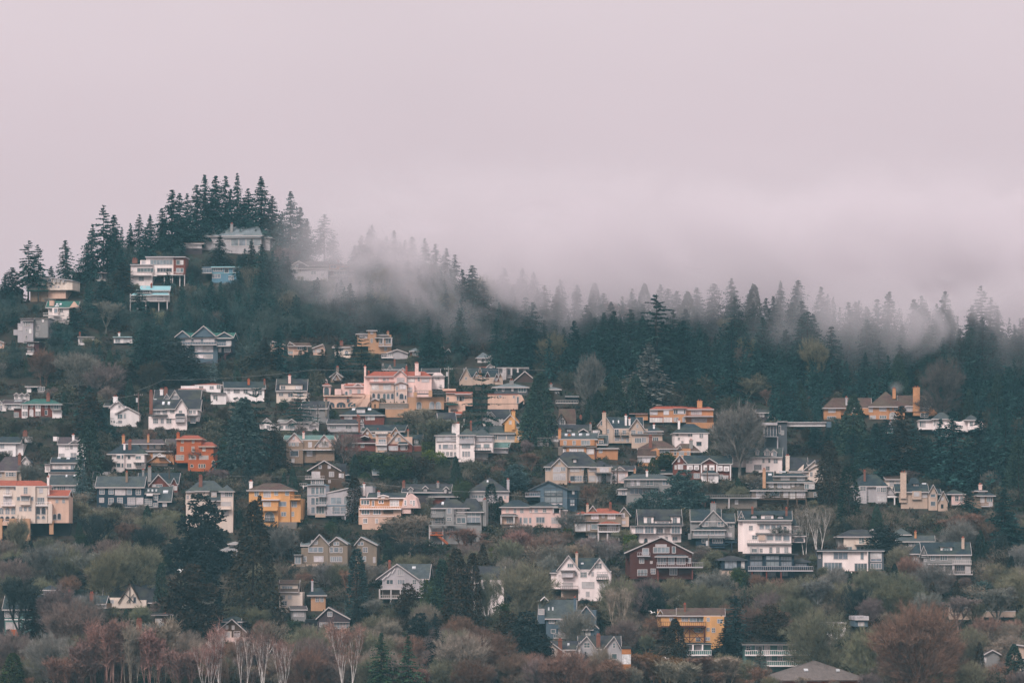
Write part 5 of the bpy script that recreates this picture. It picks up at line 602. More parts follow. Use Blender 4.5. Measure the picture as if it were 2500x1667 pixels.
H('U','orange_house','orange banded house','orange and pink banded house with navy roof and mansard-shaped pink gable',1120,'pe','rn',
 'w 165 790 685 820 c=oc; w 150 760 820 1060 d=-.4; r 270 830 680 610; p 175 470 682 655 o=.4; y 768,822 800,690 895,612 975,675 1018,822 c=pk d=-.6 D=9; w 200 500 1050 1120 d=-.3 c=pe; w 510 650 840 900 c=br d=-.5 D=.3; w 770 900 820 900 c=pk d=-.1; u 435 580 640 682 g; n 480 525 655 675 4 1 g=4; n 185 300 712 768 3 1 g=1; n 350 365 715 790 1 1 g=0; n 445 460 715 750 1 1 g=0; n 485 502 712 750 1 1 g=1; n 605 725 712 790 5 2 g=3; b 160 770 795 828 c=vl o=1; n 195 305 852 910 3 1 g=1; n 365 470 850 910 3 1 g=6; n 222 272 975 1035 3 1 g=0; n 398 425 980 1030; n 815 835 712 780 1 3; n 902 915 715 755; n 938 958 715 785 1 3; c 410 450 600 650 c=lg; t 150 700 936 942 c=vl',rot=-3,dep=9,trim='vl')
H('E','pink_house','mauve tudor with shingle gables','mauve-pink tudor house with two steep white-edged gables and picture window',450,'co','gn',
 'w 1405 1600 185 450; g 1400 1600 190 82 D=9 c=pk; w 1600 1960 165 420 d=.5; r 1370 1990 160 105 d=1.5; g 1730 1975 240 105 ax=1840 D=7 c=pk; w 1745 1960 235 400; w 1410 1600 270 430 d=-.5; f 1600 1960 268 9 d=-.3 D=2 rc=wh; c 1588 1612 80 165 c=pk; n 1440 1452 182 222 1 1 g=2; n 1472 1505 182 224 2 1; n 1530 1542 182 222; n 1660 1696 185 238 2 1 g=3; n 1785 1890 182 238 4 1 g=3; n 1455 1545 285 345 1 1 g=5; n 1645 1700 285 340 3 2 g=3; n 1472 1498 375 415 1 1 g=4; a 1488 1498 125 150 1 1 g=3; t 1405 1600 268 274; c 1960 1976 130 230 c=pk; n 1830 1850 145 165',rot=0,wm='wall',dep=9)
H('F','brown_house','maroon-roofed brick house','brick house under long maroon roof behind a bare tree',1480,'rb','ox','w 1010 1460 1385 1480; h 950 1470 1390 1285 i=120 D=10; n 1035 1050 1395 1430 1 2; n 1090 1108 1395 1425; g 1290 1390 1330 1310 D=3; n 1200 1220 1400 1430; n 1300 1330 1400 1435',rot=0)
H('F','tudor_house','peach and brick tudor','peach gabled house over a red brick ground floor with bow balcony',1475,'pe','nv',
 'w 1480 1875 1320 1475; r 1650 1990 1420 1295 d=1.6; g 1590 1880 1415 1270 ax=1710 D=9; w 1590 1875 1400 1475 c=rb d=-.2; w 1465 1590 1290 1475 d=-1; f 1460 1600 1268 22 d=-1 rc=bw; n 1500 1580 1295 1325 3 1 g=3; n 1500 1575 1350 1395 3 1 g=2; n 1490 1585 1425 1465 3 1 g=4; n 1682 1705 1330 1368; n 1715 1742 1330 1368; n 1612 1710 1425 1468 4 1 g=3; n 1748 1788 1420 1462 2 1 g=3; n 1800 1815 1425 1460 1 1 g=0; p 1710 1830 1405 1375 o=1; b 1465 1590 1380 1405 c=wh o=.8; u 1890 1940 1345 1400 s; n 1900 1935 1358 1390 2 2; c 1815 1832 1255 1340 c=co; w 1870 1985 1420 1475 c=rb d=1',rot=0,dep=9)
H('F','dark_roof_house','slate triple-ridge house','slate-roofed house with olive gables between brick and peach houses',1330,'ta','nv','w 1320 1740 1280 1330; r 1290 1790 1260 1185 d=1 D=10; g 1305 1430 1300 1225 D=6; g 1630 1750 1300 1218 D=6; n 1360 1380 1265 1290; n 1680 1700 1265 1290; c 1465 1480 1245 1265 c=wh; n 1430 1460 1290 1320')
H('F','brick_house','brick house with navy hip roof','wide brick house with navy hip roof, white dormer and two skylights',1172,'rb','nv','w 1070 1555 1075 1172; h 1060 1560 1078 975 i=180 D=10; u 1245 1342 1000 1050 s; n 1250 1337 1008 1045 5 1 g=3; s 1188 1225 1010 1028; s 1368 1405 1010 1028; n 1115 1150 1085 1125 1 1 g=4; n 1162 1195 1085 1122 1 1 g=4; n 1368 1400 1085 1125 1 1 g=4; n 1412 1450 1085 1125 1 1 g=4; n 1358 1366 1085 1125 1 1 g=0; c 1268 1288 1100 1270 d=-6 c=rb',rot=-2,dep=9)
# ------------------------------------------------------------------ terrain
RID = [(-900,760),(-200,748),(0,735),(100,732),(200,690),(300,630),(400,590),(480,552),(600,556),(700,612),(800,640),(900,645),(1000,672),(1100,705),(1250,760),(1500,785),(1800,785),(2100,810),(2500,842),(3400,870)]
def ridge(px):
    for (a, b), (c, d) in zip(RID[:-1], RID[1:]):
        if px <= c: return b + (d - b) * max(0, min(1, (px - a) / (c - a)))
    return RID[-1][1]
def ground_z(x, D):
    if D < 850: 
        z850 = wz(1667, 850); t = min(1, (850 - D) / 90); return z850 - 12 * (t * t * (3 - 2 * t)) - .0 + 0 * x
    px = 1250 + x / D * F; py = 1667 - (D - 850) / .32; rp = ridge(px)
    if py >= rp: return wz(py, D) - .25 + .35 * math.sin(x * .11) * math.sin(D * .13)
    Dr = dist(rp); return wz(rp, Dr) - (D - Dr) * .12
xs = [-2200, -1400, -900, -600, -420] + [-300 + 5 * i for i in range(121)] + [420, 600, 900, 1400, 2200]
ys = [-400, -200, 0, 200, 400, 550, 650, 720] + [760 + 5 * i for i in range(100)] + [1270, 1300, 1350, 1450, 1600, 1900, 2400, 3200]
m = MB(); m.v = [(x, y, ground_z(x, y)) for y in ys for x in xs]; n = len(xs)
m.f = [(j*n+i, j*n+i+1, (j+1)*n+i+1, (j+1)*n+i) for j in range(len(ys)-1) for i in range(n-1)]
gm = surf('hillside_soil', .12, .35, fine=.9, tint=(.026, .036, .024, .9))
hill = ob('hillside_terrain', m.mesh('hillside_terrain', gm, True), color=(.036, .026, .020, 1)); tag(hill, kind='structure')

# ------------------------------------------------------------------ plants
def quads_mesh(name, P, mat):           # P: (n,4,3) array of free quads
    P = np.asarray(P, dtype=np.float32); n = len(P); me = bpy.data.meshes.new(name)
    me.vertices.add(n*4); me.vertices.foreach_set('co', P.reshape(-1)); me.loops.add(n*4); me.loops.foreach_set('vertex_index', np.arange(n*4, dtype=np.int32))
    me.polygons.add(n); me.polygons.foreach_set('loop_start', np.arange(0, n*4, 4, dtype=np.int32)); me.materials.append(mat); me.update(); me.validate(); return me
def nrm(a): return a / np.maximum(1e-9, np.linalg.norm(a, axis=-1, keepdims=True))
def sprays(pos, dirs, length, width, g, jit=.5):      # diamond leaf sprays growing along dirs
    n = len(pos); d = nrm(dirs + g.normal(0, jit*.5, (n, 3))); s = nrm(np.cross(d, nrm(np.array([0, 0, 1.]) + g.normal(0, jit, (n, 3)))))
    L = (length * g.uniform(.6, 1.3, n))[:, None]; Wd = (width * g.uniform(.6, 1.3, n))[:, None]
    return np.stack([pos, pos + d*L*.45 + s*Wd, pos + d*L, pos + d*L*.45 - s*Wd], 1)
def trunk_mesh(name, h, r, g, n=7):
    m = MB(); p = Vector((0, 0, -.06)); rr = r
    for i in range(n):
        z = h*(i+1)/n; q = Vector((g.normal(0, r*.18), g.normal(0, r*.18), z)); r2 = r*(1-.9*(i+1)/n); m.beam(p, q, rr, 6, r2); p, rr = q, r2
    return m.mesh(name, M['twig'])
def fir(seed, r0=.19, zlow=.10, whorls=44, gap=0., droop=.22, power=.72, per=7, dense=8, lift=.1, jz=.035):
    g = np.random.default_rng(seed); P = []; ph = g.uniform(0, 6.28, 4)
    for i in range(whorls):
        t = (i + .5) / whorls
        for k in range(per):
            if g.random() < gap: continue
            tt = min(.985, max(0, t + g.normal(0, jz))); z = zlow + (1-zlow)*tt; a = g.uniform(0, 2*math.pi)
            R_ = r0*(1-tt)**power*min(1, .6+tt*2.2)*(1+.22*math.sin(a*2+ph[0]+tt*7)+.12*math.sin(a*3-tt*15+ph[1])) + .004
            Lb = R_*g.uniform(.5, 1.15); s = np.linspace(.1, 1, max(3, int(dense*(.35+Lb/r0*.65)))); rise = lift*(tt*1.8-.3)
            zz = z + Lb*(rise*s - droop*s**1.5*(1.25-tt)*1.6); pos = np.stack([np.cos(a)*Lb*s, np.sin(a)*Lb*s, zz], 1)
            for side in (-1, 1, 0):
                ang = a + side*g.uniform(.4, 1.0); dirs = np.stack([np.cos(ang)*np.ones_like(s), np.sin(ang)*np.ones_like(s), np.full_like(s, -.35-.2*g.random()+.5*tt)], 1)
                P.append(sprays(pos, dirs, (.040*(.28+.85*(1-tt))), .012, g, .6))
    top = np.array([[0, 0, .95], [0, 0, .965], [0, 0, .975]]); P.append(sprays(top, np.array([[0, 0, 1.]]*3), .03, .004, g, .1))
    return (quads_mesh('crown', np.concatenate(P), M['leaf']), trunk_mesh('trunk', .97, .013, g))
def dense(seed, prof, n=3000, size=.035, droop=-.5, wob=.2):       # cedar, cypress, broadleaf evergreens: prof(t)->radius
    g = np.random.default_rng(seed); t = g.random(n)**.85; a = g.uniform(0, 2*math.pi, n)
    ph = g.uniform(0, 6.28, 6); R_ = np.array([prof(x) for x in t]) * (1 + wob*(np.sin(a*3+ph[0]+t*9)*.5+np.sin(a*5+ph[1]-t*17)*.35+np.sin(t*38+ph[2]+a*2)*.4))
    R_ *= g.uniform(.3, 1.04, n)**.45; pos = np.stack([np.cos(a)*R_, np.sin(a)*R_, t + g.normal(0, .01, n)], 1)
    d = np.stack([np.cos(a), np.sin(a), np.full(n, droop)], 1); return (quads_mesh('crown', sprays(pos, d, size, size*.36, g, .7), M['leaf']), trunk_mesh('trunk', .85, .018, g))
def clumpy(seed, blobs, n=2600, size=.06, wob=.25):       # crown of leaf clumps inside ellipsoid clusters
    g = np.random.default_rng(seed); P = []
    for (cx, cy, cz, rx, rz) in blobs:
        k = int(n*rx*rx/sum(b[3]**2 for b in blobs)); v = nrm(g.normal(0, 1, (k, 3))); rad = g.uniform(.25, 1, k)**.4
        rad *= 1 + wob*(np.sin(v[:, 0]*7+seed)*np.sin(v[:, 1]*8+cz*9)+.6*np.sin(v[:, 2]*13+cx*20)); pos = v*rad[:, None]*np.array([rx, rx, rz]) + np.array([cx, cy, cz])
        P.append(sprays(pos, v+np.array([0, 0, .2]), size, size*.42, g, .9))
    return (quads_mesh('crown', np.concatenate(P), M['leaf']), trunk_mesh('trunk', .6, .03, g))
def bare(seed, spread=.55, levels=5, twigs=7, upright=.25, first=.16, trunks=1, tw=.0022, shape=1.0, droop=0.0, r0=.016):
    g = np.random.default_rng(seed); m = MB(); ends = []
    def grow(p, d, L, r, lv):
        q = p + d*L; m.beam(p, q, r, 4 if lv < 3 else 3, r*.68)
        if lv >= levels: ends.append((q, d, L)); return
        if lv >= 2: ends.append((p + d*L*.6, d, L*.8))
        nb = 3 if lv < 2 or g.random() < .55 else 2
        for k in range(nb):
            a = g.uniform(0, 6.283) if lv else 6.283*k/nb + g.uniform(-.6, .6); s = spread*g.uniform(.55, 1.25)
            u = Vector((math.cos(a), math.sin(a), 0)); e = (d*(1-.25*s) + u*s + Vector((0, 0, upright - droop*lv*.1))).normalized()
            grow(q, e, L*g.uniform(.66, .86), r*.66, lv+1)
    for k in range(trunks):
        a = g.uniform(0, 6.283); o = .04*(trunks > 1); tilt = .16*(trunks > 1)
        grow(Vector((math.cos(a)*o, math.sin(a)*o, -.05)), Vector((math.cos(a)*tilt, math.sin(a)*tilt, 1)).normalized(), first+.05, r0/(1+.25*(trunks-1)), 0)
    zmax = max(v[2] for v in m.v); pos = []; dr = []; LL = []
    for (q, d, L) in ends:
        for k in range(twigs):
            v = nrm(np.array(d) + g.normal(0, .55, 3) + np.array([0, 0, upright*.6 - droop])); pos.append(np.array(q) - np.array(d)*L*g.uniform(0, .9)); dr.append(v); LL.append(L*g.uniform(.5, 1.25))
    pos = np.array(pos); dr = np.array(dr); LL = np.array(LL)[:, None]; s = nrm(np.cross(dr, g.normal(0, 1, dr.shape))); w = tw
    P = [np.stack([pos - s*w, pos + s*w, pos + dr*LL + s*w*.3, pos + dr*LL - s*w*.3], 1)]
    p2 = pos + dr*LL*g.uniform(.3, .8, (len(pos), 1))
    for kk in range(2):
        d2 = nrm(dr + g.normal(0, .6, dr.shape)); s2 = nrm(np.cross(d2, g.normal(0, 1, dr.shape))); P.append(np.stack([p2 - s2*w*.8, p2 + s2*w*.8, p2 + d2*LL*.6 + s2*w*.2, p2 + d2*LL*.6 - s2*w*.2], 1))
    P = np.concatenate(P); k = 1.0/max(.2, float(P[:, :, 2].max())); P = P*k; m.v = [(x*k, y*k, z*k) for x, y, z in m.v]
    rad = float(np.percentile(np.abs(P[:, :, :2]), 97)); f = .42*shape/max(.05, rad); P[:, :, :2] *= f; m.v = [(x*f, y*f, z) for x, y, z in m.v]
    return (quads_mesh('crown', P, M['twig']), m.mesh('trunk', M['twig']))
def crowned(seed, rx=.5, rz=.45, cz=.55, n=420, tw=.0026, skel=None, up=.5):      # winter crown: limbs plus brooms of twigs fanning outwards in uneven lobes
    g = np.random.default_rng(seed); sk = bare(seed, **(skel or {})); lob = nrm(g.normal(0, 1, (9, 3))); v = nrm(g.normal(0, 1, (n*2, 3))); dl = (v @ lob.T).max(1)
    keep = dl > g.uniform(.55, .86, len(v)); v = v[keep][:n]; dl = dl[keep][:n]; rad = g.uniform(.3, 1, len(v))**.6*(.58 + .46*np.clip((dl-.6)/.38, 0, 1)**.8)
    q = v*rad[:, None]*np.array([rx, rx, rz])*1.08 + np.array([0, 0, cz]); q = q[q[:, 2] > .12]; o = nrm((q - np.array([0, 0, cz-.38]))*np.array([1.1, 1.1, 1])); P = []
    for j in range(10):
        d = nrm(o + g.normal(0, .27, q.shape) + np.array([0, 0, up*.4])); L = g.uniform(.06, .15, (len(q), 1)); st = q - o*.06 + g.normal(0, .006, q.shape); s2 = nrm(np.cross(d, g.normal(0, 1, d.shape)))
        P.append(np.stack([st - s2*tw, st + s2*tw, st + d*L + s2*tw*.3, st + d*L - s2*tw*.3], 1))
        for jj in range(2):
            t0 = st + d*L*g.uniform(.3, .9, (len(q), 1)); d2 = nrm(d + g.normal(0, .5, d.shape)); L2 = L*.5; s2 = nrm(np.cross(d2, g.normal(0, 1, d.shape)))
            P.append(np.stack([t0 - s2*tw*.6, t0 + s2*tw*.6, t0 + d2*L2 + s2*tw*.2, t0 + d2*L2 - s2*tw*.2], 1))
    co = np.empty(len(sk[0].vertices)*3, dtype=np.float32); sk[0].vertices.foreach_get('co', co); k = co.reshape(-1, 4, 3); k = k[g.choice(len(k), len(k)*2//3, replace=False)]*np.array([rx*2, rx*2, (cz+rz)*.93])
    return (quads_mesh('crown', np.concatenate(P + [k]), M['twig']), sk[1])
KIND = {}
KIND['fir'] = [fir(s, r0=r, gap=gp, droop=dp, power=pw) for s, r, gp, dp, pw in ((1,.21,.05,.2,.85),(2,.19,.2,.35,.75),(3,.24,.1,.25,.95),(4,.17,.1,.2,.7),(5,.21,.25,.4,.8),(6,.26,.1,.24,.9),(7,.20,.15,.3,.65),(8,.23,.3,.3,.8))]
KIND['sparse'] = [fir(11, .2, .3, 20, .1, .25, .7, 6, 12, .25, .008), fir(12, .17, .25, 22, .2, .3, .6, 5, 12, .2, .01)]
KIND['spruce'] = [fir(21, .25, .02, 30, 0, .15, .9, 9, 8), fir(22, .23, .03, 28, .03, .12, .8, 9, 8)]
KIND['layered'] = [fir(31, .42, .14, 11, .05, .12, .62, 13, 16, .25, .006), fir(32, .45, .1, 10, .1, .1, .55, 14, 16, .2, .006), fir(33, .38, .08, 13, .05, .14, .7, 12, 15, .2, .01)]
KIND['cedar'] = [dense(41, lambda t: .20*(1-t)**.62*min(1, .55+t*3)), dense(42, lambda t: .26*(1-t)**.7*min(1, .6+t*3), 3400), dense(43, lambda t: .17*(1-t)**.5*min(1, .6+t*2), 2600)]
KIND['column'] = [dense(51, lambda t: .13*(1-t)**.38*min(1, .6+t*2), 2200, .03, .3, .14), dense(52, lambda t: .11*(1-t)**.5*min(1, .7+t*2), 2000, .03, .4, .1)]
KIND['pine'] = [clumpy(61, [(0,0,.9,.1,.1),(.08,0,.76,.15,.1),(-.1,.05,.66,.17,.1),(.12,-.08,.52,.21,.11),(-.14,-.05,.4,.2,.1),(.02,.1,.28,.24,.12),(-.05,-.1,.16,.22,.12)], 6000, .04),
                clumpy(62, [(0,0,.88,.14,.12),(.15,0,.72,.2,.12),(-.16,.05,.66,.2,.12),(.1,-.1,.5,.25,.12),(-.18,.02,.42,.2,.1),(.05,0,.3,.22,.12)], 5200, .04)]
KIND['round'] = [clumpy(71, [(0,0,.55,.36,.42),(.2,.1,.45,.26,.33),(-.22,-.05,.4,.26,.33)], 2400), clumpy(72, [(0,0,.5,.4,.42),(.22,0,.62,.22,.25),(-.2,.1,.3,.3,.28)], 2400), clumpy(73, [(-.1,0,.6,.3,.38),(.18,0,.4,.32,.36)], 2200)]
KIND['bare'] = [crowned(81, .42, .42, .57, 240), crowned(82, .46, .40, .6, 260, skel=dict(spread=.65, upright=.2)), bare(85, .55, 5, 9, .3), crowned(84, .45, .38, .6, 240, skel=dict(trunks=3, first=.1)), bare(83, .5, 5, 9, .35), crowned(86, .36, .42, .57, 220, skel=dict(trunks=2, upright=.4))]
KIND['dome'] = [crowned(91, .55, .46, .52, 520, .0020, dict(spread=.6, trunks=2)), crowned(92, .58, .44, .54, 560, .0020, dict(spread=.65, trunks=3)), crowned(93, .5, .48, .5, 500, .0020)]
KIND['spindly'] = [bare(101, .3, 4, 4, .7, .28, 2, .0022, .7, r0=.011), bare(102, .35, 4, 4, .6, .24, 3, .0022, .75, r0=.011)]
KIND['birch'] = [bare(111, .32, 4, 4, .55, .26, 3, .0026, .7, r0=.015), bare(112, .3, 4, 4, .6, .3, 2, .0026, .6, r0=.015)]
KIND['wands'] = [bare(121, .18, 4, 5, 1.2, .24, 5, .0030, .55, r0=.008), bare(122, .2, 4, 5, 1.1, .2, 6, .0030, .65, r0=.008)]
NAMES = dict(fir='fir_tree', sparse='fir_tree', spruce='spruce_tree', layered='cedar_tree', cedar='cedar_tree', column='cypress_tree', pine='pine_tree', round='evergreen_shrub',
             bare='bare_tree', dome='domed_tree', spindly='slender_tree', birch='birch_tree', wands='poplar_tree')
TC = dict(fir=(.024,.068,.062), sparse=(.024,.062,.056), spruce=(.10,.15,.16), layered=(.020,.055,.047), cedar=(.034,.060,.040), column=(.018,.038,.024), pine=(.014,.027,.022), round=(.030,.045,.022),
          bare=(.19,.152,.125), dome=(.175,.158,.108), spindly=(.15,.135,.10), birch=(.2,.13,.115), wands=(.30,.19,.14))
TCOL = dict(sg=(.050,.090,.048), wb=(.105,.088,.078), rd=(.19,.115,.085), ol=(.17,.162,.105), gr=(.19,.178,.158), gn=(.045,.065,.022), or_=(.24,.125,.06), lm=(.10,.13,.02), bk=(.026,.034,.032), bl=(.05,.085,.08), tn=(.25,.205,.16), br=(.05,.036,.022), mv=(.19,.142,.13), bu=(.20,.27,.28), pk=(.26,.15,.125))
ADJ = dict(sg='bright green', wb='dark grey-brown', rd='russet', ol='olive', gr='grey', gn='mossy green', or_='orange', lm='lime green', bk='blackish', bl='blue-green', tn='pale', br='brownish', mv='mauve', bu='silvery blue', pk='pinkish')
WORD = dict(fir='fir', sparse='open-branched fir', spruce='bushy spruce', layered='layered cedar', cedar='drooping cedar', column='narrow cypress', pine='shaggy pine', round='rounded evergreen', bare='leafless tree',
            dome='domed leafless tree', spindly='spindly leafless tree', birch='white-stemmed birch', wands='upright bare poplar')
TREES = []; PROTO = {}
def tree(kind, px, top, base, width=None, col=None, hidden=True):
    D = dist(base) + rnd.uniform(-.8, .8); k = D/F; h = (base - top)*k; var = rnd.randrange(len(KIND[kind])); cm, tm = KIND[kind][var]
    x = wx(px, D); z = ground_z(x, D); root = ob(NAMES[kind], None, loc=(x, D, z - .15)); root.empty_display_size = 1
    w0 = dict(fir=.38, sparse=.38, spruce=.5, layered=.8, cedar=.42, column=.24, pine=.5, round=1.0, bare=.9, dome=1.1, spindly=.7, birch=.65, wands=.5)[kind]
    f = 1.0 if width is None else (width*k)/(w0*h)*(1.22 if kind in ('fir', 'sparse') else 1.0); f = max(.4, min(2.6, f)); root.scale = (h*f, h*f, h); root.rotation_euler = (0, 0, rnd.uniform(0, 6.28))
    c = TCOL[col] if col else TC[kind]; c = vary((*c, 1), .22); bareish = kind in ('bare', 'dome', 'spindly', 'birch', 'wands')
    tc = (.6,.55,.52,1) if kind == 'birch' else (c[0]*1.25, c[1]*1.25, c[2]*1.25, 1) if kind in ('spindly','wands') else (c[0]*.8, c[1]*.8, c[2]*.8, 1) if bareish else (.045,.036,.030,1)
    ob('crown', cm, root, c); ob('trunk', tm, root, tc)
    TREES.append(dict(o=root, kind=kind, col=col, px=px, top=top, base=base, w=width or w0*(base-top), h=base-top)); return root

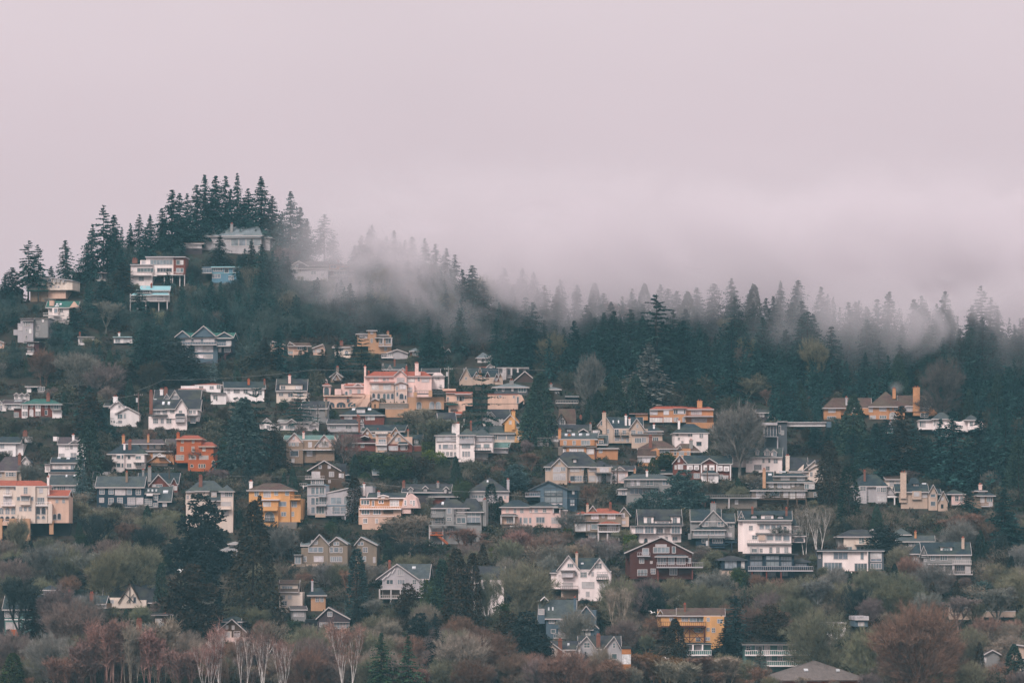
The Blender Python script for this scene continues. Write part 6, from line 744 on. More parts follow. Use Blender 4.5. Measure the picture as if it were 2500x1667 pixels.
# explicit trees, in overview picture coordinates (1 = 1/.9408 photo px): kind x top base width colour
EXPL = '''sparse 65 548 690 62;sparse 88 560 695 50;fir 28 612 690 66 bk;fir 12 625 700 40;fir 150 548 668 54 bl;fir 118 600 672 34;fir 105 610 668 26
sparse 238 465 640 62;fir 212 514 648 52;fir 262 490 636 66;fir 200 560 650 50;fir 300 522 612 42;fir 320 490 604 46;fir 345 490 600 46;fir 335 520 640 50;fir 378 500 590 46;fir 395 432 585 66;fir 372 474 588 60;fir 412 440 580 56
fir 470 397 560 56;fir 452 420 572 60;fir 496 397 560 56;fir 518 400 556 52;fir 545 394 548 44;fir 487 430 556 60;fir 570 432 552 60;fir 600 404 556 72;fir 625 450 560 60;fir 430 440 560 50;fir 560 450 552 60;fir 530 430 545 50
fir 668 435 600 60;fir 690 470 610 56;fir 705 500 612 50;sparse 745 490 606 62;fir 765 540 616 40;fir 830 540 640 50;fir 848 525 636 50;fir 815 560 640 50;fir 905 528 650 48;fir 888 540 645 44;fir 930 550 655 44;fir 946 543 650 44;fir 976 545 660 44;fir 1000 556 668 40;fir 1025 570 690 46;fir 1045 582 700 44
fir 1062 615 740 50;fir 1085 606 760 84;fir 1110 640 780 76;fir 1158 613 730 54;fir 1200 612 725 56;fir 1180 650 750 60;fir 1250 652 770 62;sparse 1290 645 760 36;fir 1325 655 770 50;fir 1363 672 780 42;fir 1386 672 782 44;sparse 1508 668 905 110;fir 1410 708 880 74;fir 1366 727 860 46;fir 1385 740 870 50
fir 1448 705 850 60;fir 1475 720 880 60;fir 1570 728 895 78;fir 1540 750 900 70;fir 1555 662 780 60;fir 1600 655 780 60;fir 1640 650 780 60;fir 1680 638 780 60;fir 1620 760 900 60;fir 1730 690 800 60;fir 1760 680 800 50;fir 1776 675 800 48;fir 1793 645 760 40;fir 1820 690 800 50;fir 1855 714 890 86;sparse 1842 725 890 60;fir 1886 655 780 54;fir 1910 745 890 76
fir 1965 690 800 60;fir 1990 700 810 60;fir 2040 735 850 50;fir 2070 770 880 60;fir 2105 690 810 60;fir 2125 690 810 70;fir 2180 700 820 60;sparse 2255 650 830 60;fir 2290 700 830 50;fir 2330 740 850 50;fir 2280 765 920 90;fir 2230 750 900 60;fir 2345 768 900 50;fir 2000 740 860 70;fir 1140 727 842 40;fir 1210 725 852 84;fir 1195 745 850 60
fir 650 572 655 34;fir 660 590 680 50;fir 578 548 662 46 bk;fir 600 560 690 56;fir 505 540 620 60 bk;sparse 385 610 690 34;fir 620 600 700 50;fir 280 600 700 80 br;fir 235 640 740 90;fir 170 700 770 60;fir 320 660 750 60;fir 340 690 790 50;fir 545 600 690 40
pine 398 780 880 90 bk;fir 335 735 880 90;fir 440 790 880 70 bl;spruce 510 812 872 40 bl;spruce 490 825 872 36 bu;layered 830 770 870 118;fir 775 780 860 50;fir 700 790 880 60;spruce 690 800 885 84 bl;fir 740 800 870 60 br;fir 610 770 870 70 br;fir 640 750 860 60;fir 1005 740 820 44;fir 985 750 850 60
layered 590 882 1075 128;layered 540 905 1085 110;cedar 560 910 1090 110 bl;layered 690 892 985 100;fir 632 945 1080 56 br;cedar 208 900 1010 80 br;fir 205 880 1000 70;cedar 205 955 1120 86;fir 235 930 1010 60;spruce 570 1062 1150 56 bl;spruce 190 1062 1158 58;fir 300 830 900 60 br;cedar 265 905 960 40
layered 1107 852 1000 106;column 1088 880 922 10;cedar 1240 855 1020 96;cedar 1225 900 1030 70;cedar 1412 862 960 70;cedar 1370 890 960 60;column 878 862 905 14;column 1014 775 850 10;cedar 1460 860 960 60;cedar 1600 880 960 90;fir 1680 800 930 70;fir 1490 780 930 90 gr
cedar 1905 1012 1158 84 br;column 1950 1068 1212 54;fir 1690 1390 1410 10;fir 2070 930 1100 110 br;cedar 1960 905 1070 80;fir 2035 960 1105 80;fir 2120 1000 1110 80;fir 2190 930 1120 96;fir 2250 940 1120 96;fir 2310 930 1130 90;fir 2160 960 1110 70;fir 2010 970 1100 80;cedar 2340 1000 1150 70;fir 2225 1110 1190 60;fir 2308 1118 1270 96;cedar 1990 1000 1100 60;fir 2060 1025 1105 50;fir 2098 990 1080 40;fir 1960 980 1080 60;layered 1840 940 985 60;fir 1793 835 976 46;fir 1822 850 980 46;fir 1808 870 978 36;fir 1775 880 975 30;fir 2185 900 960 50
pine 1570 1070 1180 82 bl;round 1500 1115 1180 84 bl;round 1466 1140 1185 60 bl;pine 1530 1034 1082 46 gn;cedar 1180 1062 1130 56;pine 1185 1060 1135 56 bl;column 1128 1108 1195 36;column 1150 1135 1195 24;column 1345 1065 1103 10;column 1387 1062 1105 12;column 1409 1258 1205 8
column 815 1095 1200 40 br;cedar 582 1150 1430 116 br;column 596 1135 1300 30 br;pine 462 1128 1340 120 bk;cedar 470 1250 1420 110 bk;column 820 1255 1425 62 bl;pine 440 1290 1480 106 br;cedar 400 1410 1500 80 bk;fir 240 1412 1520 64 bk;fir 75 1350 1470 70 br;cedar 95 1370 1480 56 br
cedar 1048 1250 1470 90 br;cedar 1015 1280 1460 76;round 985 1330 1400 60 gn;pine 937 1335 1440 60 br;pine 965 1400 1490 60 bk;fir 1000 1400 1500 50 bk;spruce 876 1492 1655 118 sg;spruce 938 1500 1658 104 sg;fir 1003 1455 1590 60 bk;pine 1165 1400 1510 90 br;pine 1210 1396 1550 100 bk;fir 1255 1460 1575 60 bk;spruce 1345 1488 1545 44 bl
cedar 1550 1420 1530 66 br;fir 1690 1365 1510 80 bl;fir 1662 1440 1520 60 bk;pine 1770 1388 1500 60 br;spruce 1745 1505 1600 66 gr;pine 2130 1400 1490 60 bk;pine 2030 1205 1280 70 bk;round 2250 1330 1380 70 bl;cedar 30 1530 1620 80 gn;fir 20 1440 1520 60 bk;round 2300 1220 1300 60 bk;cedar 2250 1490 1590 36 br;cedar 2190 1520 1600 40 br;cedar 2330 1500 1600 60;round 295 1488 1550 50 gn;cedar 310 1490 1560 46 gn
bare 1695 914 1095 128 gr;bare 1352 800 960 80 gr;dome 2158 820 965 130 wb;bare 1870 765 900 70 ol;bare 180 800 900 110 gr;bare 240 830 920 100 mv;bare 100 790 880 70 rd;birch 1880 1140 1272 60 tn;birch 1850 1150 1270 50 tn;birch 2350 1290 1380 40 tn;birch 2125 900 960 26 tn
birch 512 1455 1660 90 pk;birch 560 1465 1658 60 pk;birch 610 1470 1662 70 pk;birch 800 1452 1660 90 pk;birch 645 1490 1656 60 pk;birch 480 1500 1660 70 pk;wands 235 1450 1640 60 pk;wands 265 1440 1640 70 pk;wands 300 1452 1640 60 tn;wands 365 1440 1630 70 tn;wands 350 1470 1640 60 pk;wands 195 1490 1640 60 pk
dome 2112 1420 1640 225 rd;dome 1890 1392 1560 170 ol;dome 1195 1290 1448 165 ol;cedar 1085 1262 1470 70 br;dome 1122 1312 1455 80 ol;round 1150 1370 1450 50 gn;dome 310 1235 1370 150 ol;dome 240 1260 1380 110 ol;dome 120 1240 1350 150 gr;dome 170 1378 1520 170 mv;dome 1110 1460 1600 170 rd;dome 850 1440 1560 150 ol;dome 700 1430 1540 150 ol;bare 1075 1205 1290 80 pk;bare 1185 1205 1290 90 pk;dome 1420 1310 1440 100 ol;spindly 1420 1330 1470 80 tn;bare 940 1175 1290 110 tn
spindly 330 1170 1270 60 ol;spindly 360 1165 1270 60 ol;spindly 395 1160 1270 60 ol;bare 215 1170 1290 100 bk;bare 290 1190 1280 70 rd;bare 40 1180 1290 60 ol;dome 2000 1300 1400 100 ol;dome 2060 1310 1400 110 ol;dome 1620 1340 1440 120 ol;dome 1500 1340 1440 100 bk;wands 1480 1520 1620 80 or_;wands 1540 1530 1620 80 or_;wands 1600 1530 1620 80 rd;wands 1660 1530 1620 80 tn;dome 1385 1505 1600 80 tn;wands 1468 1530 1625 50 rd;wands 1560 1545 1640 70 tn
wands 1425 1562 1665 60 rd;wands 1455 1566 1665 50 tn;bare 1400 1550 1660 60 rd;bare 45 1310 1490 90 bk;bare 130 1335 1490 100 mv;bare 205 1350 1490 90 gr;bare 2130 1350 1440 70 gr;bare 2200 1360 1450 80 mv;bare 2290 1345 1445 90 gr;bare 2240 1370 1440 60 ol;dome 1990 1450 1580 120 ol;dome 30 1470 1600 120 mv;dome 120 1480 1610 130 gr;dome 420 1490 1610 110 tn;dome 730 1490 1610 130 mv;dome 1060 1480 1620 150 tn;dome 700 1530 1640 120 rd;dome 1300 1530 1640 120 rd;wands 420 1520 1650 60 pk;wands 150 1540 1650 70 pk;bare 1290 1540 1640 90 rd
bare 395 1010 1060 60 rd;bare 70 1060 1120 60 gr;bare 240 1040 1095 60 br;bare 700 985 1050 50 gr;bare 735 1000 1060 50 tn;round 420 1170 1200 60 gn;bare 640 1200 1290 90 gr;bare 720 1195 1280 80 br;bare 1310 1165 1235 70 gr;bare 1250 1225 1300 90 rd;bare 1330 1240 1310 80 tn;fir 1410 1080 1135 20 bk;bare 1550 1185 1235 60 tn;cedar 1500 1050 1100 36 gn;bare 1800 1200 1270 80 gr;dome 2150 1290 1370 110 gr;dome 2080 1270 1350 90 rd;dome 1930 1330 1410 120 ol;dome 1760 1330 1410 110 ol;dome 1540 1325 1400 90 ol;bare 1640 1300 1390 90 gr;dome 1330 1400 1500 100 gr
round 830 1040 1075 60 gn;round 870 1035 1085 90 gn;round 920 1040 1095 90 gn;round 970 1045 1100 80 br;round 890 1065 1100 70 gn;bare 790 985 1070 70 mv;bare 960 930 1000 100 tn;bare 1000 950 1040 90 ol;bare 575 1010 1040 40 gr;bare 455 1020 1070 70 gr;spruce 955 1093 1125 28 bu;bare 1060 1095 1160 50 gn;dome 500 1075 1110 60 mv
round 1230 1030 1062 36 ol;round 1335 1035 1066 24 or_;round 1010 1030 1063 34 lm;round 985 1025 1056 40 lm;round 2215 1385 1420 26 gn;round 2213 1312 1336 18 or_;round 1445 1275 1310 26 lm;round 1460 1275 1318 40;round 1690 1300 1345 44 lm;dome 1695 1295 1345 50 gn;round 930 1178 1225 130;round 900 1190 1230 70;round 1620 1190 1230 60 gn;round 1780 1110 1150 90;round 1750 1085 1125 80 gr;round 2240 1190 1230 20;bare 2215 1170 1260 120 rd;round 1130 1250 1290 20 lm;bare 1430 1210 1250 60 ol;round 1380 1240 1260 20 lm;dome 1700 1110 1150 60 ol'''
for e in EXPL.replace('\n', ';').split(';'):
    t = e.split()
    if not t or t[0] not in KIND: continue
    q = [float(v)/.9408 for v in t[1:5]]
    if q[2] <= q[1]: continue
    tree(t[0], q[0], q[1], q[2], q[3], t[5] if len(t) > 5 else None)

# fill: keep every house's face clear, stand nothing inside a house
def allowed(px, top, base, w, slack=8):
    for short, (x0, x1, y0, y1), hb, dep, cx in HOUSES:
        if hb - dep/.32 - 4 < base < hb + 4 and x0 - 5 < px < x1 + 5: return False
        if hb < base + 2 and px + w*.42 > x0 and px - w*.42 < x1 and top < y1 - slack and base > y0: return False
    return True
def crowded(px, base, d):
    return any(abs(t['px']-px) < d and abs(t['base']-base) < d*.42 for t in TREES)
def zone(px, py):
    r_ = rnd.random()
    if py < ridge(px) + 6: return None
    if px > 1240 and py < 960: return ('fir', rnd.uniform(85, 125) if py < 860 else rnd.uniform(105, 165), None) if r_ < .8 else (('bare', rnd.uniform(70, 120), rnd.choice(['ol', 'mv', 'gr'])) if r_ < .92 else ('cedar', rnd.uniform(90, 140), None))
    if px > 2000 and py < 1180: return ('fir', rnd.uniform(90, 140), None) if r_ < .7 else ('cedar', rnd.uniform(80, 120), None)
    if py < 900: return ('fir', rnd.uniform(70, 130), None) if r_ < .50 else ('spindly', rnd.uniform(80, 115), rnd.choice(['bl', 'bk', 'ol', None])) if r_ < .68 else ('bare', rnd.uniform(60, 100), rnd.choice(['gr', 'mv', 'bl', 'bk', 'bl', 'ol']))
    if py < 1330: return ('round', rnd.uniform(16, 40), rnd.choice([None, 'gn', 'bk', 'br', 'ol'])) if r_ < .45 else ('bare', rnd.uniform(35, 85), rnd.choice(['ol', 'rd', 'gr', 'mv', 'br'])) if r_ < .8 else ('cedar', rnd.uniform(45, 80), None)
    if py < 1540: return ('bare', rnd.uniform(60, 110), rnd.choice(['ol', 'gr', 'rd', 'ol', 'bk'])) if r_ < .45 else ('dome', rnd.uniform(60, 105), rnd.choice(['ol', 'gr', 'mv', 'ol'])) if r_ < .66 else ('round', rnd.uniform(25, 50), rnd.choice([None, 'br', 'gn'])) if r_ < .82 else ('cedar', rnd.uniform(70, 120), rnd.choice([None, 'br', 'bk']))
    return ('bare', rnd.uniform(60, 110), rnd.choice(['rd', 'ol', 'pk', 'tn', 'mv'])) if r_ < .5 else ('dome', rnd.uniform(60, 100), rnd.choice(['rd', 'ol', 'mv', 'tn'])) if r_ < .8 else ('round', rnd.uniform(30, 50), None)
cand = [(rnd.uniform(-30, 2530), rnd.uniform(640, 1740)) for _ in range(9000)]
cnt = {}
LIM = dict(domed_tree=230, slender_tree=180, fir_tree=292, bare_tree=292, evergreen_shrub=240, cedar_tree=110)
for t in TREES: cnt[t['o'].name.split('.')[0]] = cnt.get(t['o'].name.split('.')[0], 0) + 1
for px, py in cand:
    zn = zone(px, py)
    if not zn: continue
    kind, h, col = zn; nm = NAMES[kind]
    if cnt.get(nm, 0) >= LIM.get(nm, 999): continue
    for sc_ in (1, .62, .4):
        hh = h*sc_; w = hh*dict(fir=.46, cedar=.45, bare=.85, dome=1.1, round=1.15, spindly=.6)[kind]
        if hh < 13 or (kind in ('fir', 'cedar') and hh < 40): break
        dmin = 21 if kind in ('fir', 'spindly') else 24 if kind == 'round' else 30
        if crowded(px, py, dmin): break
        if allowed(px, py - hh, py, w, 18 if kind in ('bare', 'dome', 'spindly') else 9):
            tree(kind, px, py - hh, py, w, col); cnt[nm] = cnt.get(nm, 0) + 1; break

# ------------------------------------------------------------------ clipped hedges
def hedge(px0, px1, top, base, col, label, dep=2.2):
    D = dist(base); k = D/F; g = np.random.default_rng(int(px0)); n = 900; w = (px1-px0)*k; h = (base-top)*k
    f = g.integers(0, 3, n); u = g.uniform(0, 1, (n, 3)); u[f == 0, 1] = 0; u[f == 1, 2] = 1; u[f == 2, 0] = np.round(u[f == 2, 0])
    pos = (u + g.normal(0, .02, u.shape))*np.array([w, dep, h]) - np.array([w/2, 0, 0]); nn = (u - .5)*np.array([.5, 1, 1]); nn[:, 1] -= .5
    o = ob('clipped_hedge', quads_mesh('clipped_hedge', np.concatenate([sprays(pos, nn, .42, .2, g, .9)]), M['leaf']), color=col, loc=(wx((px0+px1)/2, D), D, wz(base, D)-.4))
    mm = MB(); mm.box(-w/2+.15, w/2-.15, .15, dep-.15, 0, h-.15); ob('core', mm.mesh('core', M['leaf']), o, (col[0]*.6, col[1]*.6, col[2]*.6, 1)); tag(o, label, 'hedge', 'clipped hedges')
hedge(1032, 1066, 1078, 1108, (.10,.12,.025,1), 'square lime-green hedge beside the white hip-roofed house')
hedge(1275, 1345, 1089, 1110, (.07,.085,.03,1), 'long olive hedge between the yellow tudor house and the ochre house')
hedge(1410, 1470, 1021, 1040, (.02,.04,.03,1), 'dark hedge behind the grey twin-gabled house')
hedge(1525, 1552, 1305, 1340, (.13,.17,.02,1), 'bright lime hedge block above the red-brown shingle house')
hedge(1378, 1396, 1290, 1330, (.08,.10,.03,1), 'tall olive hedge strip beside the pink hip-roofed house')
hedge(1186, 1202, 1282, 1320, (.08,.10,.03,1), 'leaning green hedge strip beside the grey deck house')
hedge(805, 850, 1268, 1300, (.02,.04,.03,1), 'dark square hedge below the pale blue glass house')
hedge(2195, 2262, 1218, 1234, (.02,.035,.025,1), 'low dark hedge before the sage gabled house')
hedge(1555, 1650, 1122, 1132, (.02,.035,.02,1), 'low hedge under the tan brown-roofed house')
hedge(1212, 1380, 1288, 1302, (.03,.035,.02,1), 'long dark hedge under the pink hip-roofed house')

# ------------------------------------------------------------------ undergrowth: brambles, ivy and low scrub over the whole slope
g = np.random.default_rng(5); NU = 15000
upx = g.uniform(-80, 2580, NU); upy = 640 + (1780-640)*g.random(NU)
rp = np.interp(upx, [a for a, b in RID], [b for a, b in RID]); ok = upy > rp - 10
hh_ = g.uniform(.5, 2.1, NU)
for short, (x0, x1, y0, y1), hb, dep, cx in HOUSES:
    ok &= ~((upx > x0-4) & (upx < x1+4) & (upy > hb - dep/.32) & (upy < hb + 2))
    ok &= ~((upx > x0-6) & (upx < x1+6) & (upy >= hb) & (upy - hh_*9.5 < y1 - 5))
upx, upy, hh_ = upx[ok], upy[ok], hh_[ok]
UD = 850 + (1667-upy)*.32; UX = (upx-1250)/F*UD; UZ = np.array([ground_z(a, b) for a, b in zip(UX, UD)])
def tuft(seed, n):
    g = np.random.default_rng(seed); v = nrm(g.normal(0, 1, (n, 3))); v[:, 2] = np.abs(v[:, 2]); pos = v*g.uniform(.4, 1, (n, 1))*np.array([1, 1, .8]); return sprays(pos, v + np.array([0, 0, .5]), .55, .11, g, .8)
T = [tuft(s, 44) for s in range(6)]
def scrub(sel, name, col, mat):
    Q = []
    for i in np.nonzero(sel)[0]: Q.append(T[i % 6]*hh_[i]*np.array([g.uniform(.8, 1.5)*1., 1.1, 1.]) + np.array([UX[i], UD[i], UZ[i]-.1]))
    o = ob(name, quads_mesh(name, np.concatenate(Q), mat), color=col); tag(o, kind='stuff')
cls = (np.sin(UX*.09+1)+np.sin(UD*.11+UX*.03)+g.normal(0, .8, len(UX)))
scrub(cls > .5, 'brown_undergrowth', (.055,.038,.028,1), M['twig']); scrub((cls <= .5) & (cls > -.7), 'green_undergrowth', (.028,.038,.020,1), M['leaf']); scrub(cls <= -.7, 'grey_undergrowth', (.050,.045,.036,1), M['twig'])

# ------------------------------------------------------------------ the wood's uncounted mass between the single trees
def thin(me, n, k, seed):
    g = np.random.default_rng(seed); co = np.empty(len(me.vertices)*3, dtype=np.float32); me.vertices.foreach_get('co', co); q = co.reshape(-1, 4, 3)
    q = q[g.choice(len(q), min(n, len(q)), replace=False)]; c = q.mean(1, keepdims=True); return c + (q - c)*k
def woods(name, kinds, n, hr, color, mat, where, ratio):
    Q = []; g = np.random.default_rng(n)
    src = [thin(c, 760, 1.7 if mat is M['leaf'] else 1.5, i) for kd in kinds for i, (c, t) in enumerate(KIND[kd])]
    tries = 0
    while len(Q) < n and tries < n*12:
        tries += 1; px, py = rnd.uniform(-60, 2560), rnd.uniform(600, 1730)
        if py < ridge(px) + 14 or not where(px, py): continue
        h = rnd.uniform(*hr); w = h*ratio
        if any(t['base'] > py - 12 and abs(t['px']-px) < t['w']*.25 and t['top'] < py - h for t in NEAR.get(int(px//60), [])): continue
        ok = next((s_ for s_ in (1, .6) if allowed(px, py - h*s_, py, w*s_, 10)), None)
        if not ok: continue
        h *= ok; D = dist(py); k = D/F; x = wx(px, D); a = rnd.uniform(0, 6.28); ca, sa = math.cos(a), math.sin(a); f = h*k*rnd.uniform(.8, 1.25)
        q = src[rnd.randrange(len(src))]*np.array([f, f, h*k]); q = q @ np.array([[ca, sa, 0], [-sa, ca, 0], [0, 0, 1]]); Q.append(q + np.array([x, D, ground_z(x, D)-.2]))
    o = ob(name, quads_mesh(name, np.concatenate(Q).astype(np.float32), mat), color=color); tag(o, kind='stuff')
NEAR = {}
for t in TREES:
    if t['kind'] in ('fir', 'cedar', 'pine', 'layered'):
        for b_ in range(int((t['px']-40)//60), int((t['px']+40)//60)+1): NEAR.setdefault(b_, []).append(t)
left = lambda px, py: py < 920 and px < 1240
woods('fir_woods', ['fir'], 330, (60, 125), (.024,.068,.062,1), M['leaf'], lambda px, py: (px > 1200 and py < 980) or (px > 1980 and py < 1160) or left(px, py), .4)
woods('mossy_woods', ['spindly', 'bare'], 330, (50, 95), (.062,.085,.075,1), M['twig'], left, .6)
woods('brown_woods', ['bare', 'dome', 'spindly'], 560, (30, 85), (.19,.155,.118,1), M['twig'], lambda px, py: py > 1180, .9)
woods('bramble_woods', ['wands', 'bare'], 160, (30, 70), (.23,.13,.09,1), M['twig'], lambda px, py: py > 1640, .6)
woods('garden_woods', ['bare', 'round'], 500, (18, 60), (.085,.080,.055,1), M['twig'], lambda px, py: 900 < py < 1330, .9)
# ------------------------------------------------------------------ poles, cables, gulls, chimney stack
POLES = []
def pole(px, top, base, label, arm=True, tr=True, col=(.10,.075,.06,1)):
    D = dist(base); k = D/F; h = (base-top)*k; root = ob('utility_pole', None, loc=(wx(px, D), D, wz(base, D)-.3)); tag(root, label, 'pole', 'utility poles')
    m = MB(); m.beam((0,0,-1), (0,0,h+.3), .19, 8, .13); build(m, 'pole', M['wood'], root, col)
    if arm: m = MB(); m.box(-1.2, 1.2, -.16, -.06+.0, h-.5, h-.36); a = build(m, 'crossarm', M['wood'], root, col); m = MB(); [m.beam((x, -.11, h-.36), (x, -.11, h-.16), .06, 6) for x in (-1.1, -.5, .5, 1.1)]; build(m, 'insulator', M['trim'], a, (.6,.58,.55,1))
    if tr: m = MB(); m.beam((-.38, -.1, h-2.4), (-.38, -.1, h-1.2), .3, 10); build(m, 'transformer', M['metal'], root, (.55,.53,.53,1))
    POLES.append((wx(px, D), D, wz(base, D)+h))
pole(338, 958, 1012, 'wooden utility pole with white transformer beside the white manor', col=(.16,.10,.09,1))
pole(620, 775, 830, 'pale utility pole with transformer by the slate-green house')
pole(1095, 895, 948, 'pale utility pole beside the white jerkinhead house', col=(.3,.28,.26,1)); pole(413, 1137, 1190, 'grey utility pole in front of the slate-blue tudor', tr=False)
pole(543, 1148, 1176, 'short pole with white transformer behind the cream turreted house', arm=False)
pole(1507, 1127, 1202, 'dark utility pole in front of the small pink house', arm=False, tr=False); pole(1727, 1135, 1190, 'brown utility pole before the brick colonial portico', arm=False, tr=False, col=(.17,.10,.08,1))
pole(1730, 1305, 1352, 'utility pole below the grey house with tall chimney', arm=False, col=(.2,.16,.14,1)); pole(1660, 1436, 1490, 'utility pole above the yellow stilted house', col=(.2,.13,.1,1)); pole(1570, 1455, 1500, 'brown pole in twigs between the cream twin-gabled house and yellow house', tr=False, arm=False, col=(.16,.09,.07,1))
pole(1480, 1314, 1360, 'rusty pole beneath the sage red-hipped house', tr=False, arm=False, col=(.16,.08,.06,1)); pole(2214, 1445, 1500, 'lone pinkish pole in the bare trees above the peach wall', tr=False, arm=False, col=(.25,.16,.13,1)); pole(1527, 1536, 1580, 'brown pole behind the striped brick stack', tr=False, arm=False, col=(.22,.1,.06,1))
pole(1133, 1022, 1046, 'white-capped pole behind the white hip-roofed house', arm=False, col=(.5,.48,.46,1)); pole(640, 895, 925, 'short pole over the teal-roofed white house', tr=False)
pole(776, 985, 1040, 'dark pole in front of the grey dormered house', tr=False, col=(.07,.06,.055,1))
def cable(pts, label):      # photo points with their ground rows
    P = [Vector((wx(x, dist(b)), dist(b), wz(y, dist(b)))) for x, y, b in pts]; V = []
    for a, b in zip(P[:-1], P[1:]):
        for i in range(12): t = i/12; q = a.lerp(b, t); q.z -= 4*t*(1-t)*(b-a).length*.012; V.append(q)
    V.append(P[-1]); mm = MB()
    for p, q in zip(V[:-1], V[1:]): mm.beam(p, q, .035, 5)
    o = ob('overhead_cable', mm.mesh('overhead_cable', M['metal']), color=(.20,.20,.19,1)); tag(o, label, 'cable', 'overhead cables')
cable([(330,955,1012),(400,927,985),(560,922,975),(767,902,960),(1095,898,948),(1330,903,950)], 'thin pale cable sweeping across the slope above the white manor')
cable([(543,1160,1176),(740,1162,1190),(850,1170,1240),(1010,1190,1260),(1150,1200,1270),(1400,1215,1270),(1507,1215,1202)], 'cable crossing in front of the brown multi-dormer house')
cable([(1480,1316,1360),(1290,1352,1400),(1120,1340,1400)], 'cable sagging from the rusty pole beneath the sage house')
cable([(338,962,1012),(200,985,1030),(0,975,1030)], 'cable running from the white manor pole past the brick colonial')
cable([(1570,1458,1500),(1660,1440,1490),(1727,1470,1500)], 'short cable between the poles above the yellow stilted house')
def gull(px, py, base, span, ang, label):
    D = dist(base); s = span/2; m = MB(); x, z = wx(px, D), wz(py, D)
    prof = [(-.42,.012),(-.34,.05),(-.2,.09),(0,.10),(.2,.085),(.3,.06),(.36,.055),(.42,.04),(.47,.008)]
    rings = [[(u, math.cos(t)*r_, math.sin(t)*r_*.9) for t in [i*math.pi/4 for i in range(8)]] for u, r_ in prof]; m.v = [p for r_ in rings for p in r_]
    m.f = [(i*8+j, i*8+(j+1)%8, (i+1)*8+(j+1)%8, (i+1)*8+j) for i in range(len(prof)-1) for j in range(8)]
    for sg in (-1, 1): m.hexa([(-.1,sg*.05,.03),(.14,sg*.05,.03),(.12,sg*s*.5,.22),(-.06,sg*s*.5,.22),(-.1,sg*.05,.06),(.14,sg*.05,.06),(.12,sg*s*.5,.25),(-.06,sg*s*.5,.25)]); m.hexa([(-.06,sg*s*.5,.22),(.12,sg*s*.5,.22),(-.1,sg*s,.14),(-.16,sg*s,.14),(-.06,sg*s*.5,.25),(.12,sg*s*.5,.25),(-.1,sg*s,.155),(-.16,sg*s,.155)])
    o = ob('seagull', m.mesh('seagull', M['trim'], True), color=(.8,.78,.76,1), loc=(x, D-6, z)); o.rotation_euler = (R(12), R(-ang), R(50)); o.scale = (1.5, 1.5, 1.5); tag(o, label, 'bird', 'gulls gliding over the trees')
gull(448, 1393, 1480, 1.4, 40, 'white gull gliding before the dark conifer'); gull(1590, 1494, 1540, 1.4, 10, 'white gull gliding past the bare trees beside the yellow house'); gull(1624, 1606, 1640, 1.4, 0, 'white gull low over the long mossy shed')
D = dist(1745); rt = ob('brick_chimney_stack', None, loc=(wx(1529, D), D, wz(1700, D))); tag(rt, 'square orange brick stack with a white painted band and dark cap', 'chimney'); k = D/F
def cb(y0, y1, w, name, col, mat='brick'): m = MB(); m.box(-w, w, -w, w, (1700-y1)*k, (1700-y0)*k); build(m, name, M[mat], rt, col)
cb(1620, 1760, .97, 'shaft', (.36,.15,.06,1)); cb(1596, 1620-.02, .95, 'white_band', (.62,.60,.60,1), 'stone'); cb(1583, 1596-.02, .97, 'shaft', (.42,.17,.07,1)); cb(1577, 1583-.02, 1.1, 'cap', (.05,.05,.05,1))

# ------------------------------------------------------------------ labels of the trees: look, then the nearest house, then size among its like
def rel(t):
    best = None
    for short, (x0, x1, y0, y1), hb, dep, cx in HOUSES:
        if 'wall' in short: continue
        dx = max(0, x0 - t['px'], t['px'] - x1); dy = abs(t['base'] - hb) if t['base'] < hb else (t['base'] - hb)*1.1; d = math.hypot(dx, dy)
        if best is None or d < best[0]: best = (d, short, x0, x1, hb, y0)
    d, short, x0, x1, hb, y0 = best; far = d > 70
    if t['base'] < hb - 14: r_ = 'far above' if far else 'behind'
    elif t['base'] > hb + 14: r_ = 'far below' if far else 'below'
    else: r_ = 'beside'
    return r_, short
grp = {}
for t in TREES:
    sz = 'tall' if t['h'] > 125 else 'small' if t['h'] < 55 and t['kind'] != 'round' else ''
    a = ADJ.get(t['col'], {'fir': 'dark', 'cedar': 'dark', 'bare': 'brown', 'dome': 'brown', 'round': 'dark'}.get(t['kind'], '')); r_, s_ = rel(t); t['word'] = WORD[t['kind']]
    t['key'] = ' '.join(f"{sz} {a} {t['word']} {r_} the {s_}".split()); grp.setdefault(t['key'], []).append(t)
ORD = ['', 'second', 'third', 'fourth', 'fifth', 'sixth', 'seventh', 'eighth', 'ninth', 'tenth', 'eleventh', 'twelfth']
for key, L in grp.items():
    L.sort(key=lambda t: -t['h']*1000 - t['w'])
    for i, t in enumerate(L):
        lab = key if len(L) == 1 else (f"{ORD[i]+' ' if i and i < 12 else '' if i == 0 else str(i+1)+'th '}{'tallest' if i < len(L)-1 or len(L) > 2 else 'shorter'} {key}" if len(L) > 2 else f"{'taller' if i == 0 else 'shorter'} {key}")
        w = lab.split(); 
        if len(w) > 16: lab = lab.replace('leafless tree', 'bare tree').replace(' the ', ' ')
        tag(t['o'], lab, 'shrub' if t['kind'] == 'round' else 'tree', {'fir_tree': 'firs on the misty hillside', 'bare_tree': 'leafless trees between the houses', 'domed_tree': 'domed leafless trees', 'slender_tree': 'slender leafless trees', 'evergreen_shrub': 'evergreen shrubs in the gardens', 'birch_tree': 'pale birches', 'poplar_tree': 'upright bare poplars'}.get(NAMES[t['kind']], 'evergreens among the houses'))
print('TREES', len(TREES), {k: sum(NAMES[t['kind']] == k for t in TREES) for k in set(NAMES.values())}, 'HOUSES', len(HOUSES), 'objects', len(bpy.data.objects))
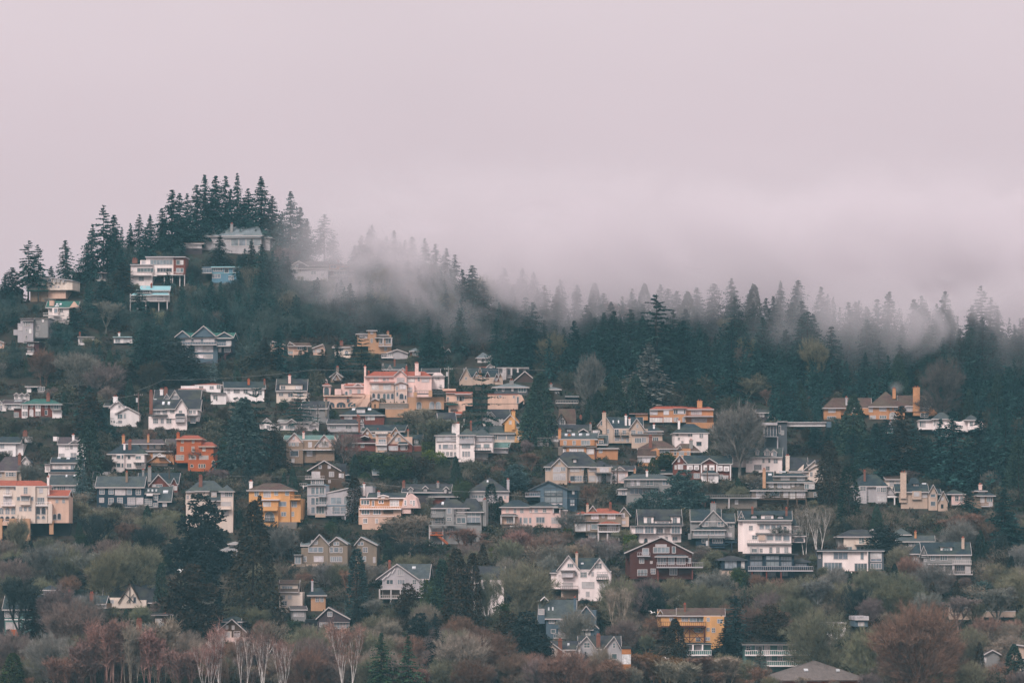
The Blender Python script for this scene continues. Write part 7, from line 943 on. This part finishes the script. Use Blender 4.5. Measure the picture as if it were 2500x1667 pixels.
# ------------------------------------------------------------------ air
HAZE_D = .00010
def volbox(name, x0, x1, y0, y1, z0, z1):
    m = MB(); m.box(x0, x1, y0, y1, z0, z1); me = bpy.data.meshes.new(name); me.from_pydata(m.v, [], m.f); me.update(); o = ob(name, me); tag(o, kind='stuff'); return o
hz = volbox('haze', -2300, 2300, -500, 3300, 14, 168)
mt, nt, out = newmat('haze_air'); v = N(nt, 'ShaderNodeVolumePrincipled', Density=HAZE_D); v.inputs['Color'].default_value = (.35, .75, .90, 1); v.inputs['Absorption Color'].default_value = (.6,.8,.9,1)
nt.links.new(v.outputs[0], out.inputs['Volume']); hz.data.materials.append(mt)
FX0, FX1, FY0, FY1, FZ0, FZ1 = -95, 300, 1020, 1330, 88, 166
fb = volbox('fog_bank', FX0, FX1, FY0, FY1, FZ0, FZ1); mt, nt, out = newmat('drifting_fog'); L = nt.links.new
geo = N(nt, 'ShaderNodeNewGeometry'); sp = N(nt, 'ShaderNodeSeparateXYZ'); L(geo.outputs['Position'], sp.inputs[0])
def ramp(src, a, b, lo=0., hi=1.):
    r_ = N(nt, 'ShaderNodeMapRange', interpolation_type='SMOOTHSTEP'); L(src, r_.inputs[0]); r_.inputs[1].default_value = a; r_.inputs[2].default_value = b; r_.inputs[3].default_value = lo; r_.inputs[4].default_value = hi; return r_.outputs[0]
def mul(a, b, op='MULTIPLY'):
    n_ = N(nt, 'ShaderNodeMath', operation=op)
    for i, q in enumerate((a, b)):
        if isinstance(q, (int, float)): n_.inputs[i].default_value = q
        else: L(q, n_.inputs[i])
    return n_.outputs[0]
mp = N(nt, 'ShaderNodeMapping'); mp.inputs['Scale'].default_value = (.026, .014, .040); mp.inputs['Rotation'].default_value = (0, R(18), 0); L(geo.outputs['Position'], mp.inputs[0])
no = N(nt, 'ShaderNodeTexNoise', Scale=1.0, Detail=4.0, Roughness=.6, Distortion=1.2); L(mp.outputs[0], no.inputs[0])
mp2 = N(nt, 'ShaderNodeMapping'); mp2.inputs['Scale'].default_value = (.009, .007, .02); mp2.inputs['Location'].default_value = (3.1, 0, 1.3); L(geo.outputs['Position'], mp2.inputs[0])
no2 = N(nt, 'ShaderNodeTexNoise', Scale=1.0, Detail=2.0); L(mp2.outputs[0], no2.inputs[0])
# height over the cloud base, which is lifted and lowered by noise and falls towards the east
zz = mul(sp.outputs['Z'], mul(mul(no.outputs[0], -.5, 'ADD'), 34.0), 'ADD'); zz = mul(zz, mul(mul(no2.outputs[0], -.5, 'ADD'), 44.0), 'ADD')
tilt = mul(sp.outputs['X'], .09); zz = mul(zz, tilt, 'ADD')
dens = ramp(zz, 95, 129)
yy = mul(mul(sp.outputs['Y'], mul(mul(no2.outputs[0], -.5, 'ADD'), 105.0), 'ADD'), mul(sp.outputs['X'], .30), 'ADD'); dens = mul(dens, ramp(yy, 1080, 1116)); dens = mul(dens, ramp(sp.outputs['X'], -76, -46)); dens = mul(dens, ramp(sp.outputs['Z'], FZ1-4, FZ1-46))
dens = mul(dens, ramp(sp.outputs['Y'], FY1-2, FY1-60)); dens = mul(dens, ramp(sp.outputs['X'], FX1-2, FX1-20)); dens = mul(dens, ramp(no.outputs[0], .40, .60, .06, 1.25))
FOG_D = .037
v = N(nt, 'ShaderNodeVolumePrincipled'); v.inputs['Color'].default_value = (.885, .825, .86, 1); L(mul(dens, FOG_D), v.inputs['Density']); L(v.outputs[0], out.inputs['Volume']); fb.data.materials.append(mt)
# thin chimney smoke over the orange estate
D = dist(1010); sm = volbox('chimney_smoke', wx(2170, D), wx(2215, D), D+2, D+7, wz(965, D), wz(925, D)); mt, nt, out = newmat('smoke'); L = nt.links.new
tc = N(nt, 'ShaderNodeTexCoord'); mp = N(nt, 'ShaderNodeMapping'); mp.inputs['Location'].default_value = (-.5, -.5, -.5); L(tc.outputs['Generated'], mp.inputs[0])
ln = N(nt, 'ShaderNodeVectorMath', operation='LENGTH'); L(mp.outputs[0], ln.inputs[0]); v = N(nt, 'ShaderNodeVolumePrincipled'); v.inputs['Color'].default_value = (.95,.97,.98,1)
def mrange(src, a, b, lo, hi):
    r_ = N(nt, 'ShaderNodeMapRange'); L(src, r_.inputs[0]); r_.inputs[1].default_value = a; r_.inputs[2].default_value = b; r_.inputs[3].default_value = lo; r_.inputs[4].default_value = hi; return r_.outputs[0]
L(mrange(ln.outputs['Value'], .1, .5, .10, 0), v.inputs['Density']); L(v.outputs[0], out.inputs['Volume']); sm.data.materials.append(mt)

# ------------------------------------------------------------------ sky, sun, camera
EL, AZ = R(42), R(205)       # soft sun behind the camera
w = bpy.data.worlds.new('World'); sc.world = w; w.use_nodes = True; nt = w.node_tree; nt.nodes.clear(); L = nt.links.new
sky = N(nt, 'ShaderNodeTexSky', sky_type='NISHITA', sun_disc=False); sky.sun_elevation = EL; sky.sun_rotation = AZ; sky.air_density = 1; sky.dust_density = 5
ns = N(nt, 'ShaderNodeVectorMath', operation='SCALE', Scale=.1); L(sky.outputs[0], ns.inputs[0])
tc = N(nt, 'ShaderNodeTexCoord'); sp = N(nt, 'ShaderNodeSeparateXYZ'); L(tc.outputs['Generated'], sp.inputs[0])
cr = N(nt, 'ShaderNodeValToRGB'); el = cr.color_ramp.elements; el[0].position = 0; el[0].color = (.60, .50, .55, 1); el[1].position = 1; el[1].color = (1.25, 1.2, 1.25, 1)
for p_, c_ in ((.06, (.64, .53, .58, 1)), (.11, (.71, .59, .64, 1)), (.16, (.77, .66, .70, 1)), (.35, (.95, .88, .92, 1))): e = el.new(p_); e.color = c_
L(sp.outputs['Z'], cr.inputs[0])
mpw = N(nt, 'ShaderNodeMapping'); mpw.inputs['Scale'].default_value = (5, 5, 11); L(tc.outputs['Generated'], mpw.inputs[0]); cn = N(nt, 'ShaderNodeTexNoise', Scale=1.0, Detail=4.0); L(mpw.outputs[0], cn.inputs[0])
rg = N(nt, 'ShaderNodeMapRange'); L(cn.outputs[0], rg.inputs[0]); rg.inputs[1].default_value = .3; rg.inputs[2].default_value = .7; rg.inputs[3].default_value = .96; rg.inputs[4].default_value = 1.04
cs = N(nt, 'ShaderNodeVectorMath', operation='SCALE'); L(cr.outputs[0], cs.inputs[0]); L(rg.outputs[0], cs.inputs['Scale'])
mx = N(nt, 'ShaderNodeMix', data_type='RGBA', Factor=.92); mx.inputs[0].default_value = .92; L(ns.outputs[0], mx.inputs[6]); L(cs.outputs[0], mx.inputs[7])
bg = N(nt, 'ShaderNodeBackground', Strength=1.03); L(mx.outputs[2], bg.inputs[0]); ow = N(nt, 'ShaderNodeOutputWorld'); L(bg.outputs[0], ow.inputs[0])
sl = bpy.data.lights.new('sun', 'SUN'); sl.energy = 2.2; sl.angle = R(18); sl.color = (1, .95, .92); so = bpy.data.objects.new('sun', sl); COL.objects.link(so)
dv = Vector((math.sin(AZ)*math.cos(EL), math.cos(AZ)*math.cos(EL), math.sin(EL))); so.rotation_euler = (-dv).to_track_quat('-Z', 'Y').to_euler()
cam = bpy.data.cameras.new('camera'); cam.lens = 135; cam.sensor_width = 36; cam.clip_end = 6000; cam.clip_start = 1; cam.shift_y = (HOR - 833.5)/2500
co = bpy.data.objects.new('camera', cam); COL.objects.link(co); co.location = (0, 0, CAMZ); co.rotation_euler = (R(90), 0, 0); sc.camera = co
sc.view_settings.view_transform = 'Standard'; sc.view_settings.look = 'None'; sc.view_settings.exposure = 0; sc.view_settings.gamma = 1
cy = sc.cycles; sc.render.engine = 'CYCLES'; cy.max_bounces = 5; cy.diffuse_bounces = 2; cy.glossy_bounces = 2; cy.transmission_bounces = 2; cy.volume_bounces = 3; cy.transparent_max_bounces = 8
cy.volume_step_rate = .35; cy.volume_max_steps = 96; cy.use_denoising = True; cy.denoiser = "OPENIMAGEDENOISE"; cy.denoising_input_passes = "RGB_ALBEDO_NORMAL"; cy.denoising_prefilter = "ACCURATE"; cy.use_adaptive_sampling = True; cy.adaptive_threshold = .01
